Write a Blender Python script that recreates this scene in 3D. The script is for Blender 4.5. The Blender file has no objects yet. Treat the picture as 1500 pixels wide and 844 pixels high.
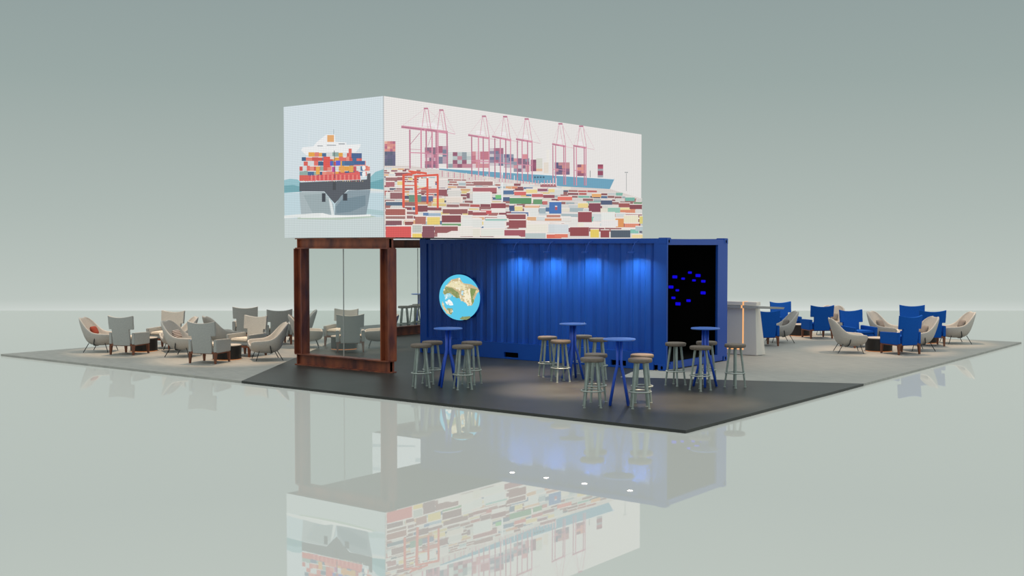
import bpy, bmesh, math, random
from mathutils import Vector, Matrix
random.seed(3)
PI = math.pi
SC = bpy.context.scene
COL = SC.collection

# ---------------------------------------------------------------- camera
cd = bpy.data.cameras.new('camera'); cam = bpy.data.objects.new('camera', cd); COL.objects.link(cam)
cam.location = (10.4063, -18.1731, 2.2932)
cam.rotation_euler = (PI/2 - 0.0370, 0, 2.2259 - PI/2)
cd.lens = 36*1667.47/1500; cd.sensor_width = 36; cd.clip_end = 500
SC.camera = cam

# ---------------------------------------------------------------- world: soft studio gradient
def lin(c):
    r = []
    for i in (0, 2, 4):
        v = int(c[i:i+2], 16)/255
        r.append(v/12.92 if v <= .04045 else ((v+.055)/1.055)**2.4)
    return (r[0], r[1], r[2], 1)
w = bpy.data.worlds.new('studio_sky'); SC.world = w; w.use_nodes = True
nt = w.node_tree; nt.nodes.clear()
tc = nt.nodes.new('ShaderNodeTexCoord'); sx = nt.nodes.new('ShaderNodeSeparateXYZ')
mr = nt.nodes.new('ShaderNodeMapRange'); mr.inputs[1].default_value = -.1; mr.inputs[2].default_value = .5
cr = nt.nodes.new('ShaderNodeValToRGB'); bg = nt.nodes.new('ShaderNodeBackground'); wo = nt.nodes.new('ShaderNodeOutputWorld')
nt.links.new(tc.outputs['Generated'], sx.inputs[0]); nt.links.new(sx.outputs['Z'], mr.inputs[0])
nt.links.new(mr.outputs[0], cr.inputs[0]); nt.links.new(cr.outputs[0], bg.inputs[0]); nt.links.new(bg.outputs[0], wo.inputs[0])
stops = [(-.1, 196, 204, 198), (-.0572, 222, 227, 223), (-.0515, 202, 209, 204), (-.043, 188, 197, 191), (.03, 174, 185, 180), (.09, 164, 176, 172), (.14, 154, 168, 165), (.21, 146, 160, 159), (.30, 168, 178, 174), (.5, 244, 250, 246)]
el = cr.color_ramp.elements
while len(el) < len(stops): el.new(.5)
for e, s in zip(el, stops): e.position = (s[0]+.1)/.6
for e, s in zip(el, stops): e.color = [((v/255+.055)/1.055)**2.4 for v in s[1:]]+[1]
bg.inputs[1].default_value = 1.0

# ---------------------------------------------------------------- large lights and exposure
vs = SC.view_settings; vs.view_transform = 'Standard'; vs.look = 'None'; vs.exposure = 0; vs.gamma = 1; vs.use_curve_mapping = False
def area_light(name, loc, rot, size, power, color=(1, 1, 1), shape='SQUARE'):
    l = bpy.data.lights.new(name, 'AREA'); l.shape = shape; l.size = size; l.energy = power; l.color = color
    o = bpy.data.objects.new(name, l); COL.objects.link(o); o.location = loc; o.rotation_euler = rot; return o
def spot_light(name, loc, power, angle, color, radius=.12, blend=.7):
    l = bpy.data.lights.new(name, 'SPOT'); l.energy = power; l.spot_size = math.radians(angle); l.spot_blend = blend
    l.color = color; l.shadow_soft_size = radius
    o = bpy.data.objects.new(name, l); COL.objects.link(o); o.location = loc; return o
WARM = (1, .70, .46)
CLUSTERS = [(-11.1, -3.39), (-8.2, -3.44), (-11.64, .36), (-7.99, -.38), (-1.47, 9.4), (1.64, 6.4), (1.75, 9.14)]
for x, y in CLUSTERS: spot_light('lounge_fill_spot', (x, y, 4.6), 720, 44, WARM)  # added fill spot above each lounge group, no fixture there
for x, y, e, a in [(1.2, 3.4, 300, 56), (-2.2, -2.2, 2700, 32), (.1, -3.3, 5600, 29), (2.3, -3.4, 3000, 27), (-2.2, 2.9, 200, 50)]: spot_light('floor_fill_spot', (x, y, 5.6), e, a, WARM, blend=1)  # added overhead spots for the warm floor pools and counter, without fixtures

# ---------------------------------------------------------------- materials
def mat(name, base, rough=.6, metal=0, emit=None, estr=0, noise=None, bump=0, spec=.5, nscale=(1, 1, 1)):
    m = bpy.data.materials.new(name); m.use_nodes = True; n = m.node_tree; b = n.nodes['Principled BSDF']
    c = lin(base) if isinstance(base, str) else (*base, 1)
    b.inputs['Base Color'].default_value = c; b.inputs['Roughness'].default_value = rough; b.inputs['Metallic'].default_value = metal
    b.inputs['Specular IOR Level'].default_value = spec
    if emit: b.inputs['Emission Color'].default_value = lin(emit); b.inputs['Emission Strength'].default_value = estr
    if noise:
        scale, c2 = noise; c2 = lin(c2) if isinstance(c2, str) else (*c2, 1)
        t = n.nodes.new('ShaderNodeTexCoord'); mp = n.nodes.new('ShaderNodeMapping'); mp.inputs['Scale'].default_value = nscale
        nz = n.nodes.new('ShaderNodeTexNoise'); nz.inputs['Scale'].default_value = scale; nz.inputs['Detail'].default_value = 6
        r = n.nodes.new('ShaderNodeValToRGB'); r.color_ramp.elements[0].position = .35; r.color_ramp.elements[1].position = .68
        r.color_ramp.elements[0].color = c; r.color_ramp.elements[1].color = c2
        n.links.new(t.outputs['Object'], mp.inputs[0]); n.links.new(mp.outputs[0], nz.inputs['Vector'])
        n.links.new(nz.outputs['Fac'], r.inputs[0]); n.links.new(r.outputs[0], b.inputs['Base Color'])
        if bump:
            bp = n.nodes.new('ShaderNodeBump'); bp.inputs['Strength'].default_value = bump; bp.inputs['Distance'].default_value = .01
            n.links.new(nz.outputs['Fac'], bp.inputs['Height']); n.links.new(bp.outputs[0], b.inputs['Normal'])
    return m
M = {}
M['blue'] = mat('blue_container_paint', (.009, .070, .40), .3, noise=(1.5, (.010, .082, .44)), spec=.3)
M['blue_inner'] = mat('blue_painted_frame', (.010, .072, .42), .4)
M['table_blue'] = mat('blue_table_paint', (.018, .09, .60), .35)
M['table_top'] = mat('blue_table_top', (.05, .17, .62), .35)
M['black'] = mat('black_lining', (.004, .004, .004), .9, spec=.1)
M['hole'] = mat('black_opening', (.002, .002, .003), .9, spec=.05)
M['rust'] = mat('rusty_steel', '9c5639', .5, .1, noise=(5, '59302f'), bump=.4, nscale=(1, 1, .35))
M['grey'] = mat('grey_plank_vinyl', '989894', .6, noise=(3.2, 'a8a7a1'), nscale=(1, 6, 1), spec=.3)
M['dark'] = mat('dark_vinyl', '313331', .4, noise=(2, '393b39'), spec=.3)
M['fabric'] = mat('grey_wool_fabric', 'a9abaa', .95, noise=(60, 'b5b6b3'), spec=.1)
M['shell'] = mat('light_grey_upholstery', 'b8b5b0', .95, noise=(50, 'c2beb9'), spec=.1)
M['cushion'] = mat('cream_seat_fabric', 'd2c9bc', .95, noise=(40, 'dbd3c6'), spec=.1)
M['bluefab'] = mat('blue_wool_fabric', (.008, .085, .40), .95, noise=(60, (.010, .10, .45)), spec=.1)
M['wood'] = mat('red_brown_wood', '6e3f2a', .5, noise=(9, '83503a'), nscale=(1, 1, .2))
M['drum'] = mat('dark_bronze_metal', '2c2b2c', .45, .3, noise=(8, '35302e'), nscale=(1, 1, .1))
M['drumtop'] = mat('cream_table_top', 'b8ada0', .5)
M['wire'] = mat('dark_metal_rod', '3a3e40', .4, .6)
M['steel'] = mat('galvanised_steel', '93a09b', .45, .35, noise=(12, 'a4afab'))
M['ring'] = mat('bright_steel_ring', 'b4bdb8', .35, .5)
M['woodseat'] = mat('grey_brown_wood', '776b60', .6, noise=(14, '645b53'), nscale=(1, 4, 1))
M['white'] = mat('white_laminate', 'e0dcd6', .5)
M['slab'] = mat('grey_laminate_top', 'b0b1ad', .4)
M['glow'] = mat('orange_light_strip', '000000', .5, emit='ffb878', estr=1.0)
M['baseglow'] = mat('warm_base_light', '000000', .5, emit='ff9a50', estr=.55)
M['red'] = mat('red_orange_fabric', '8a3622', .9)
M['greyp'] = mat('grey_brown_fabric', '7d7672', .95)
M['star'] = mat('blue_light', '000000', .5, emit='1208d8', estr=1.0)
M['lamp'] = mat('white_lamp_lens', '000000', .5, emit='fff0dc', estr=12)
M['case'] = mat('dark_screen_casing', '3c4242', .7)
# striped cushion
m = M['stripe'] = mat('striped_fabric', 'c8bfb8', .95); n = m.node_tree
wv = n.nodes.new('ShaderNodeTexWave'); wv.bands_direction = 'Z'; wv.inputs['Scale'].default_value = 9; t = n.nodes.new('ShaderNodeTexCoord')
r = n.nodes.new('ShaderNodeValToRGB'); r.color_ramp.interpolation = 'CONSTANT'; r.color_ramp.elements[0].color = lin('6a5552'); r.color_ramp.elements[1].color = lin('cbc2bb'); r.color_ramp.elements[1].position = .5
n.links.new(t.outputs['Object'], wv.inputs[0]); n.links.new(wv.outputs['Fac'], r.inputs[0]); n.links.new(r.outputs[0], n.nodes['Principled BSDF'].inputs['Base Color'])
# studio floor: pale diffuse with a clear polished coat
m = M['floor'] = bpy.data.materials.new('polished_pale_floor'); m.use_nodes = True; n = m.node_tree; n.nodes.clear()
df = n.nodes.new('ShaderNodeBsdfDiffuse'); df.inputs[0].default_value = (.70, .712, .68, 1)
gl = n.nodes.new('ShaderNodeBsdfGlossy'); gl.inputs[0].default_value = (.97, .98, .96, 1); gl.inputs['Roughness'].default_value = .012
mx = n.nodes.new('ShaderNodeMixShader'); mx.inputs[0].default_value = .34; oo = n.nodes.new('ShaderNodeOutputMaterial')
n.links.new(df.outputs[0], mx.inputs[1]); n.links.new(gl.outputs[0], mx.inputs[2]); n.links.new(mx.outputs[0], oo.inputs[0])
# glass pane
m = M['glass'] = bpy.data.materials.new('tinted_glass'); m.use_nodes = True; n = m.node_tree; n.nodes.clear()
tr = n.nodes.new('ShaderNodeBsdfTransparent'); tr.inputs[0].default_value = (.955, .975, .968, 1)
gl = n.nodes.new('ShaderNodeBsdfGlossy'); gl.inputs['Roughness'].default_value = .02; gl.inputs[0].default_value = (.9, .95, .95, 1)
mx = n.nodes.new('ShaderNodeMixShader'); mx.inputs[0].default_value = .06; oo = n.nodes.new('ShaderNodeOutputMaterial')
n.links.new(tr.outputs[0], mx.inputs[1]); n.links.new(gl.outputs[0], mx.inputs[2]); n.links.new(mx.outputs[0], oo.inputs[0])
# LED picture: shows the colour stored in the picture's own faces through a grid of diodes
def led(name, strength, grid):
    m = bpy.data.materials.new(name); m.use_nodes = True; n = m.node_tree; n.nodes.clear()
    a = n.nodes.new('ShaderNodeVertexColor'); a.layer_name = 'Col'; e = n.nodes.new('ShaderNodeEmission'); o = n.nodes.new('ShaderNodeOutputMaterial')
    e.inputs[1].default_value = strength
    if not grid: n.links.new(a.outputs[0], e.inputs[0])
    else:
        t = n.nodes.new('ShaderNodeTexCoord'); s = n.nodes.new('ShaderNodeSeparateXYZ'); n.links.new(t.outputs['Object'], s.inputs[0])
        def wave(out, per):
            mu = n.nodes.new('ShaderNodeMath'); mu.operation = 'MULTIPLY'; mu.inputs[1].default_value = 2*PI/per; n.links.new(out, mu.inputs[0])
            si = n.nodes.new('ShaderNodeMath'); si.operation = 'COSINE'; n.links.new(mu.outputs[0], si.inputs[0])
            k = n.nodes.new('ShaderNodeMapRange'); k.inputs[1].default_value = .2; k.inputs[2].default_value = 1; k.inputs[3].default_value = 1; k.inputs[4].default_value = grid
            n.links.new(si.outputs[0], k.inputs[0]); return k.outputs[0]
        w1 = wave(s.outputs[0], .045); w2 = wave(s.outputs[1], .045); w3 = wave(s.outputs[2], .034)
        m1 = n.nodes.new('ShaderNodeMath'); m1.operation = 'MULTIPLY'; n.links.new(w1, m1.inputs[0]); n.links.new(w2, m1.inputs[1])
        m2 = n.nodes.new('ShaderNodeMath'); m2.operation = 'MULTIPLY'; n.links.new(m1.outputs[0], m2.inputs[0]); n.links.new(w3, m2.inputs[1])
        mc = n.nodes.new('ShaderNodeVectorMath'); mc.operation = 'SCALE'; n.links.new(a.outputs[0], mc.inputs[0]); n.links.new(m2.outputs[0], mc.inputs['Scale'])
        n.links.new(mc.outputs[0], e.inputs[0])
    n.links.new(e.outputs[0], o.inputs[0]); return m
M['led'] = led('led_picture', 1.02, .84)
M['globe'] = led('lit_globe_picture', 1.05, 0)

# ---------------------------------------------------------------- helpers
def box(bm, x0, x1, y0, y1, z0, z1, bev=0):
    r = bmesh.ops.create_cube(bm, size=1)['verts']
    for v in r: v.co = Vector((x0+(v.co.x+.5)*(x1-x0), y0+(v.co.y+.5)*(y1-y0), z0+(v.co.z+.5)*(z1-z0)))
    if bev:
        es = list({e for v in r for e in v.link_edges}); bmesh.ops.bevel(bm, geom=es, offset=bev, segments=2, affect='EDGES', clamp_overlap=True)
def hexa(bm, b, t):
    vs = [bm.verts.new(p) for p in b+t]
    for f in ((3, 2, 1, 0), (4, 5, 6, 7), (0, 1, 5, 4), (1, 2, 6, 5), (2, 3, 7, 6), (3, 0, 4, 7)): bm.faces.new([vs[i] for i in f])
def prism(bm, poly, z0, z1):
    b = [bm.verts.new((x, y, z0)) for x, y in poly]; t = [bm.verts.new((x, y, z1)) for x, y in poly]
    bm.faces.new(b[::-1]); bm.faces.new(t)
    for i in range(len(poly)): j = (i+1) % len(poly); bm.faces.new((b[i], b[j], t[j], t[i]))
def lathe(bm, prof, seg=32, c=(0, 0)):
    rings = []
    for r, z in prof:
        rings.append([bm.verts.new((c[0]+r*math.cos(2*PI*i/seg), c[1]+r*math.sin(2*PI*i/seg), z)) for i in range(seg)] if r > 1e-6 else [bm.verts.new((c[0], c[1], z))])
    for a, b in zip(rings, rings[1:]):
        for i in range(seg):
            j = (i+1) % seg
            if len(a) == 1: bm.faces.new((a[0], b[j], b[i])) if len(b) > 1 else None
            elif len(b) == 1: bm.faces.new((a[i], a[j], b[0]))
            else: bm.faces.new((a[i], a[j], b[j], b[i]))
def tube(bm, pts, r, seg=8, r1=None):
    pts = [Vector(p) for p in pts]; rings = []; r1 = r if r1 is None else r1
    for k, p in enumerate(pts):
        d = (pts[min(k+1, len(pts)-1)]-pts[max(k-1, 0)]).normalized(); u = d.orthogonal().normalized() if k == 0 else (u-d*u.dot(d)).normalized(); v = d.cross(u)
        rr = r+(r1-r)*k/(len(pts)-1)
        rings.append([bm.verts.new(p+(u*math.cos(2*PI*i/seg)+v*math.sin(2*PI*i/seg))*rr) for i in range(seg)])
    for a, b in zip(rings, rings[1:]):
        for i in range(seg): j = (i+1) % seg; bm.faces.new((a[i], a[j], b[j], b[i]))
    bm.faces.new(rings[0][::-1]); bm.faces.new(rings[-1])
def torus(bm, R, r, z, seg=28, s2=6):
    rings = [[bm.verts.new(((R+r*math.cos(2*PI*j/s2))*math.cos(2*PI*i/seg), (R+r*math.cos(2*PI*j/s2))*math.sin(2*PI*i/seg), z+r*math.sin(2*PI*j/s2))) for j in range(s2)] for i in range(seg)]
    for i in range(seg):
        a, b = rings[i], rings[(i+1) % seg]
        for j in range(s2): k = (j+1) % s2; bm.faces.new((a[j], b[j], b[k], a[k]))
def obj(name, bm, m, parent=None, smooth=False, label=None):
    bmesh.ops.recalc_face_normals(bm, faces=bm.faces[:]) if name not in ('screen_picture', 'globe_map') else None
    me = bpy.data.meshes.new(name); bm.to_mesh(me); bm.free(); me.materials.append(m)
    if smooth:
        for p in me.polygons: p.use_smooth = True
    o = bpy.data.objects.new(name, me); COL.objects.link(o)
    if parent: o.parent = parent
    if label: o['label'] = label
    return o
def nb(): return bmesh.new()
def tag(o, label, cat, group=None):
    o['label'] = label; o['category'] = cat
    if group: o['group'] = group
    return o
def thing(name, label, cat, loc=(0, 0, 0), rot=0, group=None):
    o = bpy.data.objects.new(name, None); COL.objects.link(o); o.empty_display_size = .2
    o.location = loc; o.rotation_euler = (0, 0, rot); return tag(o, label, cat, group)
def struct(o): o['kind'] = 'structure'; return o
def dup(root, label, loc, rot, group=None):
    r = root.copy(); COL.objects.link(r); r.location = loc; r.rotation_euler = (0, 0, rot); r['label'] = label
    if group: r['group'] = group
    for ch in root.children:
        c = ch.copy(); COL.objects.link(c); c.parent = r
        for g in ch.children: d = g.copy(); COL.objects.link(d); d.parent = c
    return r
def auto_smooth(o, ang=40):
    for p in o.data.polygons: p.use_smooth = True
    o.data.set_sharp_from_angle(angle=math.radians(ang))

# ---------------------------------------------------------------- studio floor
f_ = cam.rotation_euler[2]+PI/2; fw = Vector((math.cos(f_), math.sin(f_))); rt = Vector((fw.y, -fw.x)); c0 = Vector((cam.location.x, cam.location.y))
bm = nb(); prism(bm, [tuple(c0+fw*a+rt*b) for a, b in ((-30, -60), (-30, 60), (41, 60), (41, -60))], -.24, -.04)
struct(obj('floor', bm, M['floor']))
# booth platform: grey plank vinyl with a dark band
X0, X1, Y0, Y1 = -12.86, 3.54, -5.69, 10.71
V = (-10.48, 2.06); VL = (X0, .0)
Lp = [(X0, Y0), (-4.98, Y0), V, VL]
Rp = [(X1, .38), (X1, Y1), (-6.4, Y1), (-3.2, 4.6), (-.52, .3), (-.49, -.29), (-.18, -1.29)]
Dp = [(-4.98, Y0), (X1, Y0), (X1, .38), (-.18, -1.29), (-.49, -.29), (-.52, .3), (-3.2, 4.6), (-6.4, Y1), (X0, Y1), VL, V]
pf = thing('booth_platform', 'low square exhibition platform of grey plank and dark vinyl flooring', 'platform', (0, 0, -.04))
for nm, poly, mm, lb in (('grey_flooring', Lp, 'grey', 'grey plank flooring under the left lounge'), ('grey_flooring', Rp, 'grey', 'grey plank flooring under the right lounge'), ('dark_flooring', Dp, 'dark', 'dark flooring under the bar tables')):
    bm = nb(); prism(bm, poly, 0, .04); obj(nm, bm, M[mm], pf, label=lb)

# ---------------------------------------------------------------- steel portals
def ibeam(axis, a0, a1, cu, z0, z1, width, depth):
    """I section. axis 'x' or 'y': runs horizontally along it, flanges top and bottom"""
    bm = nb(); t = .02; cz = (z0+z1)/2
    def bb(s0, s1, u0, u1, w0, w1):
        if axis == 'x': box(bm, s0, s1, u0, u1, w0, w1)
        else: box(bm, u0, u1, s0, s1, w0, w1)
    bb(a0, a1, cu-width/2, cu+width/2, z0, z0+t); bb(a0, a1, cu-width/2, cu+width/2, z1-t, z1)
    bb(a0+.03, a1-.03, cu-.03, cu+.03, z0+t, z1-t)
    for a in (a0+.03, a1-.05): bb(a, a+.02, cu-width*.38, cu+width*.38, z0+t, z1-t)
    return bm
def icol(axis, a, cu, z0, z1, w):
    """I section column; flanges face +-axis"""
    bm = nb(); t = .02
    def bb(s0, s1, u0, u1):
        if axis == 'x': box(bm, s0, s1, u0, u1, z0, z1)
        else: box(bm, u0, u1, s0, s1, z0, z1)
    bb(a-w/2, a-w/2+t, cu-w/2, cu+w/2); bb(a+w/2-t, a+w/2, cu-w/2, cu+w/2); bb(a-w/2+t, a+w/2-t, cu-.012, cu+.012)
    return bm
def portal(axis, a0, a1, cu, label, top):
    t = thing('steel_portal', label, 'steel frame', ((a0+a1)/2, cu, 0) if axis == 'x' else (cu, (a0+a1)/2, 0))
    off = t.location.copy()
    def P(nm, bm, m='rust'):
        bmesh.ops.translate(bm, verts=bm.verts, vec=-off); return obj(nm, bm, M[m], t)
    P('base_beam', ibeam(axis, a0, a1, cu, 0, .22, .21, 0)); P('top_beam', ibeam(axis, a0+.03, a1-.01, cu, top-.2, top, .21, 0))
    w = .21
    P('column', icol(axis, a0+w/2-.01, cu, .22, top-.2, w)); P('column', icol(axis, a1-w/2+.01, cu, .22, top-.2, w))
    mid = (a0+a1)/2
    for s0, s1 in ((a0+w, mid-.006), (mid+.006, a1-w)):
        bm = nb()
        if axis == 'x': box(bm, s0, s1, cu-.006, cu+.006, .225, top-.205)
        else: box(bm, cu-.006, cu+.006, s0, s1, .225, top-.205)
        P('glass_pane', bm, 'glass')
    bm = nb()
    if axis == 'x': box(bm, mid-.006, mid+.006, cu-.008, cu+.008, .225, top-.205)
    else: box(bm, cu-.008, cu+.008, mid-.006, mid+.006, .225, top-.205)
    P('glass_joint', bm, 'slab')
    return t
portal('x', -6.27, -3.78, -3.25, 'rust brown steel portal with glass standing at the front left of the platform', 2.44)
portal('y', 2.70, 5.20, -9.70, 'rust brown steel portal seen behind, left of the blue container', 2.44)

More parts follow.
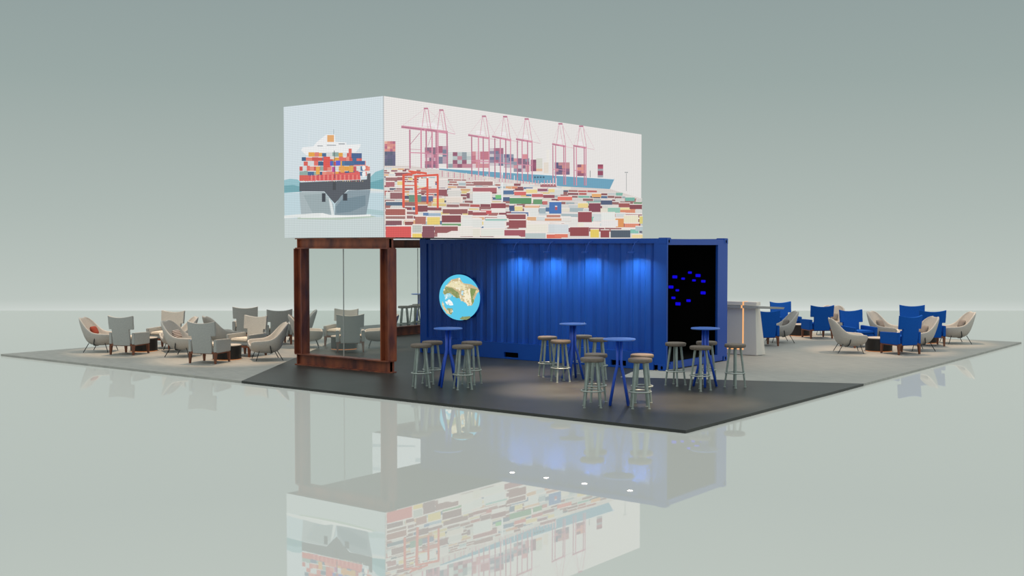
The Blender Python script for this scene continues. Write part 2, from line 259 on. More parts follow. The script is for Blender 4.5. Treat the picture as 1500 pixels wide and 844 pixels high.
# ---------------------------------------------------------------- LED screens
PORT_IMAGE = [
[95,156,186,1.495,1.321,7.664,1.403,7.605,1.337,7.46,1.157,5.464,1.138,1.494,1.115],
[240,243,242,1.495,1.334,7.634,1.401,7.664,1.387,1.495,1.308],
[53,90,114,4.517,1.27,4.585,1.273,4.585,1.309,4.517,1.306],
[53,90,114,4.619,1.275,4.687,1.278,4.687,1.314,4.619,1.311],
[53,90,114,4.721,1.28,4.79,1.283,4.79,1.319,4.721,1.316],
[53,90,114,4.824,1.285,4.893,1.288,4.893,1.324,4.824,1.321],
[232,176,154,0.017,1.67,0.088,1.675,0.088,1.721,0.018,1.716],
[200,112,124,0.017,1.624,0.087,1.629,0.088,1.675,0.017,1.67],
[176,96,122,0.017,1.579,0.087,1.584,0.087,1.629,0.017,1.624],
[217,138,128,0.017,1.533,0.087,1.538,0.087,1.584,0.017,1.579],
[217,138,128,0.088,1.675,0.158,1.68,0.158,1.726,0.088,1.721],
[217,138,128,0.087,1.629,0.158,1.634,0.158,1.68,0.088,1.675],
[232,176,154,0.087,1.584,0.158,1.588,0.158,1.634,0.087,1.629],
[217,138,128,0.087,1.538,0.157,1.542,0.158,1.588,0.087,1.584],
[200,112,124,0.158,1.68,0.229,1.685,0.229,1.731,0.158,1.726],
[217,138,128,0.158,1.634,0.229,1.639,0.229,1.685,0.158,1.68],
[217,138,128,0.158,1.588,0.228,1.593,0.229,1.639,0.158,1.634],
[176,96,122,0.157,1.542,0.228,1.547,0.228,1.593,0.158,1.588],
[176,96,122,0.229,1.685,0.3,1.69,0.301,1.736,0.229,1.731],
[217,138,128,0.229,1.639,0.3,1.644,0.3,1.69,0.229,1.685],
[200,112,124,0.228,1.593,0.3,1.598,0.3,1.644,0.229,1.639],
[217,138,128,0.228,1.547,0.299,1.552,0.3,1.598,0.228,1.593],
[80,88,111,0.016,1.469,0.086,1.474,0.087,1.538,0.017,1.533],
[102,100,126,0.016,1.406,0.086,1.41,0.086,1.474,0.016,1.469],
[90,90,120,0.015,1.342,0.086,1.346,0.086,1.41,0.016,1.406],
[80,88,111,0.015,1.278,0.085,1.282,0.086,1.346,0.015,1.342],
[90,90,120,0.086,1.474,0.157,1.478,0.157,1.542,0.087,1.538],
[90,90,120,0.086,1.41,0.157,1.414,0.157,1.478,0.086,1.474],
[80,88,111,0.086,1.346,0.156,1.35,0.157,1.414,0.086,1.41],
[80,88,111,0.085,1.282,0.156,1.286,0.156,1.35,0.086,1.346],
[80,88,111,0.157,1.478,0.228,1.483,0.228,1.547,0.157,1.542],
[90,90,120,0.157,1.414,0.227,1.418,0.228,1.483,0.157,1.478],
[80,88,111,0.156,1.35,0.227,1.354,0.227,1.418,0.157,1.414],
[80,88,111,0.156,1.286,0.227,1.289,0.227,1.354,0.156,1.35],
[102,100,126,0.228,1.483,0.299,1.487,0.299,1.552,0.228,1.547],
[90,90,120,0.227,1.418,0.299,1.423,0.299,1.487,0.228,1.483],
[90,90,120,0.227,1.354,0.298,1.358,0.299,1.423,0.227,1.418],
[90,90,120,0.227,1.289,0.298,1.293,0.298,1.358,0.227,1.354],
[124,100,120,1.092,1.616,1.212,1.624,1.213,1.688,1.092,1.68],
[176,106,128,1.091,1.553,1.212,1.561,1.212,1.624,1.092,1.616],
[208,160,176,1.091,1.49,1.212,1.497,1.212,1.561,1.091,1.553],
[228,200,204,1.091,1.426,1.212,1.433,1.212,1.497,1.091,1.49],
[176,106,128,1.091,1.363,1.211,1.37,1.212,1.433,1.091,1.426],
[124,100,120,1.09,1.299,1.211,1.306,1.211,1.37,1.091,1.363],
[154,90,120,1.212,1.624,1.334,1.632,1.334,1.696,1.213,1.688],
[124,100,120,1.212,1.561,1.334,1.568,1.334,1.632,1.212,1.624],
[208,160,176,1.212,1.497,1.334,1.504,1.334,1.568,1.212,1.561],
[124,100,120,1.212,1.433,1.334,1.44,1.334,1.504,1.212,1.497],
[176,106,128,1.211,1.37,1.333,1.377,1.334,1.44,1.212,1.433],
[154,90,120,1.211,1.306,1.333,1.313,1.333,1.377,1.211,1.37],
[124,100,120,1.334,1.632,1.457,1.64,1.457,1.705,1.334,1.696],
[124,100,120,1.334,1.568,1.457,1.576,1.457,1.64,1.334,1.632],
[176,106,128,1.334,1.504,1.457,1.512,1.457,1.576,1.334,1.568],
[208,160,176,1.334,1.44,1.456,1.448,1.457,1.512,1.334,1.504],
[154,90,120,1.333,1.377,1.456,1.383,1.456,1.448,1.334,1.44],
[124,100,120,1.333,1.313,1.456,1.319,1.456,1.383,1.333,1.377],
[160,88,112,1.438,1.662,1.594,1.673,1.595,1.74,1.438,1.729],
[160,88,112,1.438,1.595,1.594,1.606,1.594,1.673,1.438,1.662],
[224,216,212,1.437,1.529,1.594,1.538,1.594,1.606,1.438,1.595],
[112,122,144,1.437,1.462,1.594,1.471,1.594,1.538,1.437,1.529],
[112,122,144,1.437,1.395,1.594,1.404,1.594,1.471,1.437,1.462],
[184,152,168,1.594,1.673,1.753,1.683,1.753,1.751,1.595,1.74],
[112,122,144,1.594,1.606,1.753,1.616,1.753,1.683,1.594,1.673],
[112,122,144,1.594,1.538,1.753,1.548,1.753,1.616,1.594,1.606],
[184,152,168,1.594,1.471,1.752,1.481,1.753,1.548,1.594,1.538],
[184,152,168,1.594,1.404,1.752,1.413,1.752,1.481,1.594,1.471],
[214,220,216,1.753,1.559,1.889,1.568,1.889,1.643,1.753,1.634],
[214,220,216,1.752,1.485,1.889,1.493,1.889,1.568,1.753,1.559],
[214,220,216,1.752,1.41,1.888,1.418,1.889,1.493,1.752,1.485],
[138,152,160,1.752,1.335,1.888,1.343,1.888,1.418,1.752,1.41],
[140,80,104,1.889,1.568,2.026,1.576,2.027,1.652,1.889,1.643],
[184,196,196,1.889,1.493,2.026,1.501,2.026,1.576,1.889,1.568],
[140,80,104,1.888,1.418,2.026,1.425,2.026,1.501,1.889,1.493],
[192,128,144,1.888,1.343,2.026,1.35,2.026,1.425,1.888,1.418],
[184,196,196,2.026,1.576,2.165,1.585,2.165,1.661,2.027,1.652],
[192,128,144,2.026,1.501,2.165,1.509,2.165,1.585,2.026,1.576],
[184,196,196,2.026,1.425,2.165,1.433,2.165,1.509,2.026,1.501],
[140,80,104,2.026,1.35,2.165,1.358,2.165,1.433,2.026,1.425],
[138,152,160,2.165,1.585,2.306,1.594,2.306,1.67,2.165,1.661],
[138,152,160,2.165,1.509,2.305,1.518,2.306,1.594,2.165,1.585],
[140,80,104,2.165,1.433,2.305,1.441,2.305,1.518,2.165,1.509],
[192,128,144,2.165,1.358,2.305,1.365,2.305,1.441,2.165,1.433],
[214,220,216,2.306,1.594,2.447,1.603,2.448,1.679,2.306,1.67],
[184,196,196,2.305,1.518,2.447,1.526,2.447,1.603,2.306,1.594],
[214,220,216,2.305,1.441,2.447,1.449,2.447,1.526,2.305,1.518],
[192,128,144,2.305,1.365,2.447,1.373,2.447,1.449,2.305,1.441],
[208,136,144,2.447,1.613,2.584,1.621,2.584,1.701,2.448,1.692],
[192,112,128,2.447,1.533,2.584,1.541,2.584,1.621,2.447,1.613],
[192,112,128,2.447,1.453,2.584,1.461,2.584,1.541,2.447,1.533],
[224,200,204,2.447,1.373,2.584,1.38,2.584,1.461,2.447,1.453],
[224,200,204,2.584,1.621,2.722,1.63,2.723,1.71,2.584,1.701],
[224,200,204,2.584,1.541,2.722,1.549,2.722,1.63,2.584,1.621],
[208,136,144,2.584,1.461,2.722,1.468,2.722,1.549,2.584,1.541],
[208,136,144,2.584,1.38,2.722,1.388,2.722,1.468,2.584,1.461],
[192,112,128,2.722,1.63,2.862,1.639,2.862,1.72,2.723,1.71],
[192,112,128,2.722,1.549,2.862,1.557,2.862,1.639,2.722,1.63],
[224,200,204,2.722,1.468,2.862,1.476,2.862,1.557,2.722,1.549],
[208,136,144,2.722,1.388,2.862,1.395,2.862,1.476,2.722,1.468],
[192,112,128,2.862,1.639,3.003,1.647,3.003,1.729,2.862,1.72],
[192,112,128,2.862,1.557,3.003,1.566,3.003,1.647,2.862,1.639],
[224,200,204,2.862,1.476,3.003,1.484,3.003,1.566,2.862,1.557],
[208,136,144,2.862,1.395,3.003,1.403,3.003,1.484,2.862,1.476],
[208,200,204,3.003,1.738,3.156,1.748,3.156,1.807,3.003,1.797],
[138,128,152,3.003,1.679,3.156,1.689,3.156,1.748,3.003,1.738],
[208,200,204,3.003,1.62,3.156,1.63,3.156,1.689,3.003,1.679],
[106,112,140,3.003,1.561,3.156,1.57,3.156,1.63,3.003,1.62],
[138,128,152,3.003,1.503,3.156,1.511,3.156,1.57,3.003,1.561],
[208,200,204,3.003,1.444,3.156,1.452,3.156,1.511,3.003,1.503],
[160,96,120,3.156,1.748,3.311,1.758,3.311,1.818,3.156,1.807],
[106,112,140,3.156,1.689,3.311,1.699,3.311,1.758,3.156,1.748],
[138,128,152,3.156,1.63,3.311,1.639,3.311,1.699,3.156,1.689],
[106,112,140,3.156,1.57,3.311,1.58,3.311,1.639,3.156,1.63],
[160,96,120,3.156,1.511,3.311,1.52,3.311,1.58,3.156,1.57],
[208,200,204,3.156,1.452,3.311,1.461,3.311,1.52,3.156,1.511],
[160,96,120,3.311,1.758,3.468,1.768,3.468,1.828,3.311,1.818],
[160,96,120,3.311,1.699,3.468,1.709,3.468,1.768,3.311,1.758],
[138,128,152,3.311,1.639,3.468,1.649,3.468,1.709,3.311,1.699],
[138,128,152,3.311,1.58,3.468,1.589,3.468,1.649,3.311,1.639],
[138,128,152,3.311,1.52,3.468,1.529,3.468,1.589,3.311,1.58],
[106,112,140,3.311,1.461,3.468,1.469,3.468,1.529,3.311,1.52],
[85,95,132,3.49,1.636,3.649,1.646,3.649,1.716,3.49,1.705],
[136,144,164,3.49,1.567,3.649,1.577,3.649,1.646,3.49,1.636],
[136,144,164,3.49,1.498,3.649,1.507,3.649,1.577,3.49,1.567],
[184,180,188,3.49,1.429,3.649,1.438,3.649,1.507,3.49,1.498],
[136,144,164,3.649,1.646,3.809,1.656,3.809,1.726,3.649,1.716],
[85,95,132,3.649,1.577,3.809,1.586,3.809,1.656,3.649,1.646],
[136,144,164,3.649,1.507,3.809,1.516,3.809,1.586,3.649,1.577],
[184,180,188,3.649,1.438,3.809,1.447,3.809,1.516,3.649,1.507],
[208,144,152,3.809,1.572,3.942,1.58,3.942,1.65,3.809,1.642],
[136,144,160,3.809,1.502,3.942,1.51,3.942,1.58,3.809,1.572],
[208,144,152,3.809,1.433,3.942,1.44,3.942,1.51,3.809,1.502],
[136,144,160,3.809,1.363,3.942,1.37,3.942,1.44,3.809,1.433],
[124,96,120,3.942,1.58,4.076,1.588,4.076,1.658,3.942,1.65],
[124,96,120,3.942,1.51,4.076,1.517,4.076,1.588,3.942,1.58],
[200,196,204,3.942,1.44,4.076,1.447,4.076,1.517,3.942,1.51],
[124,96,120,3.942,1.37,4.076,1.376,4.076,1.447,3.942,1.44],
[124,96,120,4.076,1.588,4.212,1.596,4.212,1.666,4.076,1.658],
[124,96,120,4.076,1.517,4.212,1.525,4.212,1.596,4.076,1.588],
[124,96,120,4.076,1.447,4.212,1.454,4.212,1.525,4.076,1.517],
[200,196,204,4.076,1.376,4.212,1.383,4.212,1.454,4.076,1.447],
[136,144,160,4.212,1.596,4.348,1.604,4.348,1.675,4.212,1.666],
[124,96,120,4.212,1.525,4.348,1.533,4.348,1.604,4.212,1.596],
[208,144,152,4.212,1.454,4.348,1.462,4.348,1.533,4.212,1.525],
[208,144,152,4.212,1.383,4.349,1.39,4.348,1.462,4.212,1.454],
[216,136,144,4.111,1.646,4.301,1.658,4.301,1.757,4.111,1.745],
[142,74,102,4.396,1.589,4.492,1.594,4.492,1.655,4.396,1.649],
[142,74,102,4.396,1.528,4.492,1.534,4.492,1.594,4.396,1.589],
[124,68,96,4.396,1.468,4.492,1.473,4.492,1.534,4.396,1.528],
[124,68,96,4.396,1.407,4.492,1.412,4.492,1.473,4.396,1.468],
[124,68,96,4.492,1.594,4.589,1.6,4.589,1.661,4.492,1.655],
[142,74,102,4.492,1.534,4.589,1.539,4.589,1.6,4.492,1.594],
[142,74,102,4.492,1.473,4.589,1.478,4.589,1.539,4.492,1.534],
[124,68,96,4.492,1.412,4.589,1.417,4.589,1.478,4.492,1.473],
[216,216,204,4.589,1.635,4.809,1.648,4.809,1.703,4.589,1.689],
[216,216,204,4.589,1.581,4.809,1.593,4.809,1.648,4.589,1.635],
[216,216,204,4.589,1.526,4.809,1.538,4.809,1.593,4.589,1.581],
[216,216,204,4.589,1.472,4.809,1.483,4.809,1.538,4.589,1.526],
[232,184,152,4.589,1.417,4.809,1.429,4.809,1.483,4.589,1.472],
[232,222,208,4.859,1.388,5.033,1.396,5.032,1.629,4.858,1.619],
[240,236,228,4.957,1.625,5.057,1.631,5.056,1.907,4.957,1.9],
[80,76,112,5.259,1.576,5.399,1.584,5.398,1.65,5.258,1.642],
[80,76,112,5.259,1.51,5.399,1.518,5.399,1.584,5.259,1.576],
[192,132,136,5.259,1.444,5.399,1.452,5.399,1.518,5.259,1.51],
[106,88,120,5.259,1.379,5.399,1.385,5.399,1.452,5.259,1.444],
[192,132,136,5.399,1.584,5.54,1.592,5.54,1.658,5.398,1.65],
[106,88,120,5.399,1.518,5.54,1.525,5.54,1.592,5.399,1.584],
[80,76,112,5.399,1.452,5.54,1.459,5.54,1.525,5.399,1.518],
[106,88,120,5.399,1.385,5.541,1.392,5.54,1.459,5.399,1.452],
[192,132,136,5.54,1.592,5.683,1.6,5.682,1.667,5.54,1.658],
[216,144,122,5.54,1.525,5.683,1.533,5.683,1.6,5.54,1.592],
[140,96,120,5.54,1.459,5.683,1.466,5.683,1.533,5.54,1.525],
[192,132,136,5.541,1.392,5.683,1.399,5.683,1.466,5.54,1.459],
[192,132,136,5.683,1.6,5.826,1.608,5.826,1.675,5.682,1.667],
[192,132,136,5.683,1.533,5.827,1.541,5.826,1.608,5.683,1.6],
[140,96,120,5.683,1.466,5.827,1.474,5.827,1.541,5.683,1.533],
[106,88,120,5.683,1.399,5.827,1.407,5.827,1.474,5.683,1.466],
[140,80,104,6.118,1.583,6.28,1.592,6.28,1.656,6.118,1.647],
[224,144,128,6.119,1.519,6.28,1.527,6.28,1.592,6.118,1.583],
[168,88,104,6.119,1.455,6.28,1.463,6.28,1.527,6.119,1.519],
[140,80,104,6.119,1.391,6.281,1.399,6.28,1.463,6.119,1.455],
[224,144,128,6.28,1.592,6.443,1.601,6.443,1.665,6.28,1.656],
[224,144,128,6.28,1.527,6.443,1.536,6.443,1.601,6.28,1.592],
[224,144,128,6.28,1.463,6.443,1.471,6.443,1.536,6.28,1.527],
[140,80,104,6.281,1.399,6.444,1.407,6.443,1.471,6.28,1.463],
[140,60,84,6.942,1.644,7.169,1.657,7.169,1.706,6.942,1.693],
[176,74,96,6.942,1.596,7.169,1.608,7.169,1.657,6.942,1.644],
[160,160,168,6.943,1.547,7.17,1.558,7.169,1.608,6.942,1.596],
[140,60,84,6.943,1.498,7.17,1.509,7.17,1.558,6.943,1.547],
[140,60,84,6.943,1.449,7.17,1.46,7.17,1.509,6.943,1.498],
[160,160,168,6.943,1.4,7.17,1.411,7.17,1.46,6.943,1.449],
[138,142,144,6.622,1.538,6.622,1.385,6.65,1.386,6.649,1.539],
[160,164,164,8.16,1.554,8.163,1.137,8.185,1.138,8.182,1.555],
[160,164,164,8.095,1.56,8.247,1.568,8.247,1.59,8.095,1.583],
[220,210,204,0,1.277,0.679,1.315,1.494,1.115,5.464,1.138,7.46,1.157,8.86,0.984,8.86,0.032,0,0],
[244,236,230,0,1.243,0.032,1.244,0.031,1.233,0,1.231],
[230,228,222,0,1.207,0.024,1.208,0.025,1.234,0,1.233],
[212,220,220,0.032,1.249,0.2,1.257,0.2,1.246,0.031,1.237],
[212,220,220,0.031,1.213,0.189,1.219,0.189,1.245,0.032,1.239],
[244,236,230,0.2,1.25,0.355,1.257,0.354,1.246,0.199,1.237],
[237,212,136,0.199,1.213,0.345,1.219,0.345,1.246,0.2,1.24],
[244,236,230,0.355,1.26,0.534,1.268,0.534,1.257,0.354,1.247],
[224,168,120,0.354,1.223,0.523,1.23,0.523,1.257,0.354,1.25],
[244,236,230,0.534,1.265,0.68,1.271,0.679,1.26,0.534,1.252],
[138,74,82,0.534,1.228,0.671,1.233,0.671,1.26,0.534,1.254],
[244,236,230,0,1.211,0.082,1.214,0.082,1.203,0,1.199],
[154,102,102,0,1.175,0.072,1.178,0.072,1.204,0,1.201],
[244,236,230,0.082,1.215,0.179,1.219,0.179,1.208,0.082,1.203],
[230,228,222,0.082,1.179,0.173,1.182,0.173,1.208,0.082,1.205],
[244,236,230,0.179,1.22,0.351,1.227,0.351,1.216,0.179,1.207],
[138,74,82,0.179,1.183,0.34,1.189,0.34,1.216,0.179,1.209],
[244,236,230,0.351,1.223,0.479,1.228,0.479,1.217,0.351,1.21],
[230,228,222,0.351,1.186,0.471,1.19,0.471,1.217,0.351,1.212],
[138,74,82,0.479,1.227,0.581,1.231,0.581,1.219,0.479,1.214],
[138,74,82,0.478,1.19,0.574,1.194,0.575,1.22,0.479,1.217],
[244,236,230,0.581,1.236,0.704,1.242,0.704,1.23,0.581,1.224],
[230,228,222,0.581,1.199,0.696,1.204,0.696,1.231,0.581,1.226],
[244,236,230,0.704,1.242,0.853,1.248,0.853,1.237,0.704,1.229],
[240,234,216,0.704,1.204,0.844,1.21,0.844,1.237,0.704,1.231],
[154,102,102,0.853,1.247,0.97,1.252,0.97,1.24,0.853,1.234],
[154,102,102,0.853,1.21,0.963,1.214,0.963,1.241,0.853,1.237],
[244,236,230,0,1.175,0.143,1.181,0.143,1.17,0,1.163],
[154,102,102,0,1.139,0.134,1.144,0.134,1.17,0,1.165],
[244,236,230,0.143,1.181,0.271,1.186,0.271,1.175,0.143,1.169],
[240,234,216,0.143,1.145,0.263,1.149,0.263,1.176,0.143,1.171],
[244,236,230,0.271,1.182,0.424,1.188,0.423,1.177,0.271,1.169],
[84,88,108,0.271,1.145,0.414,1.15,0.414,1.177,0.271,1.172],
[244,236,230,0.424,1.19,0.545,1.195,0.545,1.184,0.423,1.177],
[154,102,102,0.423,1.153,0.538,1.157,0.538,1.184,0.423,1.18],
[244,236,230,0.545,1.194,0.69,1.2,0.69,1.189,0.545,1.182],
[192,90,88,0.545,1.157,0.681,1.162,0.681,1.189,0.545,1.184],
[154,102,102,0.69,1.201,0.858,1.208,0.858,1.197,0.69,1.189],
[154,102,102,0.69,1.164,0.848,1.17,0.848,1.197,0.69,1.191],
[244,236,230,0.858,1.206,0.981,1.211,0.981,1.199,0.858,1.193],
[168,106,102,0.858,1.168,0.974,1.173,0.974,1.2,0.858,1.195],
[244,236,230,0.981,1.214,1.176,1.222,1.176,1.211,0.981,1.201],
[212,220,220,0.981,1.176,1.164,1.183,1.164,1.21,0.981,1.203],
[244,236,230,0,1.136,0.118,1.141,0.118,1.13,0,1.124],
[224,168,120,0,1.1,0.108,1.104,0.108,1.13,0,1.126],
[244,236,230,0.118,1.144,0.277,1.151,0.277,1.14,0.118,1.132],
[212,220,220,0.118,1.108,0.267,1.113,0.267,1.139,0.118,1.134],
[244,236,230,0.277,1.145,0.441,1.152,0.441,1.141,0.277,1.133],
[230,228,222,0.277,1.109,0.431,1.114,0.431,1.141,0.277,1.135],
[244,236,230,0.441,1.153,0.622,1.16,0.622,1.149,0.441,1.14],
[138,74,82,0.441,1.116,0.611,1.122,0.611,1.149,0.441,1.143],
[244,236,230,0.622,1.163,0.752,1.168,0.752,1.157,0.622,1.15],
[192,90,88,0.621,1.126,0.744,1.13,0.745,1.157,0.622,1.153],
[244,236,230,0.752,1.168,0.914,1.175,0.914,1.164,0.752,1.156],
[169,188,192,0.752,1.131,0.904,1.136,0.904,1.163,0.752,1.158],
[244,236,230,0.914,1.172,1.026,1.176,1.026,1.164,0.913,1.159],
[154,102,102,0.913,1.134,1.019,1.138,1.02,1.165,0.914,1.161],
[244,236,230,1.026,1.178,1.215,1.185,1.214,1.174,1.026,1.165],
[168,106,102,1.026,1.14,1.203,1.146,1.203,1.174,1.026,1.167],
[244,236,230,1.215,1.183,1.35,1.189,1.35,1.177,1.214,1.17],
[240,234,216,1.214,1.145,1.342,1.15,1.342,1.177,1.214,1.173],
[244,236,230,0,1.099,0.068,1.101,0.068,1.09,0,1.086],
[84,88,108,0,1.062,0.061,1.064,0.062,1.091,0,1.089],
[240,234,216,0.068,1.104,0.176,1.108,0.176,1.097,0.068,1.092],
[240,234,216,0.068,1.067,0.169,1.071,0.169,1.097,0.068,1.094],
[244,236,230,0.176,1.11,0.299,1.115,0.298,1.104,0.176,1.098],
[230,228,222,0.176,1.073,0.291,1.077,0.291,1.104,0.176,1.1],
[244,236,230,0.299,1.112,0.435,1.117,0.435,1.106,0.298,1.099],
[154,102,102,0.298,1.075,0.427,1.079,0.427,1.106,0.298,1.102],
[244,236,230,0.435,1.116,0.609,1.123,0.609,1.112,0.435,1.103],
[168,106,102,0.435,1.079,0.598,1.084,0.599,1.112,0.435,1.106],
[244,236,230,0.609,1.121,0.733,1.126,0.733,1.114,0.609,1.108],
[168,106,102,0.609,1.083,0.726,1.087,0.726,1.114,0.609,1.11],
[244,236,230,0.733,1.126,0.861,1.131,0.861,1.119,0.733,1.113],
[230,228,222,0.733,1.088,0.853,1.092,0.853,1.119,0.733,1.115],
[244,236,230,0.861,1.132,1.029,1.139,1.029,1.127,0.861,1.119],
[168,106,102,0.861,1.094,1.019,1.1,1.019,1.127,0.861,1.122],
[244,236,230,1.029,1.145,1.228,1.152,1.228,1.141,1.029,1.132],
[169,188,192,1.029,1.106,1.216,1.113,1.216,1.141,1.029,1.134],
[244,236,230,1.228,1.151,1.378,1.157,1.378,1.145,1.228,1.138],
[169,188,192,1.228,1.113,1.369,1.117,1.369,1.145,1.228,1.14],
[244,236,230,1.378,1.159,1.494,1.163,1.494,1.151,1.378,1.145],
[212,220,220,1.378,1.12,1.487,1.124,1.487,1.152,1.378,1.148],
[244,236,230,0,1.063,0.113,1.066,0.113,1.055,0,1.05],
[169,188,192,0,1.025,0.101,1.028,0.101,1.056,0,1.052],
[244,236,230,0.113,1.064,0.242,1.069,0.242,1.057,0.113,1.051],
[230,228,222,0.112,1.026,0.234,1.03,0.234,1.057,0.113,1.053],
[244,236,230,0.242,1.072,0.419,1.078,0.419,1.067,0.242,1.058],
[224,168,120,0.242,1.033,0.408,1.038,0.408,1.066,0.242,1.061],
[244,236,230,0.419,1.075,0.633,1.082,0.633,1.071,0.419,1.061],
[154,102,102,0.419,1.036,0.62,1.042,0.62,1.07,0.419,1.064],
[237,212,136,0.633,1.091,0.756,1.095,0.756,1.083,0.633,1.077],
[237,212,136,0.633,1.052,0.748,1.055,0.748,1.084,0.633,1.08],
[244,236,230,0.756,1.095,0.974,1.103,0.974,1.091,0.756,1.081],
[138,74,82,0.755,1.055,0.961,1.062,0.961,1.091,0.756,1.084],
[224,168,120,0.974,1.098,1.158,1.105,1.158,1.093,0.974,1.085],
[224,168,120,0.974,1.059,1.147,1.064,1.147,1.093,0.974,1.087],
[244,236,230,1.158,1.111,1.349,1.118,1.349,1.106,1.158,1.097],
[230,228,222,1.158,1.071,1.338,1.077,1.338,1.106,1.158,1.1],
[244,236,230,1.349,1.116,1.533,1.123,1.533,1.111,1.349,1.102],
[230,228,222,1.349,1.076,1.521,1.081,1.521,1.11,1.349,1.105],
[244,236,230,1.533,1.124,1.682,1.13,1.682,1.117,1.533,1.11],
[138,74,82,1.532,1.084,1.673,1.088,1.673,1.118,1.533,1.113],
[244,236,230,1.682,1.131,1.909,1.139,1.909,1.127,1.682,1.117],
[154,102,102,1.682,1.09,1.895,1.097,1.895,1.126,1.682,1.119],
[244,236,230,1.909,1.136,2.149,1.145,2.149,1.133,1.909,1.122],
[168,106,102,1.909,1.095,2.135,1.102,2.135,1.132,1.909,1.125],
[244,236,230,2.149,1.146,2.289,1.151,2.289,1.138,2.149,1.132],
[154,102,102,2.149,1.105,2.28,1.109,2.28,1.139,2.149,1.134],
[244,236,230,0,1.026,0.084,1.028,0.084,1.016,0,1.012],
[212,220,220,0,0.986,0.071,0.988,0.071,1.017,0,1.015],
[244,236,230,0.084,1.032,0.22,1.037,0.219,1.024,0.084,1.018],
[224,168,120,0.083,0.992,0.211,0.996,0.211,1.025,0.084,1.021],
[244,236,230,0.219,1.033,0.428,1.041,0.428,1.029,0.219,1.019],
[169,188,192,0.219,0.993,0.415,0.999,0.415,1.028,0.219,1.022],
[244,236,230,0.428,1.04,0.591,1.046,0.591,1.033,0.428,1.026],
[138,74,82,0.428,0.999,0.581,1.004,0.581,1.033,0.428,1.029],
[244,236,230,0.591,1.049,0.732,1.054,0.732,1.042,0.591,1.035],
[154,102,102,0.591,1.009,0.723,1.013,0.723,1.042,0.591,1.038],
[244,236,230,0.732,1.048,0.912,1.054,0.912,1.042,0.732,1.034],
[168,106,102,0.732,1.007,0.901,1.012,0.902,1.042,0.732,1.037],
[244,236,230,0.913,1.063,1.136,1.071,1.136,1.059,0.912,1.049],
[240,234,216,0.912,1.022,1.122,1.028,1.122,1.058,0.912,1.051],
[154,102,102,1.136,1.065,1.336,1.072,1.336,1.06,1.136,1.051],
[154,102,102,1.136,1.023,1.324,1.029,1.324,1.059,1.136,1.053],
[244,236,230,1.336,1.07,1.54,1.078,1.54,1.065,1.336,1.056],
[138,74,82,1.336,1.028,1.528,1.034,1.528,1.065,1.336,1.059],
[127,192,174,1.54,1.08,1.777,1.089,1.777,1.076,1.54,1.066],
[127,192,174,1.54,1.038,1.762,1.045,1.762,1.075,1.54,1.068],
[244,236,230,1.777,1.094,2.014,1.102,2.014,1.09,1.777,1.079],
[168,106,102,1.777,1.051,1.999,1.058,1.999,1.089,1.777,1.082],
[244,236,230,2.014,1.103,2.269,1.112,2.269,1.1,2.014,1.088],
[212,220,220,2.014,1.06,2.253,1.067,2.253,1.099,2.014,1.091],
[240,228,216,2.253,1.072,2.269,1.073,2.269,1.102,2.253,1.102],
[244,236,230,2.269,1.106,2.44,1.112,2.44,1.099,2.269,1.091],
[168,106,102,2.269,1.063,2.429,1.068,2.429,1.099,2.269,1.094],
[244,236,230,2.44,1.112,2.654,1.12,2.654,1.107,2.44,1.097],
[154,102,102,2.44,1.069,2.641,1.075,2.641,1.106,2.44,1.1],
[244,236,230,2.654,1.124,2.839,1.131,2.839,1.117,2.654,1.109],
[240,234,216,2.654,1.08,2.828,1.086,2.828,1.118,2.654,1.112],
[244,236,230,2.839,1.132,3.068,1.14,3.068,1.127,2.839,1.117],
[212,220,220,2.839,1.088,3.054,1.095,3.054,1.127,2.839,1.12],
[244,236,230,0,0.98,0.09,0.982,0.09,0.97,0,0.966],
[240,234,216,0,0.938,0.078,0.941,0.078,0.971,0,0.969],
[244,236,230,0.09,0.983,0.277,0.989,0.277,0.976,0.09,0.968],
[168,106,102,0.09,0.941,0.265,0.946,0.265,0.976,0.09,0.971],
[244,236,230,0.277,0.997,0.48,1.004,0.48,0.991,0.277,0.982],
[212,220,220,0.277,0.954,0.467,0.96,0.468,0.991,0.277,0.985],
[244,236,230,0.48,1.005,0.633,1.01,0.633,0.997,0.48,0.99],
[230,228,222,0.48,0.962,0.624,0.966,0.624,0.997,0.48,0.993],
[244,236,230,0.633,1.01,0.877,1.019,0.877,1.006,0.633,0.996],
[230,228,222,0.633,0.967,0.862,0.974,0.862,1.005,0.633,0.998],
[240,228,216,0.862,0.978,0.877,0.979,0.877,1.009,0.862,1.008],
[212,220,220,0.877,1.014,1.079,1.021,1.079,1.008,0.877,0.999],
[212,220,220,0.876,0.97,1.066,0.976,1.066,1.007,0.877,1.002],
[84,88,108,1.079,1.022,1.274,1.029,1.274,1.016,1.079,1.007],
[84,88,108,1.078,0.979,1.262,0.984,1.262,1.016,1.079,1.01],
[74,106,148,1.274,1.024,1.427,1.029,1.427,1.015,1.274,1.009],
[74,106,148,1.273,0.98,1.417,0.984,1.417,1.016,1.274,1.012],
[212,220,220,1.427,1.037,1.664,1.045,1.664,1.032,1.427,1.021],
[212,220,220,1.427,0.992,1.65,0.999,1.65,1.031,1.427,1.024],
[240,228,216,1.65,1.003,1.664,1.004,1.664,1.035,1.65,1.034],
[244,236,230,1.664,1.045,1.885,1.053,1.884,1.039,1.664,1.03],
[154,102,102,1.664,1.001,1.871,1.007,1.871,1.039,1.664,1.033],
[244,236,230,1.884,1.049,2.054,1.054,2.054,1.04,1.884,1.033],
[154,102,102,1.884,1.004,2.044,1.008,2.044,1.041,1.884,1.036],
[169,188,192,2.054,1.06,2.273,1.067,2.273,1.054,2.054,1.044],
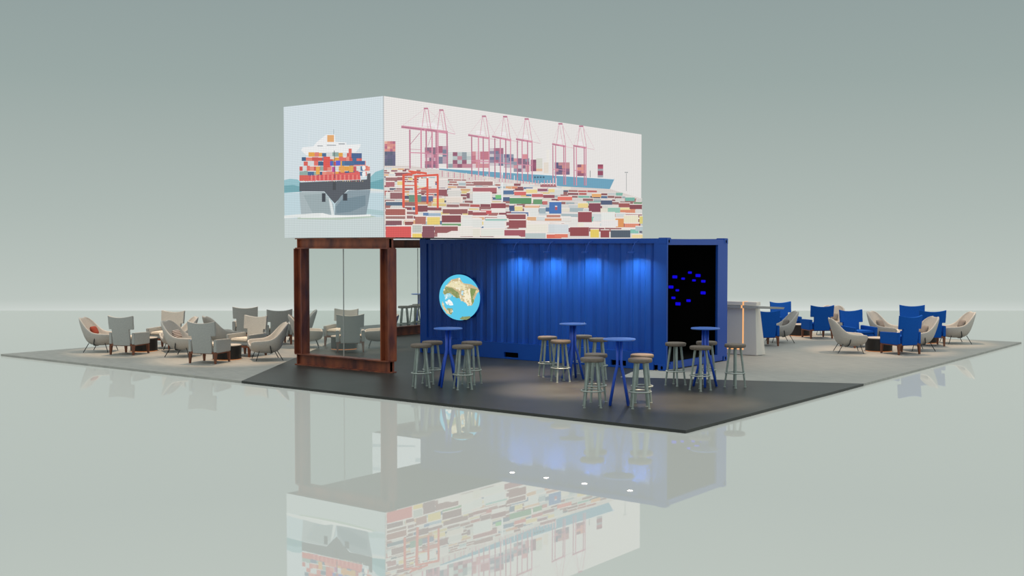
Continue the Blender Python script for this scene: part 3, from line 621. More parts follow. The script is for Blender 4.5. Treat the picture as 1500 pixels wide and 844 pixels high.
[169,188,192,2.054,1.015,2.259,1.02,2.259,1.053,2.054,1.047],
[244,236,230,2.273,1.063,2.547,1.072,2.547,1.059,2.272,1.047],
[154,102,102,2.272,1.017,2.53,1.024,2.53,1.058,2.272,1.05],
[240,228,216,2.53,1.029,2.547,1.03,2.547,1.062,2.53,1.061],
[244,236,230,2.547,1.074,2.741,1.08,2.741,1.066,2.547,1.058],
[212,220,220,2.547,1.028,2.73,1.033,2.73,1.066,2.547,1.061],
[244,236,230,2.741,1.087,3.025,1.096,3.025,1.083,2.741,1.071],
[168,106,102,2.741,1.04,3.008,1.048,3.008,1.082,2.741,1.074],
[240,228,216,3.008,1.053,3.025,1.054,3.025,1.086,3.008,1.085],
[244,236,230,3.025,1.098,3.19,1.103,3.19,1.089,3.025,1.082],
[169,188,192,3.025,1.051,3.18,1.055,3.18,1.089,3.025,1.085],
[244,236,230,3.19,1.1,3.366,1.106,3.366,1.091,3.19,1.084],
[168,106,102,3.19,1.053,3.355,1.058,3.355,1.092,3.19,1.087],
[244,236,230,3.366,1.109,3.573,1.116,3.573,1.102,3.366,1.093],
[212,220,220,3.366,1.062,3.561,1.067,3.561,1.102,3.366,1.096],
[244,236,230,3.573,1.117,3.81,1.125,3.81,1.11,3.573,1.1],
[230,228,222,3.573,1.069,3.795,1.075,3.795,1.11,3.573,1.103],
[138,74,82,3.81,1.126,4.046,1.134,4.047,1.119,3.81,1.109],
[138,74,82,3.81,1.078,4.032,1.084,4.032,1.119,3.81,1.112],
[230,228,222,4.047,1.13,4.339,1.14,4.339,1.126,4.047,1.113],
[230,228,222,4.047,1.082,4.322,1.09,4.322,1.125,4.047,1.117],
[240,228,216,4.322,1.095,4.339,1.095,4.339,1.129,4.322,1.128],
[244,236,230,4.339,1.135,4.521,1.142,4.521,1.126,4.339,1.119],
[212,220,220,4.339,1.086,4.51,1.091,4.51,1.127,4.339,1.122],
[244,236,230,0,0.94,0.139,0.945,0.139,0.931,0,0.925],
[138,74,82,0,0.896,0.128,0.9,0.129,0.932,0,0.928],
[244,236,230,0.139,0.945,0.372,0.952,0.372,0.939,0.139,0.929],
[230,228,222,0.139,0.9,0.358,0.906,0.358,0.938,0.139,0.932],
[240,228,216,0.358,0.91,0.372,0.911,0.372,0.942,0.358,0.941],
[244,236,230,0.372,0.954,0.547,0.96,0.547,0.946,0.372,0.939],
[240,234,216,0.372,0.909,0.536,0.914,0.537,0.946,0.372,0.942],
[244,236,230,0.547,0.955,0.81,0.964,0.81,0.951,0.547,0.94],
[230,228,222,0.547,0.91,0.794,0.917,0.794,0.95,0.547,0.943],
[240,228,216,0.794,0.921,0.81,0.922,0.81,0.954,0.794,0.953],
[244,236,230,0.811,0.973,1.085,0.982,1.085,0.969,0.81,0.957],
[237,212,136,0.81,0.927,1.069,0.934,1.069,0.968,0.81,0.96],
[240,228,216,1.069,0.939,1.085,0.94,1.085,0.972,1.069,0.971],
[168,106,102,1.085,0.982,1.269,0.988,1.269,0.974,1.085,0.966],
[168,106,102,1.085,0.936,1.258,0.941,1.258,0.974,1.085,0.969],
[244,236,230,1.269,0.988,1.523,0.996,1.523,0.982,1.269,0.972],
[212,220,220,1.269,0.941,1.508,0.947,1.508,0.981,1.269,0.975],
[240,228,216,1.508,0.952,1.523,0.953,1.523,0.985,1.508,0.984],
[74,106,148,1.523,0.989,1.71,0.995,1.71,0.981,1.523,0.973],
[74,106,148,1.523,0.942,1.699,0.947,1.699,0.981,1.523,0.976],
[244,236,230,1.71,0.996,2.007,1.006,2.007,0.992,1.71,0.98],
[224,168,120,1.71,0.949,1.989,0.957,1.989,0.991,1.71,0.983],
[240,228,216,1.989,0.962,2.007,0.963,2.007,0.995,1.989,0.995],
[244,236,230,2.007,1.008,2.289,1.017,2.289,1.003,2.007,0.992],
[154,102,102,2.007,0.96,2.271,0.968,2.272,1.002,2.007,0.995],
[240,228,216,2.271,0.973,2.289,0.973,2.289,1.007,2.272,1.006],
[244,236,230,2.289,1.019,2.559,1.028,2.559,1.014,2.289,1.003],
[230,228,222,2.289,0.971,2.543,0.978,2.543,1.013,2.289,1.006],
[240,228,216,2.543,0.983,2.559,0.984,2.559,1.017,2.543,1.016],
[169,188,192,2.559,1.028,2.784,1.036,2.784,1.021,2.559,1.012],
[169,188,192,2.559,0.98,2.77,0.985,2.77,1.021,2.559,1.015],
[244,236,230,2.784,1.043,2.974,1.049,2.974,1.034,2.784,1.026],
[138,74,82,2.784,0.994,2.962,0.999,2.962,1.035,2.784,1.029],
[244,236,230,2.974,1.038,3.169,1.044,3.169,1.029,2.974,1.021],
[84,88,108,2.974,0.988,3.157,0.993,3.157,1.029,2.974,1.024],
[244,236,230,3.169,1.048,3.348,1.054,3.348,1.038,3.169,1.031],
[74,106,148,3.169,0.998,3.337,1.003,3.337,1.039,3.169,1.034],
[244,236,230,3.348,1.062,3.533,1.068,3.533,1.053,3.348,1.045],
[169,188,192,3.348,1.012,3.522,1.017,3.522,1.053,3.348,1.048],
[224,168,120,3.533,1.057,3.742,1.064,3.742,1.048,3.533,1.04],
[224,168,120,3.533,1.007,3.73,1.012,3.73,1.048,3.533,1.043],
[229,140,106,3.742,1.065,3.932,1.071,3.932,1.055,3.742,1.048],
[229,140,106,3.742,1.014,3.921,1.019,3.921,1.056,3.742,1.051],
[244,236,230,3.932,1.08,4.132,1.087,4.132,1.071,3.932,1.063],
[138,74,82,3.932,1.029,4.12,1.034,4.12,1.072,3.932,1.066],
[244,236,230,4.132,1.078,4.478,1.089,4.478,1.074,4.132,1.06],
[74,106,148,4.132,1.026,4.457,1.035,4.457,1.073,4.132,1.063],
[240,228,216,4.457,1.041,4.478,1.042,4.478,1.078,4.457,1.077],
[244,236,230,4.478,1.093,4.797,1.104,4.797,1.088,4.478,1.075],
[240,234,216,4.478,1.041,4.778,1.05,4.778,1.087,4.478,1.079],
[240,228,216,4.778,1.055,4.797,1.056,4.797,1.092,4.778,1.091],
[244,236,230,4.797,1.103,5.006,1.109,5.007,1.093,4.797,1.084],
[168,106,102,4.797,1.05,4.994,1.055,4.994,1.094,4.797,1.088],
[244,236,230,5.006,1.116,5.262,1.125,5.262,1.109,5.007,1.098],
[212,220,220,5.007,1.064,5.247,1.07,5.247,1.109,5.007,1.102],
[212,220,220,5.262,1.119,5.512,1.127,5.512,1.111,5.262,1.101],
[212,220,220,5.262,1.066,5.497,1.072,5.497,1.111,5.262,1.104],
[240,234,216,5.512,1.129,5.857,1.14,5.857,1.125,5.512,1.111],
[240,234,216,5.512,1.075,5.836,1.084,5.836,1.123,5.512,1.114],
[240,228,216,5.836,1.09,5.857,1.091,5.857,1.128,5.836,1.127],
[244,236,230,0,0.894,0.13,0.897,0.13,0.883,0,0.878],
[230,228,222,0,0.847,0.118,0.85,0.118,0.884,0,0.881],
[244,236,230,0.13,0.898,0.3,0.903,0.3,0.889,0.13,0.882],
[84,88,108,0.13,0.851,0.29,0.855,0.29,0.889,0.13,0.885],
[244,236,230,0.3,0.902,0.473,0.907,0.473,0.893,0.3,0.886],
[154,102,102,0.3,0.854,0.463,0.859,0.463,0.893,0.3,0.889],
[244,236,230,0.473,0.912,0.765,0.921,0.765,0.908,0.473,0.896],
[138,74,82,0.473,0.864,0.748,0.871,0.749,0.906,0.473,0.899],
[240,228,216,0.748,0.877,0.765,0.877,0.765,0.911,0.749,0.91],
[212,220,220,0.765,0.924,0.972,0.93,0.972,0.915,0.765,0.907],
[212,220,220,0.765,0.875,0.959,0.88,0.96,0.915,0.765,0.91],
[244,236,230,0.972,0.93,1.239,0.938,1.239,0.924,0.972,0.913],
[192,90,88,0.972,0.881,1.223,0.888,1.223,0.923,0.972,0.917],
[240,228,216,1.223,0.893,1.239,0.893,1.239,0.927,1.223,0.927],
[244,236,230,1.239,0.941,1.431,0.947,1.431,0.932,1.239,0.924],
[224,168,120,1.239,0.892,1.42,0.896,1.42,0.932,1.239,0.927],
[168,106,102,1.431,0.939,1.652,0.946,1.652,0.931,1.431,0.922],
[168,106,102,1.431,0.89,1.639,0.895,1.639,0.931,1.431,0.925],
[244,236,230,1.652,0.95,1.838,0.956,1.838,0.94,1.652,0.933],
[84,88,108,1.652,0.9,1.827,0.904,1.827,0.941,1.652,0.936],
[244,236,230,1.838,0.959,2.107,0.968,2.107,0.953,1.838,0.942],
[230,228,222,1.838,0.909,2.091,0.915,2.091,0.952,1.838,0.945],
[240,228,216,2.091,0.92,2.107,0.921,2.107,0.956,2.091,0.955],
[244,236,230,2.107,0.967,2.417,0.976,2.417,0.962,2.107,0.949],
[224,168,120,2.107,0.916,2.398,0.923,2.399,0.96,2.107,0.953],
[240,228,216,2.399,0.929,2.417,0.929,2.417,0.965,2.399,0.964],
[244,236,230,2.417,0.977,2.621,0.983,2.621,0.967,2.417,0.959],
[230,228,222,2.417,0.926,2.608,0.93,2.608,0.968,2.417,0.963],
[244,236,230,2.621,0.983,2.82,0.989,2.82,0.973,2.621,0.965],
[84,88,108,2.621,0.931,2.808,0.936,2.808,0.974,2.621,0.969],
[110,154,116,2.82,0.992,3.032,0.998,3.032,0.982,2.82,0.974],
[110,154,116,2.82,0.94,3.02,0.945,3.02,0.983,2.82,0.977],
[244,236,230,3.032,0.993,3.321,1.002,3.321,0.986,3.032,0.975],
[230,228,222,3.032,0.941,3.303,0.947,3.303,0.986,3.032,0.978],
[240,228,216,3.303,0.953,3.321,0.953,3.321,0.99,3.303,0.989],
[244,236,230,3.321,1.008,3.613,1.017,3.613,1.001,3.321,0.989],
[230,228,222,3.321,0.954,3.595,0.962,3.595,1,3.321,0.993],
[240,228,216,3.595,0.967,3.613,0.967,3.613,1.004,3.595,1.004],
[244,236,230,3.613,1.008,3.837,1.015,3.837,0.999,3.613,0.99],
[138,74,82,3.612,0.955,3.823,0.96,3.823,0.999,3.613,0.993],
[138,74,82,3.837,1.027,4.149,1.036,4.149,1.02,3.837,1.008],
[138,74,82,3.837,0.972,4.13,0.98,4.13,1.019,3.837,1.011],
[240,228,216,4.13,0.985,4.149,0.986,4.149,1.024,4.13,1.023],
[244,236,230,4.149,1.029,4.493,1.04,4.493,1.024,4.149,1.01],
[240,234,216,4.149,0.974,4.472,0.983,4.472,1.023,4.149,1.014],
[240,228,216,4.472,0.988,4.493,0.989,4.493,1.027,4.472,1.026],
[244,236,230,4.493,1.038,4.716,1.045,4.716,1.027,4.493,1.019],
[230,228,222,4.493,0.982,4.703,0.988,4.703,1.028,4.493,1.022],
[212,220,220,4.716,1.058,4.996,1.066,4.996,1.049,4.716,1.038],
[212,220,220,4.716,1.002,4.979,1.009,4.979,1.049,4.716,1.042],
[244,236,230,4.996,1.064,5.29,1.073,5.29,1.056,4.996,1.045],
[74,106,148,4.996,1.008,5.272,1.015,5.272,1.056,4.996,1.048],
[244,236,230,5.29,1.073,5.508,1.08,5.508,1.062,5.29,1.053],
[212,220,220,5.29,1.016,5.495,1.022,5.495,1.063,5.29,1.057],
[244,236,230,5.508,1.071,5.773,1.079,5.773,1.062,5.508,1.052],
[84,88,108,5.508,1.014,5.757,1.021,5.757,1.062,5.508,1.055],
[244,236,230,5.773,1.086,6.146,1.098,6.146,1.081,5.773,1.066],
[168,106,102,5.773,1.029,6.124,1.038,6.124,1.08,5.773,1.07],
[240,228,216,6.124,1.044,6.146,1.045,6.146,1.085,6.124,1.084],
[244,236,230,6.146,1.092,6.508,1.103,6.508,1.085,6.146,1.072],
[192,90,88,6.146,1.033,6.486,1.042,6.486,1.085,6.146,1.075],
[240,228,216,6.486,1.048,6.508,1.049,6.508,1.089,6.486,1.088],
[244,236,230,6.508,1.106,6.921,1.119,6.922,1.102,6.508,1.086],
[192,90,88,6.508,1.047,6.897,1.057,6.896,1.1,6.508,1.09],
[240,228,216,6.897,1.064,6.922,1.065,6.922,1.106,6.896,1.105],
[244,236,230,0,0.847,0.077,0.848,0.076,0.833,0,0.83],
[192,90,88,0,0.797,0.061,0.799,0.061,0.835,0,0.833],
[240,228,216,0.061,0.801,0.076,0.802,0.077,0.836,0.061,0.836],
[244,236,230,0.077,0.849,0.237,0.853,0.237,0.838,0.076,0.831],
[138,74,82,0.076,0.798,0.227,0.802,0.227,0.838,0.076,0.835],
[244,236,230,0.237,0.862,0.478,0.869,0.478,0.854,0.237,0.845],
[168,106,102,0.237,0.812,0.463,0.817,0.464,0.854,0.237,0.848],
[240,228,216,0.463,0.822,0.478,0.822,0.478,0.858,0.464,0.857],
[244,236,230,0.478,0.864,0.657,0.869,0.657,0.854,0.478,0.847],
[224,168,120,0.478,0.813,0.646,0.817,0.646,0.854,0.478,0.85],
[244,236,230,0.657,0.877,0.896,0.884,0.896,0.869,0.657,0.86],
[212,220,220,0.657,0.826,0.881,0.831,0.881,0.868,0.657,0.863],
[240,228,216,0.881,0.836,0.896,0.836,0.896,0.872,0.881,0.871],
[168,106,102,0.896,0.872,1.129,0.879,1.129,0.863,0.896,0.854],
[168,106,102,0.896,0.82,1.115,0.825,1.115,0.863,0.896,0.858],
[240,228,216,1.115,0.83,1.129,0.83,1.129,0.866,1.115,0.866],
[244,236,230,1.129,0.885,1.33,0.891,1.33,0.875,1.129,0.867],
[138,74,82,1.129,0.833,1.318,0.837,1.318,0.875,1.129,0.87],
[244,236,230,1.33,0.89,1.604,0.897,1.604,0.882,1.33,0.871],
[230,228,222,1.33,0.837,1.587,0.843,1.587,0.881,1.33,0.875],
[240,228,216,1.587,0.848,1.604,0.849,1.604,0.885,1.587,0.885],
[212,220,220,1.604,0.906,1.848,0.914,1.848,0.897,1.604,0.888],
[212,220,220,1.604,0.853,1.833,0.859,1.833,0.897,1.604,0.892],
[240,228,216,1.833,0.863,1.847,0.864,1.848,0.901,1.833,0.9],
[244,236,230,1.848,0.905,2.134,0.913,2.134,0.897,1.847,0.886],
[169,188,192,1.847,0.851,2.117,0.857,2.117,0.897,1.848,0.89],
[240,228,216,2.117,0.863,2.134,0.863,2.134,0.901,2.117,0.9],
[237,212,136,2.134,0.913,2.358,0.919,2.358,0.902,2.134,0.894],
[237,212,136,2.134,0.858,2.344,0.863,2.344,0.903,2.134,0.898],
[244,236,230,2.358,0.916,2.719,0.927,2.719,0.911,2.358,0.898],
[240,234,216,2.358,0.862,2.7,0.87,2.7,0.91,2.358,0.901],
[240,228,216,2.7,0.876,2.719,0.877,2.719,0.915,2.7,0.914],
[244,236,230,2.719,0.93,2.935,0.936,2.935,0.919,2.719,0.911],
[74,106,148,2.719,0.875,2.922,0.879,2.922,0.92,2.719,0.915],
[244,236,230,2.935,0.937,3.248,0.946,3.248,0.93,2.935,0.918],
[138,74,82,2.935,0.882,3.229,0.889,3.229,0.929,2.935,0.922],
[240,228,216,3.229,0.894,3.248,0.895,3.248,0.934,3.229,0.933],
[244,236,230,3.248,0.946,3.566,0.955,3.566,0.938,3.248,0.926],
[212,220,220,3.248,0.889,3.547,0.896,3.547,0.937,3.248,0.93],
[240,228,216,3.547,0.902,3.566,0.902,3.566,0.942,3.547,0.941],
[244,236,230,3.566,0.959,3.827,0.967,3.827,0.949,3.566,0.94],
[138,74,82,3.566,0.902,3.811,0.908,3.811,0.949,3.566,0.943],
[244,236,230,3.827,0.964,4.125,0.972,4.125,0.955,3.827,0.944],
[168,106,102,3.827,0.906,4.107,0.913,4.107,0.955,3.827,0.948],
[240,228,216,4.107,0.918,4.126,0.919,4.125,0.959,4.107,0.958],
[244,236,230,4.125,0.981,4.412,0.989,4.412,0.971,4.125,0.961],
[240,234,216,4.126,0.923,4.395,0.929,4.395,0.971,4.125,0.965],
[240,228,216,4.395,0.934,4.412,0.935,4.412,0.975,4.395,0.975],
[244,236,230,4.412,0.981,4.725,0.99,4.725,0.973,4.412,0.961],
[230,228,222,4.412,0.923,4.706,0.93,4.706,0.972,4.412,0.965],
[240,228,216,4.706,0.935,4.725,0.936,4.725,0.976,4.706,0.976],
[244,236,230,4.725,0.998,5.081,1.008,5.081,0.991,4.725,0.978],
[237,212,136,4.725,0.939,5.059,0.947,5.059,0.99,4.725,0.982],
[240,228,216,5.059,0.953,5.081,0.954,5.081,0.995,5.059,0.994],
[244,236,230,5.081,1.004,5.441,1.014,5.441,0.997,5.081,0.983],
[212,220,220,5.081,0.944,5.419,0.952,5.419,0.996,5.081,0.987],
[240,228,216,5.419,0.958,5.441,0.959,5.441,1,5.419,1],
[154,102,102,5.441,1.019,5.738,1.028,5.738,1.009,5.441,0.998],
[154,102,102,5.441,0.958,5.72,0.965,5.72,1.009,5.441,1.002],
[244,236,230,5.738,1.022,6.173,1.034,6.173,1.017,5.738,1.001],
[138,74,82,5.738,0.961,6.149,0.971,6.149,1.015,5.738,1.005],
[240,228,216,6.149,0.977,6.173,0.978,6.173,1.021,6.148,1.02],
[244,236,230,6.173,1.038,6.493,1.048,6.493,1.029,6.173,1.017],
[192,90,88,6.173,0.976,6.474,0.984,6.474,1.029,6.173,1.021],
[244,236,230,6.493,1.047,6.96,1.061,6.96,1.043,6.493,1.025],
[230,228,222,6.493,0.984,6.935,0.995,6.935,1.041,6.493,1.03],
[240,228,216,6.935,1.002,6.96,1.003,6.96,1.047,6.935,1.046],
[244,236,230,6.96,1.058,7.352,1.069,7.352,1.05,6.96,1.036],
[138,74,82,6.96,0.994,7.328,1.003,7.328,1.05,6.96,1.04],
[240,228,216,7.328,1.009,7.352,1.01,7.352,1.055,7.328,1.054],
[244,236,230,7.352,1.082,7.697,1.092,7.697,1.072,7.352,1.06],
[212,220,220,7.352,1.017,7.676,1.025,7.676,1.072,7.352,1.064],
[127,192,174,7.697,1.08,8.005,1.089,8.005,1.069,7.697,1.058],
[127,192,174,7.697,1.015,7.986,1.022,7.986,1.069,7.697,1.062],
[192,90,88,0,0.797,0.081,0.798,0.08,0.781,0,0.778],
[192,90,88,0,0.743,0.069,0.745,0.07,0.783,0,0.782],
[168,106,102,0.081,0.806,0.339,0.813,0.339,0.797,0.081,0.788],
[168,106,102,0.08,0.752,0.323,0.758,0.323,0.797,0.081,0.791],
[240,228,216,0.323,0.763,0.338,0.763,0.339,0.801,0.323,0.8],
[244,236,230,0.339,0.809,0.589,0.816,0.589,0.8,0.339,0.791],
[240,234,216,0.338,0.755,0.573,0.76,0.573,0.8,0.339,0.794],
[240,228,216,0.573,0.765,0.588,0.766,0.589,0.803,0.573,0.803],
[244,236,230,0.589,0.818,0.79,0.823,0.789,0.806,0.589,0.799],
[237,212,136,0.588,0.763,0.777,0.767,0.777,0.807,0.589,0.802],
[138,74,82,0.79,0.82,1.069,0.827,1.069,0.811,0.789,0.801],
[138,74,82,0.789,0.765,1.052,0.77,1.052,0.81,0.789,0.804],
[240,228,216,1.052,0.776,1.069,0.776,1.069,0.815,1.052,0.814],
[244,236,230,1.069,0.83,1.333,0.837,1.333,0.821,1.069,0.811],
[192,90,88,1.069,0.775,1.317,0.78,1.317,0.82,1.069,0.815],
[240,228,216,1.317,0.785,1.333,0.786,1.333,0.824,1.317,0.824],
[244,236,230,1.333,0.84,1.601,0.847,1.601,0.83,1.333,0.821],
[84,88,108,1.333,0.784,1.585,0.789,1.585,0.83,1.333,0.824],
[240,228,216,1.585,0.794,1.601,0.795,1.601,0.834,1.585,0.833],
[244,236,230,1.601,0.845,1.905,0.853,1.905,0.836,1.601,0.825],
[154,102,102,1.601,0.788,1.887,0.794,1.887,0.835,1.601,0.829],
[240,228,216,1.887,0.799,1.905,0.8,1.905,0.84,1.887,0.839],
[230,228,222,1.905,0.852,2.109,0.857,2.109,0.839,1.905,0.832],
[230,228,222,1.905,0.794,2.096,0.798,2.097,0.84,1.905,0.836],
[244,236,230,2.109,0.861,2.324,0.867,2.324,0.849,2.109,0.841],
[138,74,82,2.109,0.803,2.311,0.808,2.311,0.85,2.109,0.845],
[244,236,230,2.324,0.865,2.66,0.874,2.66,0.857,2.324,0.845],
[230,228,222,2.324,0.807,2.641,0.814,2.641,0.856,2.324,0.849],
[240,228,216,2.641,0.82,2.66,0.82,2.66,0.861,2.641,0.86],
[244,236,230,2.66,0.879,2.993,0.888,2.993,0.871,2.66,0.859],
[237,212,136,2.66,0.82,2.973,0.827,2.973,0.87,2.66,0.863],
[240,228,216,2.973,0.833,2.993,0.834,2.993,0.875,2.973,0.874],
[244,236,230,2.993,0.89,3.383,0.9,3.383,0.883,2.993,0.869],
[230,228,222,2.993,0.83,3.363,0.838,3.363,0.882,2.993,0.873],
[240,228,216,3.363,0.845,3.383,0.845,3.383,0.887,3.363,0.886],
[244,236,230,3.383,0.893,3.711,0.901,3.711,0.883,3.383,0.872],
[230,228,222,3.383,0.832,3.691,0.839,3.691,0.883,3.383,0.876],
[240,228,216,3.691,0.844,3.711,0.845,3.711,0.887,3.691,0.887],
[230,228,222,3.711,0.91,4.035,0.918,4.035,0.9,3.711,0.889],
[230,228,222,3.711,0.848,4.015,0.855,4.015,0.9,3.711,0.893],
[240,228,216,4.015,0.861,4.035,0.861,4.035,0.904,4.015,0.903],
[244,236,230,4.035,0.921,4.334,0.929,4.334,0.91,4.035,0.9],
[237,212,136,4.035,0.859,4.316,0.865,4.316,0.91,4.035,0.904],
[240,228,216,4.316,0.871,4.334,0.871,4.334,0.914,4.316,0.914],
[244,236,230,4.334,0.928,4.636,0.936,4.637,0.917,4.334,0.906],
[230,228,222,4.334,0.865,4.618,0.872,4.618,0.917,4.334,0.91],
[240,228,216,4.618,0.877,4.637,0.878,4.637,0.921,4.618,0.92],
[244,236,230,4.636,0.94,5.086,0.953,5.086,0.934,4.637,0.919],
[154,102,102,4.637,0.877,5.064,0.887,5.064,0.933,4.636,0.923],
[240,228,216,5.064,0.894,5.086,0.895,5.086,0.939,5.064,0.938],
[244,236,230,5.086,0.948,5.455,0.958,5.455,0.939,5.086,0.926],
[169,188,192,5.086,0.884,5.433,0.892,5.432,0.938,5.086,0.93],
[240,228,216,5.432,0.898,5.455,0.898,5.455,0.943,5.432,0.942],
[168,106,102,5.455,0.965,5.773,0.974,5.773,0.954,5.455,0.943],
[168,106,102,5.455,0.901,5.754,0.907,5.754,0.954,5.455,0.947],
[240,228,216,5.754,0.913,5.773,0.913,5.773,0.958,5.754,0.958],
[244,236,230,5.773,0.962,6.139,0.972,6.139,0.952,5.773,0.939],
[154,102,102,5.773,0.896,6.117,0.904,6.117,0.951,5.773,0.943],
[240,228,216,6.117,0.91,6.14,0.911,6.139,0.956,6.117,0.955],
[244,236,230,6.139,0.975,6.62,0.988,6.62,0.969,6.139,0.952],
[127,192,174,6.14,0.909,6.595,0.919,6.595,0.967,6.139,0.956],
[240,228,216,6.595,0.926,6.62,0.927,6.62,0.973,6.595,0.972],
[244,236,230,6.62,0.987,7.056,0.999,7.056,0.979,6.62,0.964],
[84,88,108,6.62,0.92,7.031,0.929,7.03,0.978,6.62,0.968],
[240,228,216,7.031,0.936,7.056,0.937,7.056,0.984,7.03,0.983],
[244,236,230,7.056,1.001,7.341,1.008,7.342,0.987,7.056,0.977],
[74,106,148,7.056,0.933,7.325,0.938,7.324,0.988,7.056,0.982],
[244,236,230,7.341,1.017,7.648,1.025,7.648,1.004,7.342,0.993],
[154,102,102,7.342,0.948,7.63,0.955,7.63,1.005,7.341,0.998],
[244,236,230,7.648,1.012,7.96,1.021,7.96,0.999,7.648,0.988],
[154,102,102,7.648,0.943,7.942,0.949,7.941,1,7.648,0.993],
[244,236,230,7.96,1.024,8.474,1.038,8.474,1.017,7.96,1],
[169,188,192,7.961,0.954,8.447,0.965,8.446,1.016,7.96,1.004],
[240,228,216,8.447,0.972,8.474,0.973,8.474,1.022,8.446,1.021],
[169,188,192,0,0.746,0.134,0.749,0.134,0.731,0,0.727],
[169,188,192,0,0.689,0.122,0.691,0.122,0.733,0,0.73],
[154,102,102,0.134,0.75,0.327,0.754,0.327,0.736,0.134,0.73],
[154,102,102,0.133,0.692,0.315,0.695,0.315,0.737,0.134,0.734],
[84,88,108,0.327,0.757,0.647,0.765,0.647,0.748,0.327,0.737],
[84,88,108,0.326,0.699,0.63,0.705,0.631,0.747,0.327,0.741],
[240,228,216,0.63,0.711,0.647,0.711,0.647,0.752,0.631,0.751],
[244,236,230,0.647,0.772,0.917,0.778,0.917,0.761,0.647,0.751],
[212,220,220,0.647,0.713,0.901,0.718,0.901,0.761,0.647,0.755],
[240,228,216,0.901,0.723,0.917,0.724,0.917,0.765,0.901,0.764],
[244,236,230,0.917,0.769,1.292,0.778,1.292,0.761,0.917,0.749],
[138,74,82,0.917,0.71,1.275,0.716,1.275,0.76,0.917,0.752],
[240,228,216,1.275,0.723,1.292,0.724,1.292,0.765,1.275,0.765],
[244,236,230,1.293,0.788,1.57,0.795,1.57,0.776,1.292,0.767],
[192,90,88,1.292,0.727,1.553,0.732,1.553,0.776,1.292,0.771],
[240,228,216,1.553,0.738,1.57,0.738,1.57,0.78,1.553,0.78],
[244,236,230,1.57,0.787,1.945,0.796,1.945,0.779,1.57,0.766],
[240,234,216,1.57,0.726,1.927,0.733,1.927,0.777,1.57,0.77],
[240,228,216,1.927,0.74,1.945,0.74,1.945,0.783,1.927,0.782],
[244,236,230,1.945,0.805,2.289,0.813,2.289,0.795,1.945,0.784],
[154,102,102,1.945,0.743,2.27,0.75,2.27,0.794,1.945,0.788],
[240,228,216,2.27,0.756,2.289,0.756,2.289,0.799,2.27,0.799],
[244,236,230,2.289,0.808,2.529,0.814,2.529,0.795,2.289,0.787],
[230,228,222,2.289,0.746,2.514,0.75,2.514,0.796,2.289,0.791],
[138,74,82,2.529,0.811,2.798,0.817,2.798,0.798,2.529,0.789],
[138,74,82,2.529,0.748,2.781,0.752,2.781,0.798,2.529,0.793],
[240,228,216,2.781,0.758,2.798,0.758,2.798,0.802,2.781,0.801],
[84,88,108,2.798,0.817,3.097,0.825,3.097,0.806,2.798,0.796],
[84,88,108,2.798,0.754,3.079,0.759,3.079,0.806,2.798,0.8],
[240,228,216,3.079,0.765,3.097,0.765,3.097,0.81,3.079,0.809],
[244,236,230,3.097,0.836,3.481,0.846,3.481,0.827,3.097,0.814],
[74,106,148,3.097,0.772,3.46,0.779,3.46,0.826,3.097,0.818],
[240,228,216,3.46,0.786,3.48,0.787,3.481,0.831,3.46,0.831],
[230,228,222,3.481,0.837,3.823,0.845,3.823,0.826,3.481,0.814],
[230,228,222,3.48,0.772,3.803,0.778,3.803,0.825,3.481,0.819],
[240,228,216,3.803,0.784,3.823,0.785,3.823,0.83,3.803,0.829],
[244,236,230,3.823,0.857,4.075,0.863,4.075,0.843,3.823,0.834],
[154,102,102,3.823,0.791,4.06,0.796,4.06,0.843,3.823,0.838],
[244,236,230,4.075,0.85,4.467,0.86,4.467,0.84,4.075,0.827],
[154,102,102,4.075,0.784,4.446,0.791,4.446,0.839,4.075,0.832],
[240,228,216,4.446,0.797,4.467,0.798,4.467,0.844,4.446,0.844],
[244,236,230,4.467,0.864,4.791,0.872,4.791,0.852,4.467,0.841],
[237,212,136,4.467,0.797,4.771,0.803,4.771,0.852,4.467,0.845],
[240,228,216,4.771,0.809,4.791,0.809,4.791,0.856,4.771,0.855],
[244,236,230,4.791,0.867,5.122,0.875,5.122,0.854,4.791,0.843],
[240,234,216,4.791,0.799,5.102,0.805,5.102,0.854,4.791,0.848],
[240,228,216,5.102,0.811,5.122,0.811,5.122,0.859,5.102,0.858],
[244,236,230,5.122,0.875,5.424,0.883,5.424,0.861,5.122,0.851],
[138,74,82,5.122,0.806,5.406,0.812,5.406,0.862,5.122,0.856],
[244,236,230,5.424,0.889,5.851,0.9,5.851,0.879,5.424,0.865],
[212,220,220,5.424,0.82,5.827,0.828,5.827,0.878,5.424,0.87],
[240,228,216,5.827,0.835,5.851,0.835,5.851,0.884,5.827,0.883],
[244,236,230,5.851,0.904,6.324,0.915,6.324,0.895,5.851,0.879],
[230,228,222,5.851,0.833,6.3,0.842,6.299,0.894,5.851,0.884],
[240,228,216,6.3,0.85,6.324,0.85,6.324,0.899,6.299,0.899],
[244,236,230,6.324,0.919,6.755,0.93,6.755,0.909,6.324,0.895],
[154,102,102,6.324,0.848,6.731,0.856,6.73,0.908,6.324,0.899],
[240,228,216,6.731,0.863,6.756,0.864,6.755,0.913,6.73,0.913],
[244,236,230,6.755,0.921,7.221,0.933,7.222,0.911,6.755,0.896],
[169,188,192,6.756,0.849,7.196,0.858,7.196,0.91,6.755,0.901],
[240,228,216,7.196,0.865,7.222,0.866,7.222,0.916,7.196,0.915],
[244,236,230,7.222,0.93,7.689,0.942,7.689,0.92,7.222,0.905],
[138,74,82,7.222,0.857,7.663,0.866,7.662,0.919,7.222,0.91],
[240,228,216,7.662,0.873,7.689,0.874,7.689,0.925,7.662,0.924],
[244,236,230,7.689,0.953,8.084,0.963,8.084,0.94,7.689,0.927],
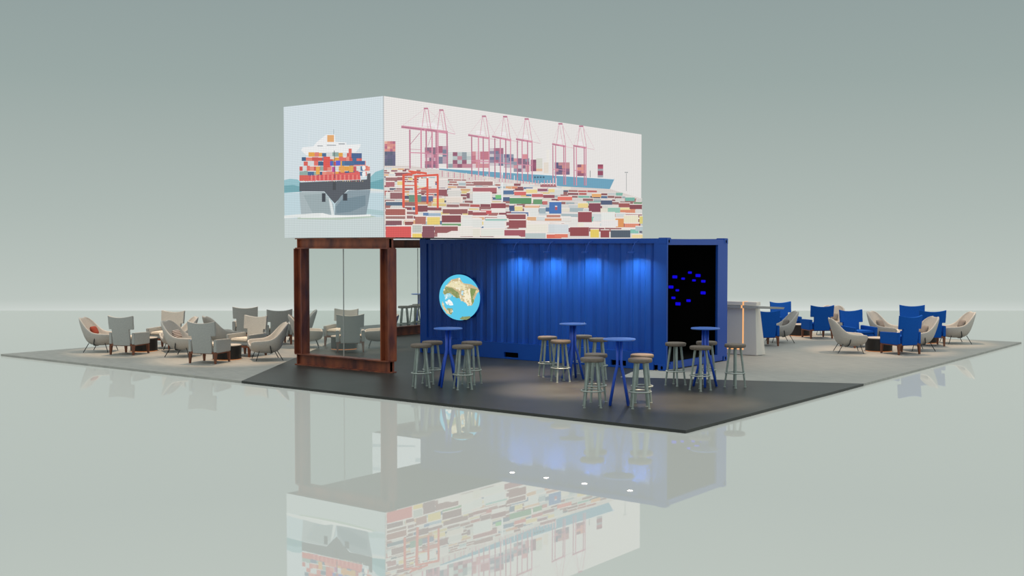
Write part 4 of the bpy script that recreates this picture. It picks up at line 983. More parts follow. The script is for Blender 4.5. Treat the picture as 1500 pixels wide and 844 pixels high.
[230,228,222,7.689,0.879,8.06,0.886,8.06,0.94,7.689,0.932],
[240,228,216,8.06,0.893,8.084,0.893,8.084,0.945,8.06,0.944],
[168,106,102,8.084,0.96,8.599,0.973,8.599,0.951,8.084,0.934],
[168,106,102,8.084,0.885,8.572,0.895,8.571,0.95,8.084,0.939],
[240,228,216,8.572,0.902,8.6,0.903,8.599,0.956,8.571,0.955],
[244,236,230,8.599,0.986,8.86,0.992,8.86,0.968,8.599,0.959],
[230,228,222,8.6,0.909,8.852,0.914,8.851,0.97,8.599,0.964],
[240,228,216,8.852,0.92,8.86,0.92,8.86,0.973,8.851,0.973],
[244,236,230,0,0.686,0.268,0.691,0.268,0.674,0,0.665],
[154,102,102,0,0.624,0.252,0.629,0.252,0.674,0,0.669],
[240,228,216,0.252,0.634,0.268,0.635,0.268,0.678,0.252,0.677],
[244,236,230,0.268,0.69,0.494,0.695,0.493,0.676,0.268,0.669],
[169,188,192,0.268,0.628,0.48,0.631,0.48,0.676,0.268,0.673],
[240,228,216,0.48,0.636,0.493,0.637,0.493,0.68,0.48,0.679],
[244,236,230,0.494,0.697,0.88,0.706,0.88,0.688,0.493,0.675],
[224,168,120,0.493,0.634,0.863,0.64,0.863,0.686,0.493,0.679],
[240,228,216,0.863,0.647,0.88,0.648,0.88,0.692,0.863,0.691],
[244,236,230,0.88,0.714,1.267,0.722,1.267,0.704,0.88,0.692],
[154,102,102,0.88,0.65,1.249,0.656,1.249,0.703,0.88,0.696],
[240,228,216,1.249,0.663,1.266,0.664,1.267,0.708,1.249,0.708],
[229,140,106,1.267,0.723,1.578,0.73,1.578,0.71,1.267,0.7],
[229,140,106,1.266,0.658,1.56,0.663,1.561,0.71,1.267,0.705],
[240,228,216,1.56,0.669,1.578,0.669,1.578,0.714,1.561,0.714],
[244,236,230,1.578,0.726,1.846,0.732,1.846,0.712,1.578,0.704],
[84,88,108,1.578,0.661,1.83,0.665,1.83,0.713,1.578,0.708],
[240,228,216,1.83,0.671,1.846,0.671,1.846,0.717,1.83,0.716],
[244,236,230,1.846,0.727,2.218,0.736,2.218,0.716,1.846,0.705],
[169,188,192,1.846,0.661,2.199,0.667,2.199,0.715,1.846,0.709],
[240,228,216,2.199,0.674,2.218,0.675,2.218,0.721,2.199,0.72],
[244,236,230,2.218,0.745,2.618,0.754,2.618,0.734,2.218,0.721],
[154,102,102,2.218,0.678,2.599,0.684,2.599,0.733,2.218,0.726],
[240,228,216,2.599,0.691,2.618,0.692,2.618,0.738,2.599,0.738],
[244,236,230,2.618,0.761,2.933,0.768,2.933,0.748,2.618,0.738],
[212,220,220,2.618,0.693,2.914,0.698,2.914,0.748,2.618,0.742],
[240,228,216,2.914,0.704,2.933,0.705,2.933,0.752,2.914,0.752],
[244,236,230,2.933,0.754,3.378,0.764,3.378,0.745,2.933,0.731],
[237,212,136,2.933,0.686,3.358,0.693,3.358,0.743,2.933,0.735],
[240,228,216,3.358,0.7,3.378,0.701,3.378,0.749,3.358,0.748],
[244,236,230,3.378,0.777,3.746,0.786,3.746,0.765,3.378,0.753],
[168,106,102,3.378,0.708,3.725,0.714,3.725,0.765,3.378,0.758],
[240,228,216,3.725,0.72,3.746,0.721,3.746,0.769,3.725,0.769],
[244,236,230,3.746,0.777,4.045,0.784,4.045,0.762,3.746,0.753],
[212,220,220,3.746,0.707,4.027,0.712,4.027,0.763,3.746,0.758],
[240,228,216,4.027,0.717,4.045,0.718,4.045,0.767,4.027,0.766],
[244,236,230,4.045,0.783,4.394,0.791,4.394,0.769,4.045,0.759],
[138,74,82,4.045,0.712,4.373,0.717,4.373,0.769,4.045,0.763],
[240,228,216,4.373,0.724,4.394,0.724,4.394,0.774,4.373,0.773],
[244,236,230,4.394,0.797,4.892,0.808,4.892,0.787,4.394,0.772],
[138,74,82,4.394,0.725,4.87,0.733,4.87,0.786,4.394,0.777],
[240,228,216,4.87,0.741,4.892,0.742,4.892,0.792,4.87,0.792],
[244,236,230,4.892,0.817,5.288,0.826,5.288,0.804,4.892,0.792],
[230,228,222,4.892,0.744,5.266,0.75,5.265,0.804,4.892,0.796],
[240,228,216,5.266,0.757,5.288,0.758,5.288,0.809,5.265,0.808],
[244,236,230,5.288,0.818,5.663,0.827,5.663,0.804,5.288,0.793],
[154,102,102,5.288,0.744,5.641,0.75,5.641,0.804,5.288,0.798],
[240,228,216,5.641,0.757,5.664,0.757,5.663,0.809,5.641,0.808],
[244,236,230,5.663,0.821,6.01,0.828,6.01,0.805,5.663,0.795],
[169,188,192,5.664,0.745,5.989,0.751,5.989,0.806,5.663,0.8],
[240,228,216,5.989,0.757,6.01,0.758,6.01,0.81,5.989,0.809],
[244,236,230,6.01,0.841,6.464,0.851,6.464,0.829,6.01,0.815],
[230,228,222,6.01,0.765,6.44,0.773,6.44,0.828,6.01,0.82],
[240,228,216,6.44,0.78,6.464,0.781,6.464,0.834,6.44,0.833],
[127,192,174,6.464,0.842,7.041,0.855,7.041,0.833,6.464,0.816],
[127,192,174,6.464,0.765,7.016,0.775,7.015,0.831,6.464,0.82],
[240,228,216,7.016,0.783,7.041,0.784,7.041,0.838,7.015,0.837],
[168,106,102,7.041,0.871,7.433,0.88,7.433,0.856,7.041,0.844],
[168,106,102,7.041,0.792,7.409,0.799,7.409,0.856,7.041,0.849],
[240,228,216,7.409,0.805,7.433,0.806,7.433,0.861,7.409,0.86],
[244,236,230,7.433,0.881,7.872,0.891,7.872,0.867,7.433,0.853],
[154,102,102,7.433,0.801,7.846,0.809,7.845,0.867,7.433,0.858],
[240,228,216,7.846,0.816,7.872,0.816,7.872,0.872,7.845,0.871],
[154,102,102,7.872,0.883,8.477,0.896,8.477,0.873,7.872,0.855],
[154,102,102,7.872,0.802,8.45,0.812,8.449,0.871,7.872,0.86],
[240,228,216,8.449,0.821,8.477,0.822,8.477,0.878,8.449,0.877],
[110,154,116,8.477,0.888,8.86,0.895,8.86,0.871,8.477,0.859],
[110,154,116,8.477,0.806,8.849,0.812,8.848,0.872,8.477,0.865],
[240,228,216,8.849,0.819,8.86,0.819,8.86,0.876,8.848,0.876],
[244,236,230,0,0.627,0.186,0.629,0.186,0.609,0,0.604],
[192,90,88,0,0.56,0.17,0.563,0.17,0.611,0,0.608],
[240,228,216,0.17,0.567,0.186,0.568,0.186,0.614,0.17,0.613],
[212,220,220,0.186,0.626,0.435,0.631,0.435,0.61,0.186,0.603],
[212,220,220,0.186,0.559,0.42,0.562,0.42,0.611,0.186,0.607],
[240,228,216,0.42,0.568,0.435,0.568,0.435,0.615,0.42,0.614],
[154,102,102,0.435,0.643,0.852,0.651,0.852,0.632,0.435,0.619],
[154,102,102,0.435,0.575,0.835,0.581,0.835,0.63,0.435,0.624],
[240,228,216,0.835,0.588,0.852,0.589,0.852,0.636,0.835,0.636],
[224,168,120,0.852,0.655,1.272,0.663,1.272,0.643,0.852,0.631],
[224,168,120,0.852,0.586,1.254,0.592,1.255,0.642,0.852,0.635],
[240,228,216,1.254,0.599,1.272,0.6,1.272,0.648,1.255,0.647],
[244,236,230,1.272,0.664,1.683,0.673,1.683,0.652,1.272,0.64],
[237,212,136,1.272,0.595,1.665,0.6,1.665,0.651,1.272,0.645],
[240,228,216,1.665,0.608,1.683,0.608,1.683,0.657,1.665,0.656],
[244,236,230,1.683,0.656,2.064,0.664,2.064,0.643,1.683,0.632],
[154,102,102,1.683,0.585,2.045,0.59,2.046,0.642,1.683,0.636],
[240,228,216,2.045,0.598,2.064,0.598,2.064,0.647,2.046,0.647],
[244,236,230,2.064,0.683,2.381,0.689,2.381,0.667,2.064,0.658],
[168,106,102,2.064,0.611,2.362,0.615,2.362,0.667,2.064,0.663],
[240,228,216,2.362,0.621,2.381,0.622,2.381,0.672,2.362,0.671],
[244,236,230,2.381,0.679,2.701,0.685,2.7,0.663,2.381,0.654],
[192,90,88,2.381,0.606,2.681,0.61,2.681,0.663,2.381,0.658],
[240,228,216,2.681,0.617,2.7,0.617,2.701,0.668,2.681,0.667],
[244,236,230,2.701,0.692,3.034,0.699,3.034,0.676,2.701,0.667],
[138,74,82,2.7,0.619,3.014,0.623,3.014,0.677,2.701,0.672],
[240,228,216,3.014,0.63,3.034,0.63,3.034,0.681,3.014,0.681],
[138,74,82,3.034,0.696,3.388,0.703,3.388,0.681,3.034,0.67],
[138,74,82,3.034,0.622,3.368,0.627,3.368,0.681,3.034,0.675],
[240,228,216,3.368,0.633,3.388,0.634,3.388,0.685,3.368,0.685],
[244,236,230,3.388,0.703,3.88,0.713,3.88,0.691,3.388,0.677],
[168,106,102,3.388,0.628,3.86,0.635,3.86,0.69,3.388,0.682],
[240,228,216,3.86,0.643,3.88,0.644,3.88,0.696,3.86,0.696],
[154,102,102,3.88,0.707,4.199,0.713,4.199,0.69,3.88,0.681],
[154,102,102,3.88,0.63,4.18,0.635,4.179,0.69,3.88,0.686],
[240,228,216,4.18,0.641,4.199,0.641,4.199,0.695,4.179,0.694],
[244,236,230,4.199,0.713,4.712,0.723,4.712,0.701,4.199,0.686],
[138,74,82,4.199,0.635,4.69,0.642,4.69,0.699,4.199,0.691],
[240,228,216,4.69,0.651,4.712,0.651,4.712,0.706,4.69,0.705],
[212,220,220,4.712,0.723,5.269,0.734,5.269,0.712,4.712,0.696],
[212,220,220,4.712,0.644,5.246,0.652,5.246,0.71,4.712,0.701],
[240,228,216,5.246,0.661,5.269,0.662,5.269,0.717,5.246,0.716],
[244,236,230,5.269,0.745,5.752,0.755,5.752,0.731,5.269,0.717],
[230,228,222,5.269,0.665,5.729,0.672,5.728,0.73,5.269,0.723],
[240,228,216,5.728,0.68,5.752,0.68,5.752,0.736,5.728,0.736],
[244,236,230,5.752,0.763,6.134,0.771,6.134,0.745,5.752,0.735],
[212,220,220,5.752,0.681,6.111,0.687,6.111,0.746,5.752,0.74],
[240,228,216,6.111,0.694,6.135,0.694,6.134,0.751,6.111,0.75],
[244,236,230,6.134,0.772,6.523,0.78,6.523,0.755,6.134,0.744],
[229,140,106,6.135,0.69,6.499,0.696,6.499,0.756,6.134,0.749],
[240,228,216,6.499,0.702,6.523,0.703,6.523,0.76,6.499,0.76],
[244,236,230,6.523,0.773,7.127,0.785,7.127,0.761,6.523,0.744],
[138,74,82,6.523,0.69,7.102,0.698,7.101,0.759,6.523,0.75],
[240,228,216,7.102,0.707,7.127,0.708,7.127,0.766,7.101,0.766],
[244,236,230,7.127,0.792,7.6,0.802,7.601,0.776,7.127,0.763],
[230,228,222,7.127,0.708,7.575,0.714,7.574,0.776,7.127,0.769],
[240,228,216,7.575,0.722,7.601,0.723,7.601,0.782,7.574,0.781],
[244,236,230,7.601,0.788,8.05,0.798,8.05,0.771,7.601,0.759],
[230,228,222,7.601,0.702,8.024,0.709,8.023,0.772,7.601,0.764],
[240,228,216,8.024,0.716,8.051,0.717,8.05,0.777,8.023,0.776],
[244,236,230,8.05,0.796,8.52,0.806,8.52,0.779,8.05,0.766],
[138,74,82,8.051,0.709,8.492,0.715,8.492,0.779,8.05,0.772],
[240,228,216,8.492,0.723,8.52,0.724,8.52,0.785,8.492,0.784],
[192,90,88,8.519,0.812,8.86,0.818,8.86,0.792,8.52,0.782],
[192,90,88,8.52,0.724,8.849,0.729,8.849,0.793,8.52,0.788],
[240,228,216,8.849,0.735,8.86,0.736,8.86,0.797,8.849,0.797],
[168,106,102,0,0.571,0.145,0.571,0.145,0.55,0,0.546],
[168,106,102,0,0.499,0.129,0.5,0.129,0.552,0,0.551],
[240,228,216,0.129,0.505,0.145,0.505,0.145,0.555,0.129,0.554],
[230,228,222,0.145,0.569,0.464,0.575,0.464,0.553,0.145,0.544],
[230,228,222,0.145,0.497,0.447,0.5,0.447,0.553,0.145,0.549],
[240,228,216,0.447,0.507,0.464,0.507,0.464,0.557,0.448,0.557],
[244,236,230,0.464,0.575,0.718,0.579,0.718,0.556,0.464,0.549],
[138,74,82,0.464,0.502,0.703,0.504,0.703,0.557,0.464,0.554],
[240,228,216,0.703,0.51,0.718,0.51,0.718,0.561,0.703,0.561],
[244,236,230,0.718,0.58,1.117,0.587,1.117,0.565,0.718,0.554],
[74,106,148,0.718,0.506,1.1,0.51,1.1,0.564,0.718,0.559],
[240,228,216,1.1,0.518,1.117,0.518,1.117,0.57,1.1,0.569],
[244,236,230,1.117,0.586,1.547,0.594,1.547,0.572,1.117,0.561],
[138,74,82,1.117,0.511,1.529,0.516,1.529,0.571,1.117,0.565],
[240,228,216,1.529,0.524,1.546,0.525,1.547,0.577,1.529,0.577],
[244,236,230,1.547,0.583,1.986,0.59,1.986,0.568,1.547,0.557],
[230,228,222,1.546,0.507,1.968,0.511,1.968,0.567,1.547,0.562],
[240,228,216,1.968,0.52,1.986,0.52,1.986,0.573,1.968,0.573],
[244,236,230,1.986,0.592,2.353,0.598,2.353,0.575,1.986,0.565],
[168,106,102,1.986,0.515,2.334,0.519,2.334,0.575,1.986,0.57],
[240,228,216,2.334,0.526,2.353,0.526,2.353,0.58,2.334,0.579],
[244,236,230,2.353,0.6,2.667,0.606,2.666,0.582,2.353,0.573],
[237,212,136,2.353,0.522,2.647,0.525,2.647,0.582,2.353,0.578],
[240,228,216,2.647,0.532,2.666,0.532,2.666,0.587,2.647,0.586],
[154,102,102,2.667,0.62,3.123,0.628,3.123,0.604,2.666,0.592],
[154,102,102,2.666,0.54,3.103,0.546,3.103,0.603,2.666,0.597],
[240,228,216,3.103,0.554,3.123,0.554,3.123,0.61,3.103,0.609],
[244,236,230,3.123,0.617,3.642,0.627,3.642,0.603,3.123,0.59],
[230,228,222,3.123,0.537,3.621,0.543,3.621,0.602,3.123,0.595],
[240,228,216,3.621,0.552,3.642,0.552,3.642,0.608,3.621,0.608],
[74,106,148,3.642,0.629,3.973,0.635,3.973,0.609,3.642,0.601],
[74,106,148,3.642,0.547,3.953,0.55,3.953,0.61,3.642,0.606],
[240,228,216,3.953,0.557,3.973,0.557,3.973,0.614,3.953,0.614],
[244,236,230,3.973,0.645,4.436,0.653,4.436,0.629,3.973,0.617],
[154,102,102,3.973,0.562,4.415,0.568,4.414,0.628,3.973,0.622],
[240,228,216,4.415,0.576,4.436,0.576,4.436,0.634,4.414,0.633],
[244,236,230,4.436,0.64,4.896,0.648,4.896,0.623,4.436,0.611],
[154,102,102,4.436,0.556,4.874,0.561,4.874,0.623,4.436,0.617],
[240,228,216,4.874,0.569,4.896,0.57,4.896,0.629,4.874,0.628],
[74,106,148,4.896,0.662,5.319,0.669,5.319,0.643,4.896,0.632],
[74,106,148,4.896,0.576,5.296,0.581,5.296,0.643,4.896,0.638],
[240,228,216,5.296,0.588,5.319,0.589,5.319,0.649,5.296,0.648],
[244,236,230,5.319,0.676,5.798,0.684,5.798,0.658,5.319,0.646],
[240,234,216,5.319,0.589,5.774,0.595,5.774,0.658,5.319,0.652],
[240,228,216,5.774,0.603,5.798,0.603,5.798,0.664,5.774,0.663],
[169,188,192,5.798,0.68,6.347,0.69,6.347,0.664,5.798,0.65],
[169,188,192,5.798,0.592,6.323,0.598,6.322,0.663,5.798,0.655],
[240,228,216,6.322,0.607,6.347,0.608,6.347,0.669,6.322,0.669],
[244,236,230,6.347,0.693,6.817,0.701,6.817,0.674,6.347,0.662],
[212,220,220,6.347,0.603,6.792,0.609,6.792,0.674,6.347,0.668],
[240,228,216,6.792,0.617,6.817,0.617,6.817,0.68,6.792,0.679],
[240,234,216,6.817,0.697,7.468,0.709,7.468,0.682,6.817,0.666],
[240,234,216,6.817,0.607,7.442,0.614,7.442,0.681,6.817,0.672],
[240,228,216,7.442,0.624,7.468,0.625,7.468,0.688,7.442,0.688],
[230,228,222,7.468,0.71,7.868,0.717,7.869,0.688,7.468,0.678],
[230,228,222,7.468,0.617,7.845,0.622,7.844,0.69,7.468,0.684],
[240,228,216,7.845,0.629,7.869,0.63,7.868,0.694,7.844,0.694],
[229,140,106,7.868,0.719,8.565,0.731,8.565,0.704,7.869,0.686],
[229,140,106,7.869,0.625,8.538,0.633,8.537,0.702,7.868,0.693],
[240,228,216,8.538,0.644,8.566,0.644,8.565,0.71,8.537,0.709],
[230,228,222,8.565,0.718,8.86,0.721,8.86,0.693,8.565,0.685],
[230,228,222,8.566,0.622,8.85,0.626,8.85,0.695,8.565,0.691],
[240,228,216,8.85,0.632,8.86,0.632,8.86,0.699,8.85,0.698],
[244,236,230,0,0.49,0.285,0.493,0.284,0.47,0,0.463],
[154,102,102,0,0.412,0.268,0.414,0.268,0.471,0,0.468],
[240,228,216,0.268,0.42,0.284,0.421,0.284,0.475,0.268,0.474],
[244,236,230,0.285,0.492,0.552,0.496,0.552,0.471,0.284,0.465],
[138,74,82,0.284,0.413,0.536,0.415,0.536,0.473,0.284,0.47],
[240,228,216,0.536,0.421,0.552,0.422,0.552,0.477,0.536,0.476],
[244,236,230,0.552,0.493,0.863,0.497,0.863,0.472,0.552,0.465],
[154,102,102,0.552,0.413,0.846,0.415,0.846,0.473,0.552,0.47],
[240,228,216,0.846,0.422,0.863,0.422,0.863,0.478,0.846,0.477],
[244,236,230,0.863,0.499,1.345,0.506,1.345,0.483,0.863,0.472],
[230,228,222,0.863,0.419,1.328,0.422,1.328,0.481,0.863,0.477],
[240,228,216,1.328,0.431,1.345,0.432,1.345,0.488,1.328,0.488],
[244,236,230,1.345,0.511,1.763,0.517,1.763,0.492,1.345,0.482],
[237,212,136,1.345,0.429,1.745,0.432,1.745,0.492,1.345,0.488],
[240,228,216,1.745,0.44,1.763,0.44,1.763,0.498,1.745,0.497],
[244,236,230,1.763,0.522,2.154,0.528,2.154,0.503,1.763,0.494],
[138,74,82,1.763,0.439,2.135,0.442,2.135,0.503,1.763,0.499],
[240,228,216,2.135,0.45,2.154,0.45,2.154,0.508,2.135,0.508],
[244,236,230,2.154,0.534,2.45,0.538,2.45,0.512,2.154,0.505],
[237,212,136,2.154,0.449,2.432,0.452,2.432,0.513,2.154,0.51],
[240,228,216,2.432,0.458,2.45,0.459,2.45,0.517,2.432,0.517],
[244,236,230,2.45,0.539,2.947,0.547,2.947,0.521,2.45,0.51],
[138,74,82,2.45,0.454,2.927,0.458,2.927,0.521,2.45,0.515],
[240,228,216,2.927,0.467,2.947,0.467,2.947,0.527,2.927,0.527],
[244,236,230,2.947,0.537,3.286,0.542,3.286,0.515,2.947,0.507],
[168,106,102,2.947,0.45,3.266,0.453,3.266,0.516,2.947,0.513],
[240,228,216,3.266,0.46,3.286,0.46,3.286,0.52,3.266,0.52],
[138,74,82,3.286,0.539,3.758,0.546,3.758,0.519,3.286,0.509],
[138,74,82,3.286,0.451,3.738,0.455,3.738,0.519,3.286,0.514],
[240,228,216,3.738,0.463,3.758,0.464,3.758,0.525,3.738,0.525],
[244,236,230,3.758,0.549,4.082,0.554,4.082,0.526,3.758,0.518],
[84,88,108,3.758,0.46,4.063,0.463,4.063,0.528,3.758,0.524],
[240,228,216,4.063,0.469,4.082,0.47,4.082,0.532,4.063,0.531],
[212,220,220,4.082,0.557,4.663,0.566,4.663,0.539,4.082,0.526],
[212,220,220,4.082,0.467,4.641,0.472,4.641,0.538,4.082,0.532],
[240,228,216,4.641,0.481,4.663,0.482,4.663,0.545,4.641,0.545],
[244,236,230,4.663,0.571,5.017,0.576,5.017,0.547,4.663,0.539],
[212,220,220,4.663,0.479,4.996,0.482,4.996,0.549,4.663,0.545],
[240,228,216,4.996,0.489,5.017,0.489,5.017,0.553,4.996,0.553],
[169,188,192,5.017,0.575,5.471,0.582,5.471,0.553,5.017,0.543],
[169,188,192,5.017,0.482,5.448,0.486,5.448,0.554,5.017,0.549],
[240,228,216,5.448,0.494,5.471,0.494,5.471,0.559,5.448,0.559],
[244,236,230,5.471,0.573,6.132,0.583,6.132,0.555,5.471,0.541],
[169,188,192,5.472,0.479,6.109,0.484,6.108,0.554,5.471,0.547],
[240,228,216,6.109,0.495,6.133,0.495,6.132,0.562,6.108,0.561],
[244,236,230,6.132,0.58,6.684,0.588,6.684,0.559,6.133,0.547],
[212,220,220,6.133,0.484,6.659,0.489,6.659,0.559,6.133,0.553],
[240,228,216,6.659,0.498,6.684,0.498,6.684,0.566,6.659,0.565],
[244,236,230,6.684,0.598,7.22,0.606,7.22,0.576,6.684,0.564],
[212,220,220,6.684,0.499,7.195,0.504,7.194,0.576,6.684,0.57],
[240,228,216,7.195,0.513,7.22,0.513,7.22,0.582,7.194,0.582],
[244,236,230,7.22,0.614,7.687,0.621,7.687,0.59,7.22,0.58],
[168,106,102,7.22,0.515,7.661,0.519,7.661,0.592,7.22,0.586],
[240,228,216,7.661,0.527,7.688,0.527,7.687,0.597,7.661,0.596],
[244,236,230,7.687,0.627,8.104,0.633,8.104,0.602,7.687,0.592],
[212,220,220,7.688,0.526,8.08,0.53,8.079,0.603,7.687,0.599],
[240,228,216,8.08,0.537,8.105,0.538,8.104,0.608,8.079,0.608],
[244,236,230,8.104,0.621,8.86,0.632,8.86,0.603,8.105,0.586],
[154,102,102,8.105,0.519,8.851,0.526,8.85,0.601,8.105,0.592],
[240,228,216,8.851,0.537,8.86,0.537,8.86,0.609,8.85,0.609],
[244,236,230,0,0.409,0.473,0.415,0.473,0.39,0,0.38],
[230,228,222,0,0.325,0.456,0.327,0.456,0.389,0,0.386],
[240,228,216,0.456,0.336,0.472,0.336,0.473,0.396,0.456,0.395],
[244,236,230,0.473,0.424,0.746,0.427,0.746,0.4,0.473,0.395],
[154,102,102,0.472,0.338,0.729,0.339,0.729,0.402,0.473,0.4],
[240,228,216,0.729,0.346,0.746,0.346,0.746,0.406,0.729,0.406],
[244,236,230,0.746,0.419,1.1,0.423,1.1,0.396,0.746,0.389],
[138,74,82,0.746,0.332,1.082,0.333,1.083,0.397,0.746,0.394],
[240,228,216,1.082,0.341,1.1,0.341,1.1,0.402,1.083,0.401],
[244,236,230,1.1,0.417,1.637,0.423,1.637,0.398,1.1,0.387],
[230,228,222,1.099,0.329,1.619,0.331,1.619,0.396,1.1,0.393],
[240,228,216,1.619,0.341,1.636,0.342,1.637,0.404,1.619,0.403],
[244,236,230,1.637,0.424,2.093,0.429,2.093,0.402,1.637,0.393],
[240,234,216,1.636,0.334,2.075,0.336,2.075,0.402,1.637,0.399],
[240,228,216,2.075,0.345,2.093,0.345,2.093,0.408,2.075,0.408],
[244,236,230,2.093,0.445,2.435,0.449,2.435,0.421,2.093,0.414],
[212,220,220,2.093,0.354,2.416,0.355,2.416,0.422,2.093,0.42],
[240,228,216,2.416,0.363,2.435,0.363,2.435,0.427,2.416,0.426],
[244,236,230,2.435,0.439,2.827,0.444,2.827,0.415,2.435,0.408],
[224,168,120,2.435,0.347,2.807,0.349,2.807,0.416,2.435,0.414],
[240,228,216,2.807,0.356,2.827,0.357,2.827,0.421,2.807,0.421],
[244,236,230,2.827,0.446,3.283,0.451,3.283,0.422,2.827,0.413],
[168,106,102,2.827,0.352,3.263,0.354,3.263,0.423,2.827,0.419],
[240,228,216,3.263,0.363,3.283,0.363,3.283,0.429,3.263,0.428],
[240,234,216,3.283,0.451,3.677,0.456,3.677,0.426,3.283,0.419],
[240,234,216,3.283,0.356,3.656,0.358,3.656,0.428,3.283,0.425],
[240,228,216,3.656,0.366,3.677,0.366,3.677,0.433,3.656,0.432],
[244,236,230,3.677,0.463,4.113,0.468,4.113,0.438,3.677,0.429],
[230,228,222,3.677,0.366,4.092,0.368,4.092,0.439,3.677,0.435],
[240,228,216,4.092,0.376,4.113,0.377,4.113,0.444,4.092,0.444],
[244,236,230,4.113,0.476,4.573,0.481,4.573,0.451,4.113,0.442],
[224,168,120,4.113,0.378,4.551,0.38,4.551,0.452,4.113,0.448],
[240,228,216,4.551,0.389,4.573,0.389,4.573,0.458,4.551,0.457],
[244,236,230,4.573,0.487,5.132,0.494,5.132,0.464,4.573,0.452],
[212,220,220,4.573,0.387,5.109,0.39,5.109,0.463,4.573,0.459],
[240,228,216,5.109,0.4,5.132,0.4,5.132,0.47,5.109,0.47],
[244,236,230,5.132,0.486,5.842,0.495,5.842,0.465,5.132,0.451],
[230,228,222,5.132,0.385,5.819,0.389,5.818,0.464,5.132,0.458],
[240,228,216,5.819,0.4,5.842,0.401,5.842,0.472,5.818,0.472],
[244,236,230,5.842,0.478,6.339,0.484,6.339,0.452,5.842,0.443],
[230,228,222,5.842,0.374,6.315,0.377,6.314,0.453,5.842,0.449],
[240,228,216,6.315,0.386,6.339,0.386,6.339,0.459,6.314,0.458],
[127,192,174,6.339,0.497,6.752,0.502,6.752,0.468,6.339,0.46],
[127,192,174,6.339,0.391,6.728,0.393,6.727,0.47,6.339,0.467],
[240,228,216,6.728,0.401,6.753,0.402,6.752,0.475,6.727,0.475],
[212,220,220,6.752,0.516,7.339,0.523,7.339,0.49,6.752,0.479],
[212,220,220,6.753,0.409,7.313,0.412,7.313,0.491,6.752,0.486],
[240,228,216,7.313,0.422,7.339,0.423,7.339,0.497,7.313,0.497],
[244,236,230,7.339,0.504,7.912,0.511,7.912,0.478,7.339,0.467],
[237,212,136,7.339,0.396,7.886,0.399,7.885,0.478,7.339,0.474],
[240,228,216,7.886,0.408,7.913,0.409,7.912,0.485,7.885,0.484],
[244,236,230,7.912,0.513,8.761,0.523,8.761,0.49,7.912,0.475],
[138,74,82,7.913,0.402,8.733,0.407,8.733,0.488,7.912,0.482],
[240,228,216,8.733,0.419,8.761,0.42,8.761,0.498,8.733,0.497],
[244,236,230,8.761,0.542,8.86,0.538,8.86,0.505,8.761,0.503],
[168,106,102,8.761,0.428,8.852,0.429,8.851,0.511,8.761,0.51],
[240,228,216,8.852,0.433,8.86,0.434,8.86,0.512,8.851,0.512],
[244,236,230,0,0.33,0.05,0.326,0.05,0.3,0,0.299],
[240,234,216,0,0.238,0.034,0.238,0.034,0.305,0,0.305],
[240,228,216,0.034,0.242,0.05,0.242,0.05,0.306,0.034,0.305],
[244,236,230,0.05,0.325,0.497,0.328,0.497,0.301,0.05,0.293],
[110,154,116,0.05,0.232,0.48,0.233,0.48,0.3,0.05,0.299],
[240,228,216,0.48,0.242,0.496,0.242,0.497,0.307,0.48,0.306],
[244,236,230,0.497,0.344,1.025,0.349,1.025,0.321,0.497,0.312],
[224,168,120,0.496,0.25,1.007,0.251,1.008,0.32,0.497,0.318],
[240,228,216,1.007,0.261,1.025,0.262,1.025,0.328,1.008,0.327],
[244,236,230,1.025,0.326,1.468,0.33,1.468,0.301,1.025,0.293],
[169,188,192,1.024,0.23,1.45,0.231,1.451,0.301,1.025,0.3],
[240,228,216,1.45,0.24,1.468,0.24,1.468,0.307,1.451,0.307],
[244,236,230,1.468,0.348,2.031,0.353,2.031,0.324,1.468,0.314],
[74,106,148,1.468,0.25,2.012,0.251,2.012,0.323,1.468,0.321],
[240,228,216,2.012,0.262,2.03,0.262,2.031,0.331,2.012,0.33],
[244,236,230,2.031,0.349,2.472,0.353,2.472,0.323,2.031,0.315],
[240,234,216,2.03,0.25,2.453,0.251,2.453,0.323,2.031,0.322],
[240,228,216,2.453,0.259,2.472,0.26,2.472,0.329,2.453,0.329],
[244,236,230,2.472,0.357,2.92,0.36,2.92,0.329,2.472,0.322],
[237,212,136,2.472,0.255,2.9,0.256,2.9,0.33,2.472,0.328],
[240,228,216,2.9,0.265,2.92,0.265,2.92,0.336,2.9,0.336],
[244,236,230,2.92,0.362,3.392,0.366,3.392,0.335,2.92,0.327],
[237,212,136,2.92,0.259,3.372,0.26,3.372,0.335,2.92,0.333],
[240,228,216,3.372,0.269,3.392,0.269,3.392,0.341,3.372,0.341],
[244,236,230,3.392,0.361,3.852,0.365,3.852,0.333,3.392,0.325],
[138,74,82,3.392,0.257,3.831,0.258,3.831,0.334,3.392,0.332],
[240,228,216,3.831,0.266,3.852,0.267,3.852,0.34,3.831,0.339],
[244,236,230,3.852,0.374,4.353,0.379,4.353,0.346,3.852,0.338],
[230,228,222,3.852,0.268,4.332,0.269,4.332,0.347,3.852,0.345],
[240,228,216,4.332,0.279,4.353,0.279,4.353,0.353,4.332,0.353],
[244,236,230,4.353,0.363,5.04,0.368,5.04,0.337,4.353,0.326],
[230,228,222,4.353,0.255,5.018,0.256,5.017,0.335,4.353,0.333],
[240,228,216,5.018,0.267,5.04,0.268,5.04,0.344,5.017,0.343],
[244,236,230,5.04,0.368,5.601,0.372,5.601,0.338,5.04,0.33],
[154,102,102,5.04,0.257,5.578,0.258,5.578,0.339,5.04,0.337],
[240,228,216,5.578,0.268,5.601,0.268,5.601,0.346,5.578,0.345],
[230,228,222,5.601,0.374,6.117,0.378,6.117,0.343,5.601,0.335],
[230,228,222,5.601,0.261,6.093,0.262,6.093,0.344,5.601,0.342],
[240,228,216,6.093,0.271,6.117,0.272,6.117,0.35,6.093,0.35],
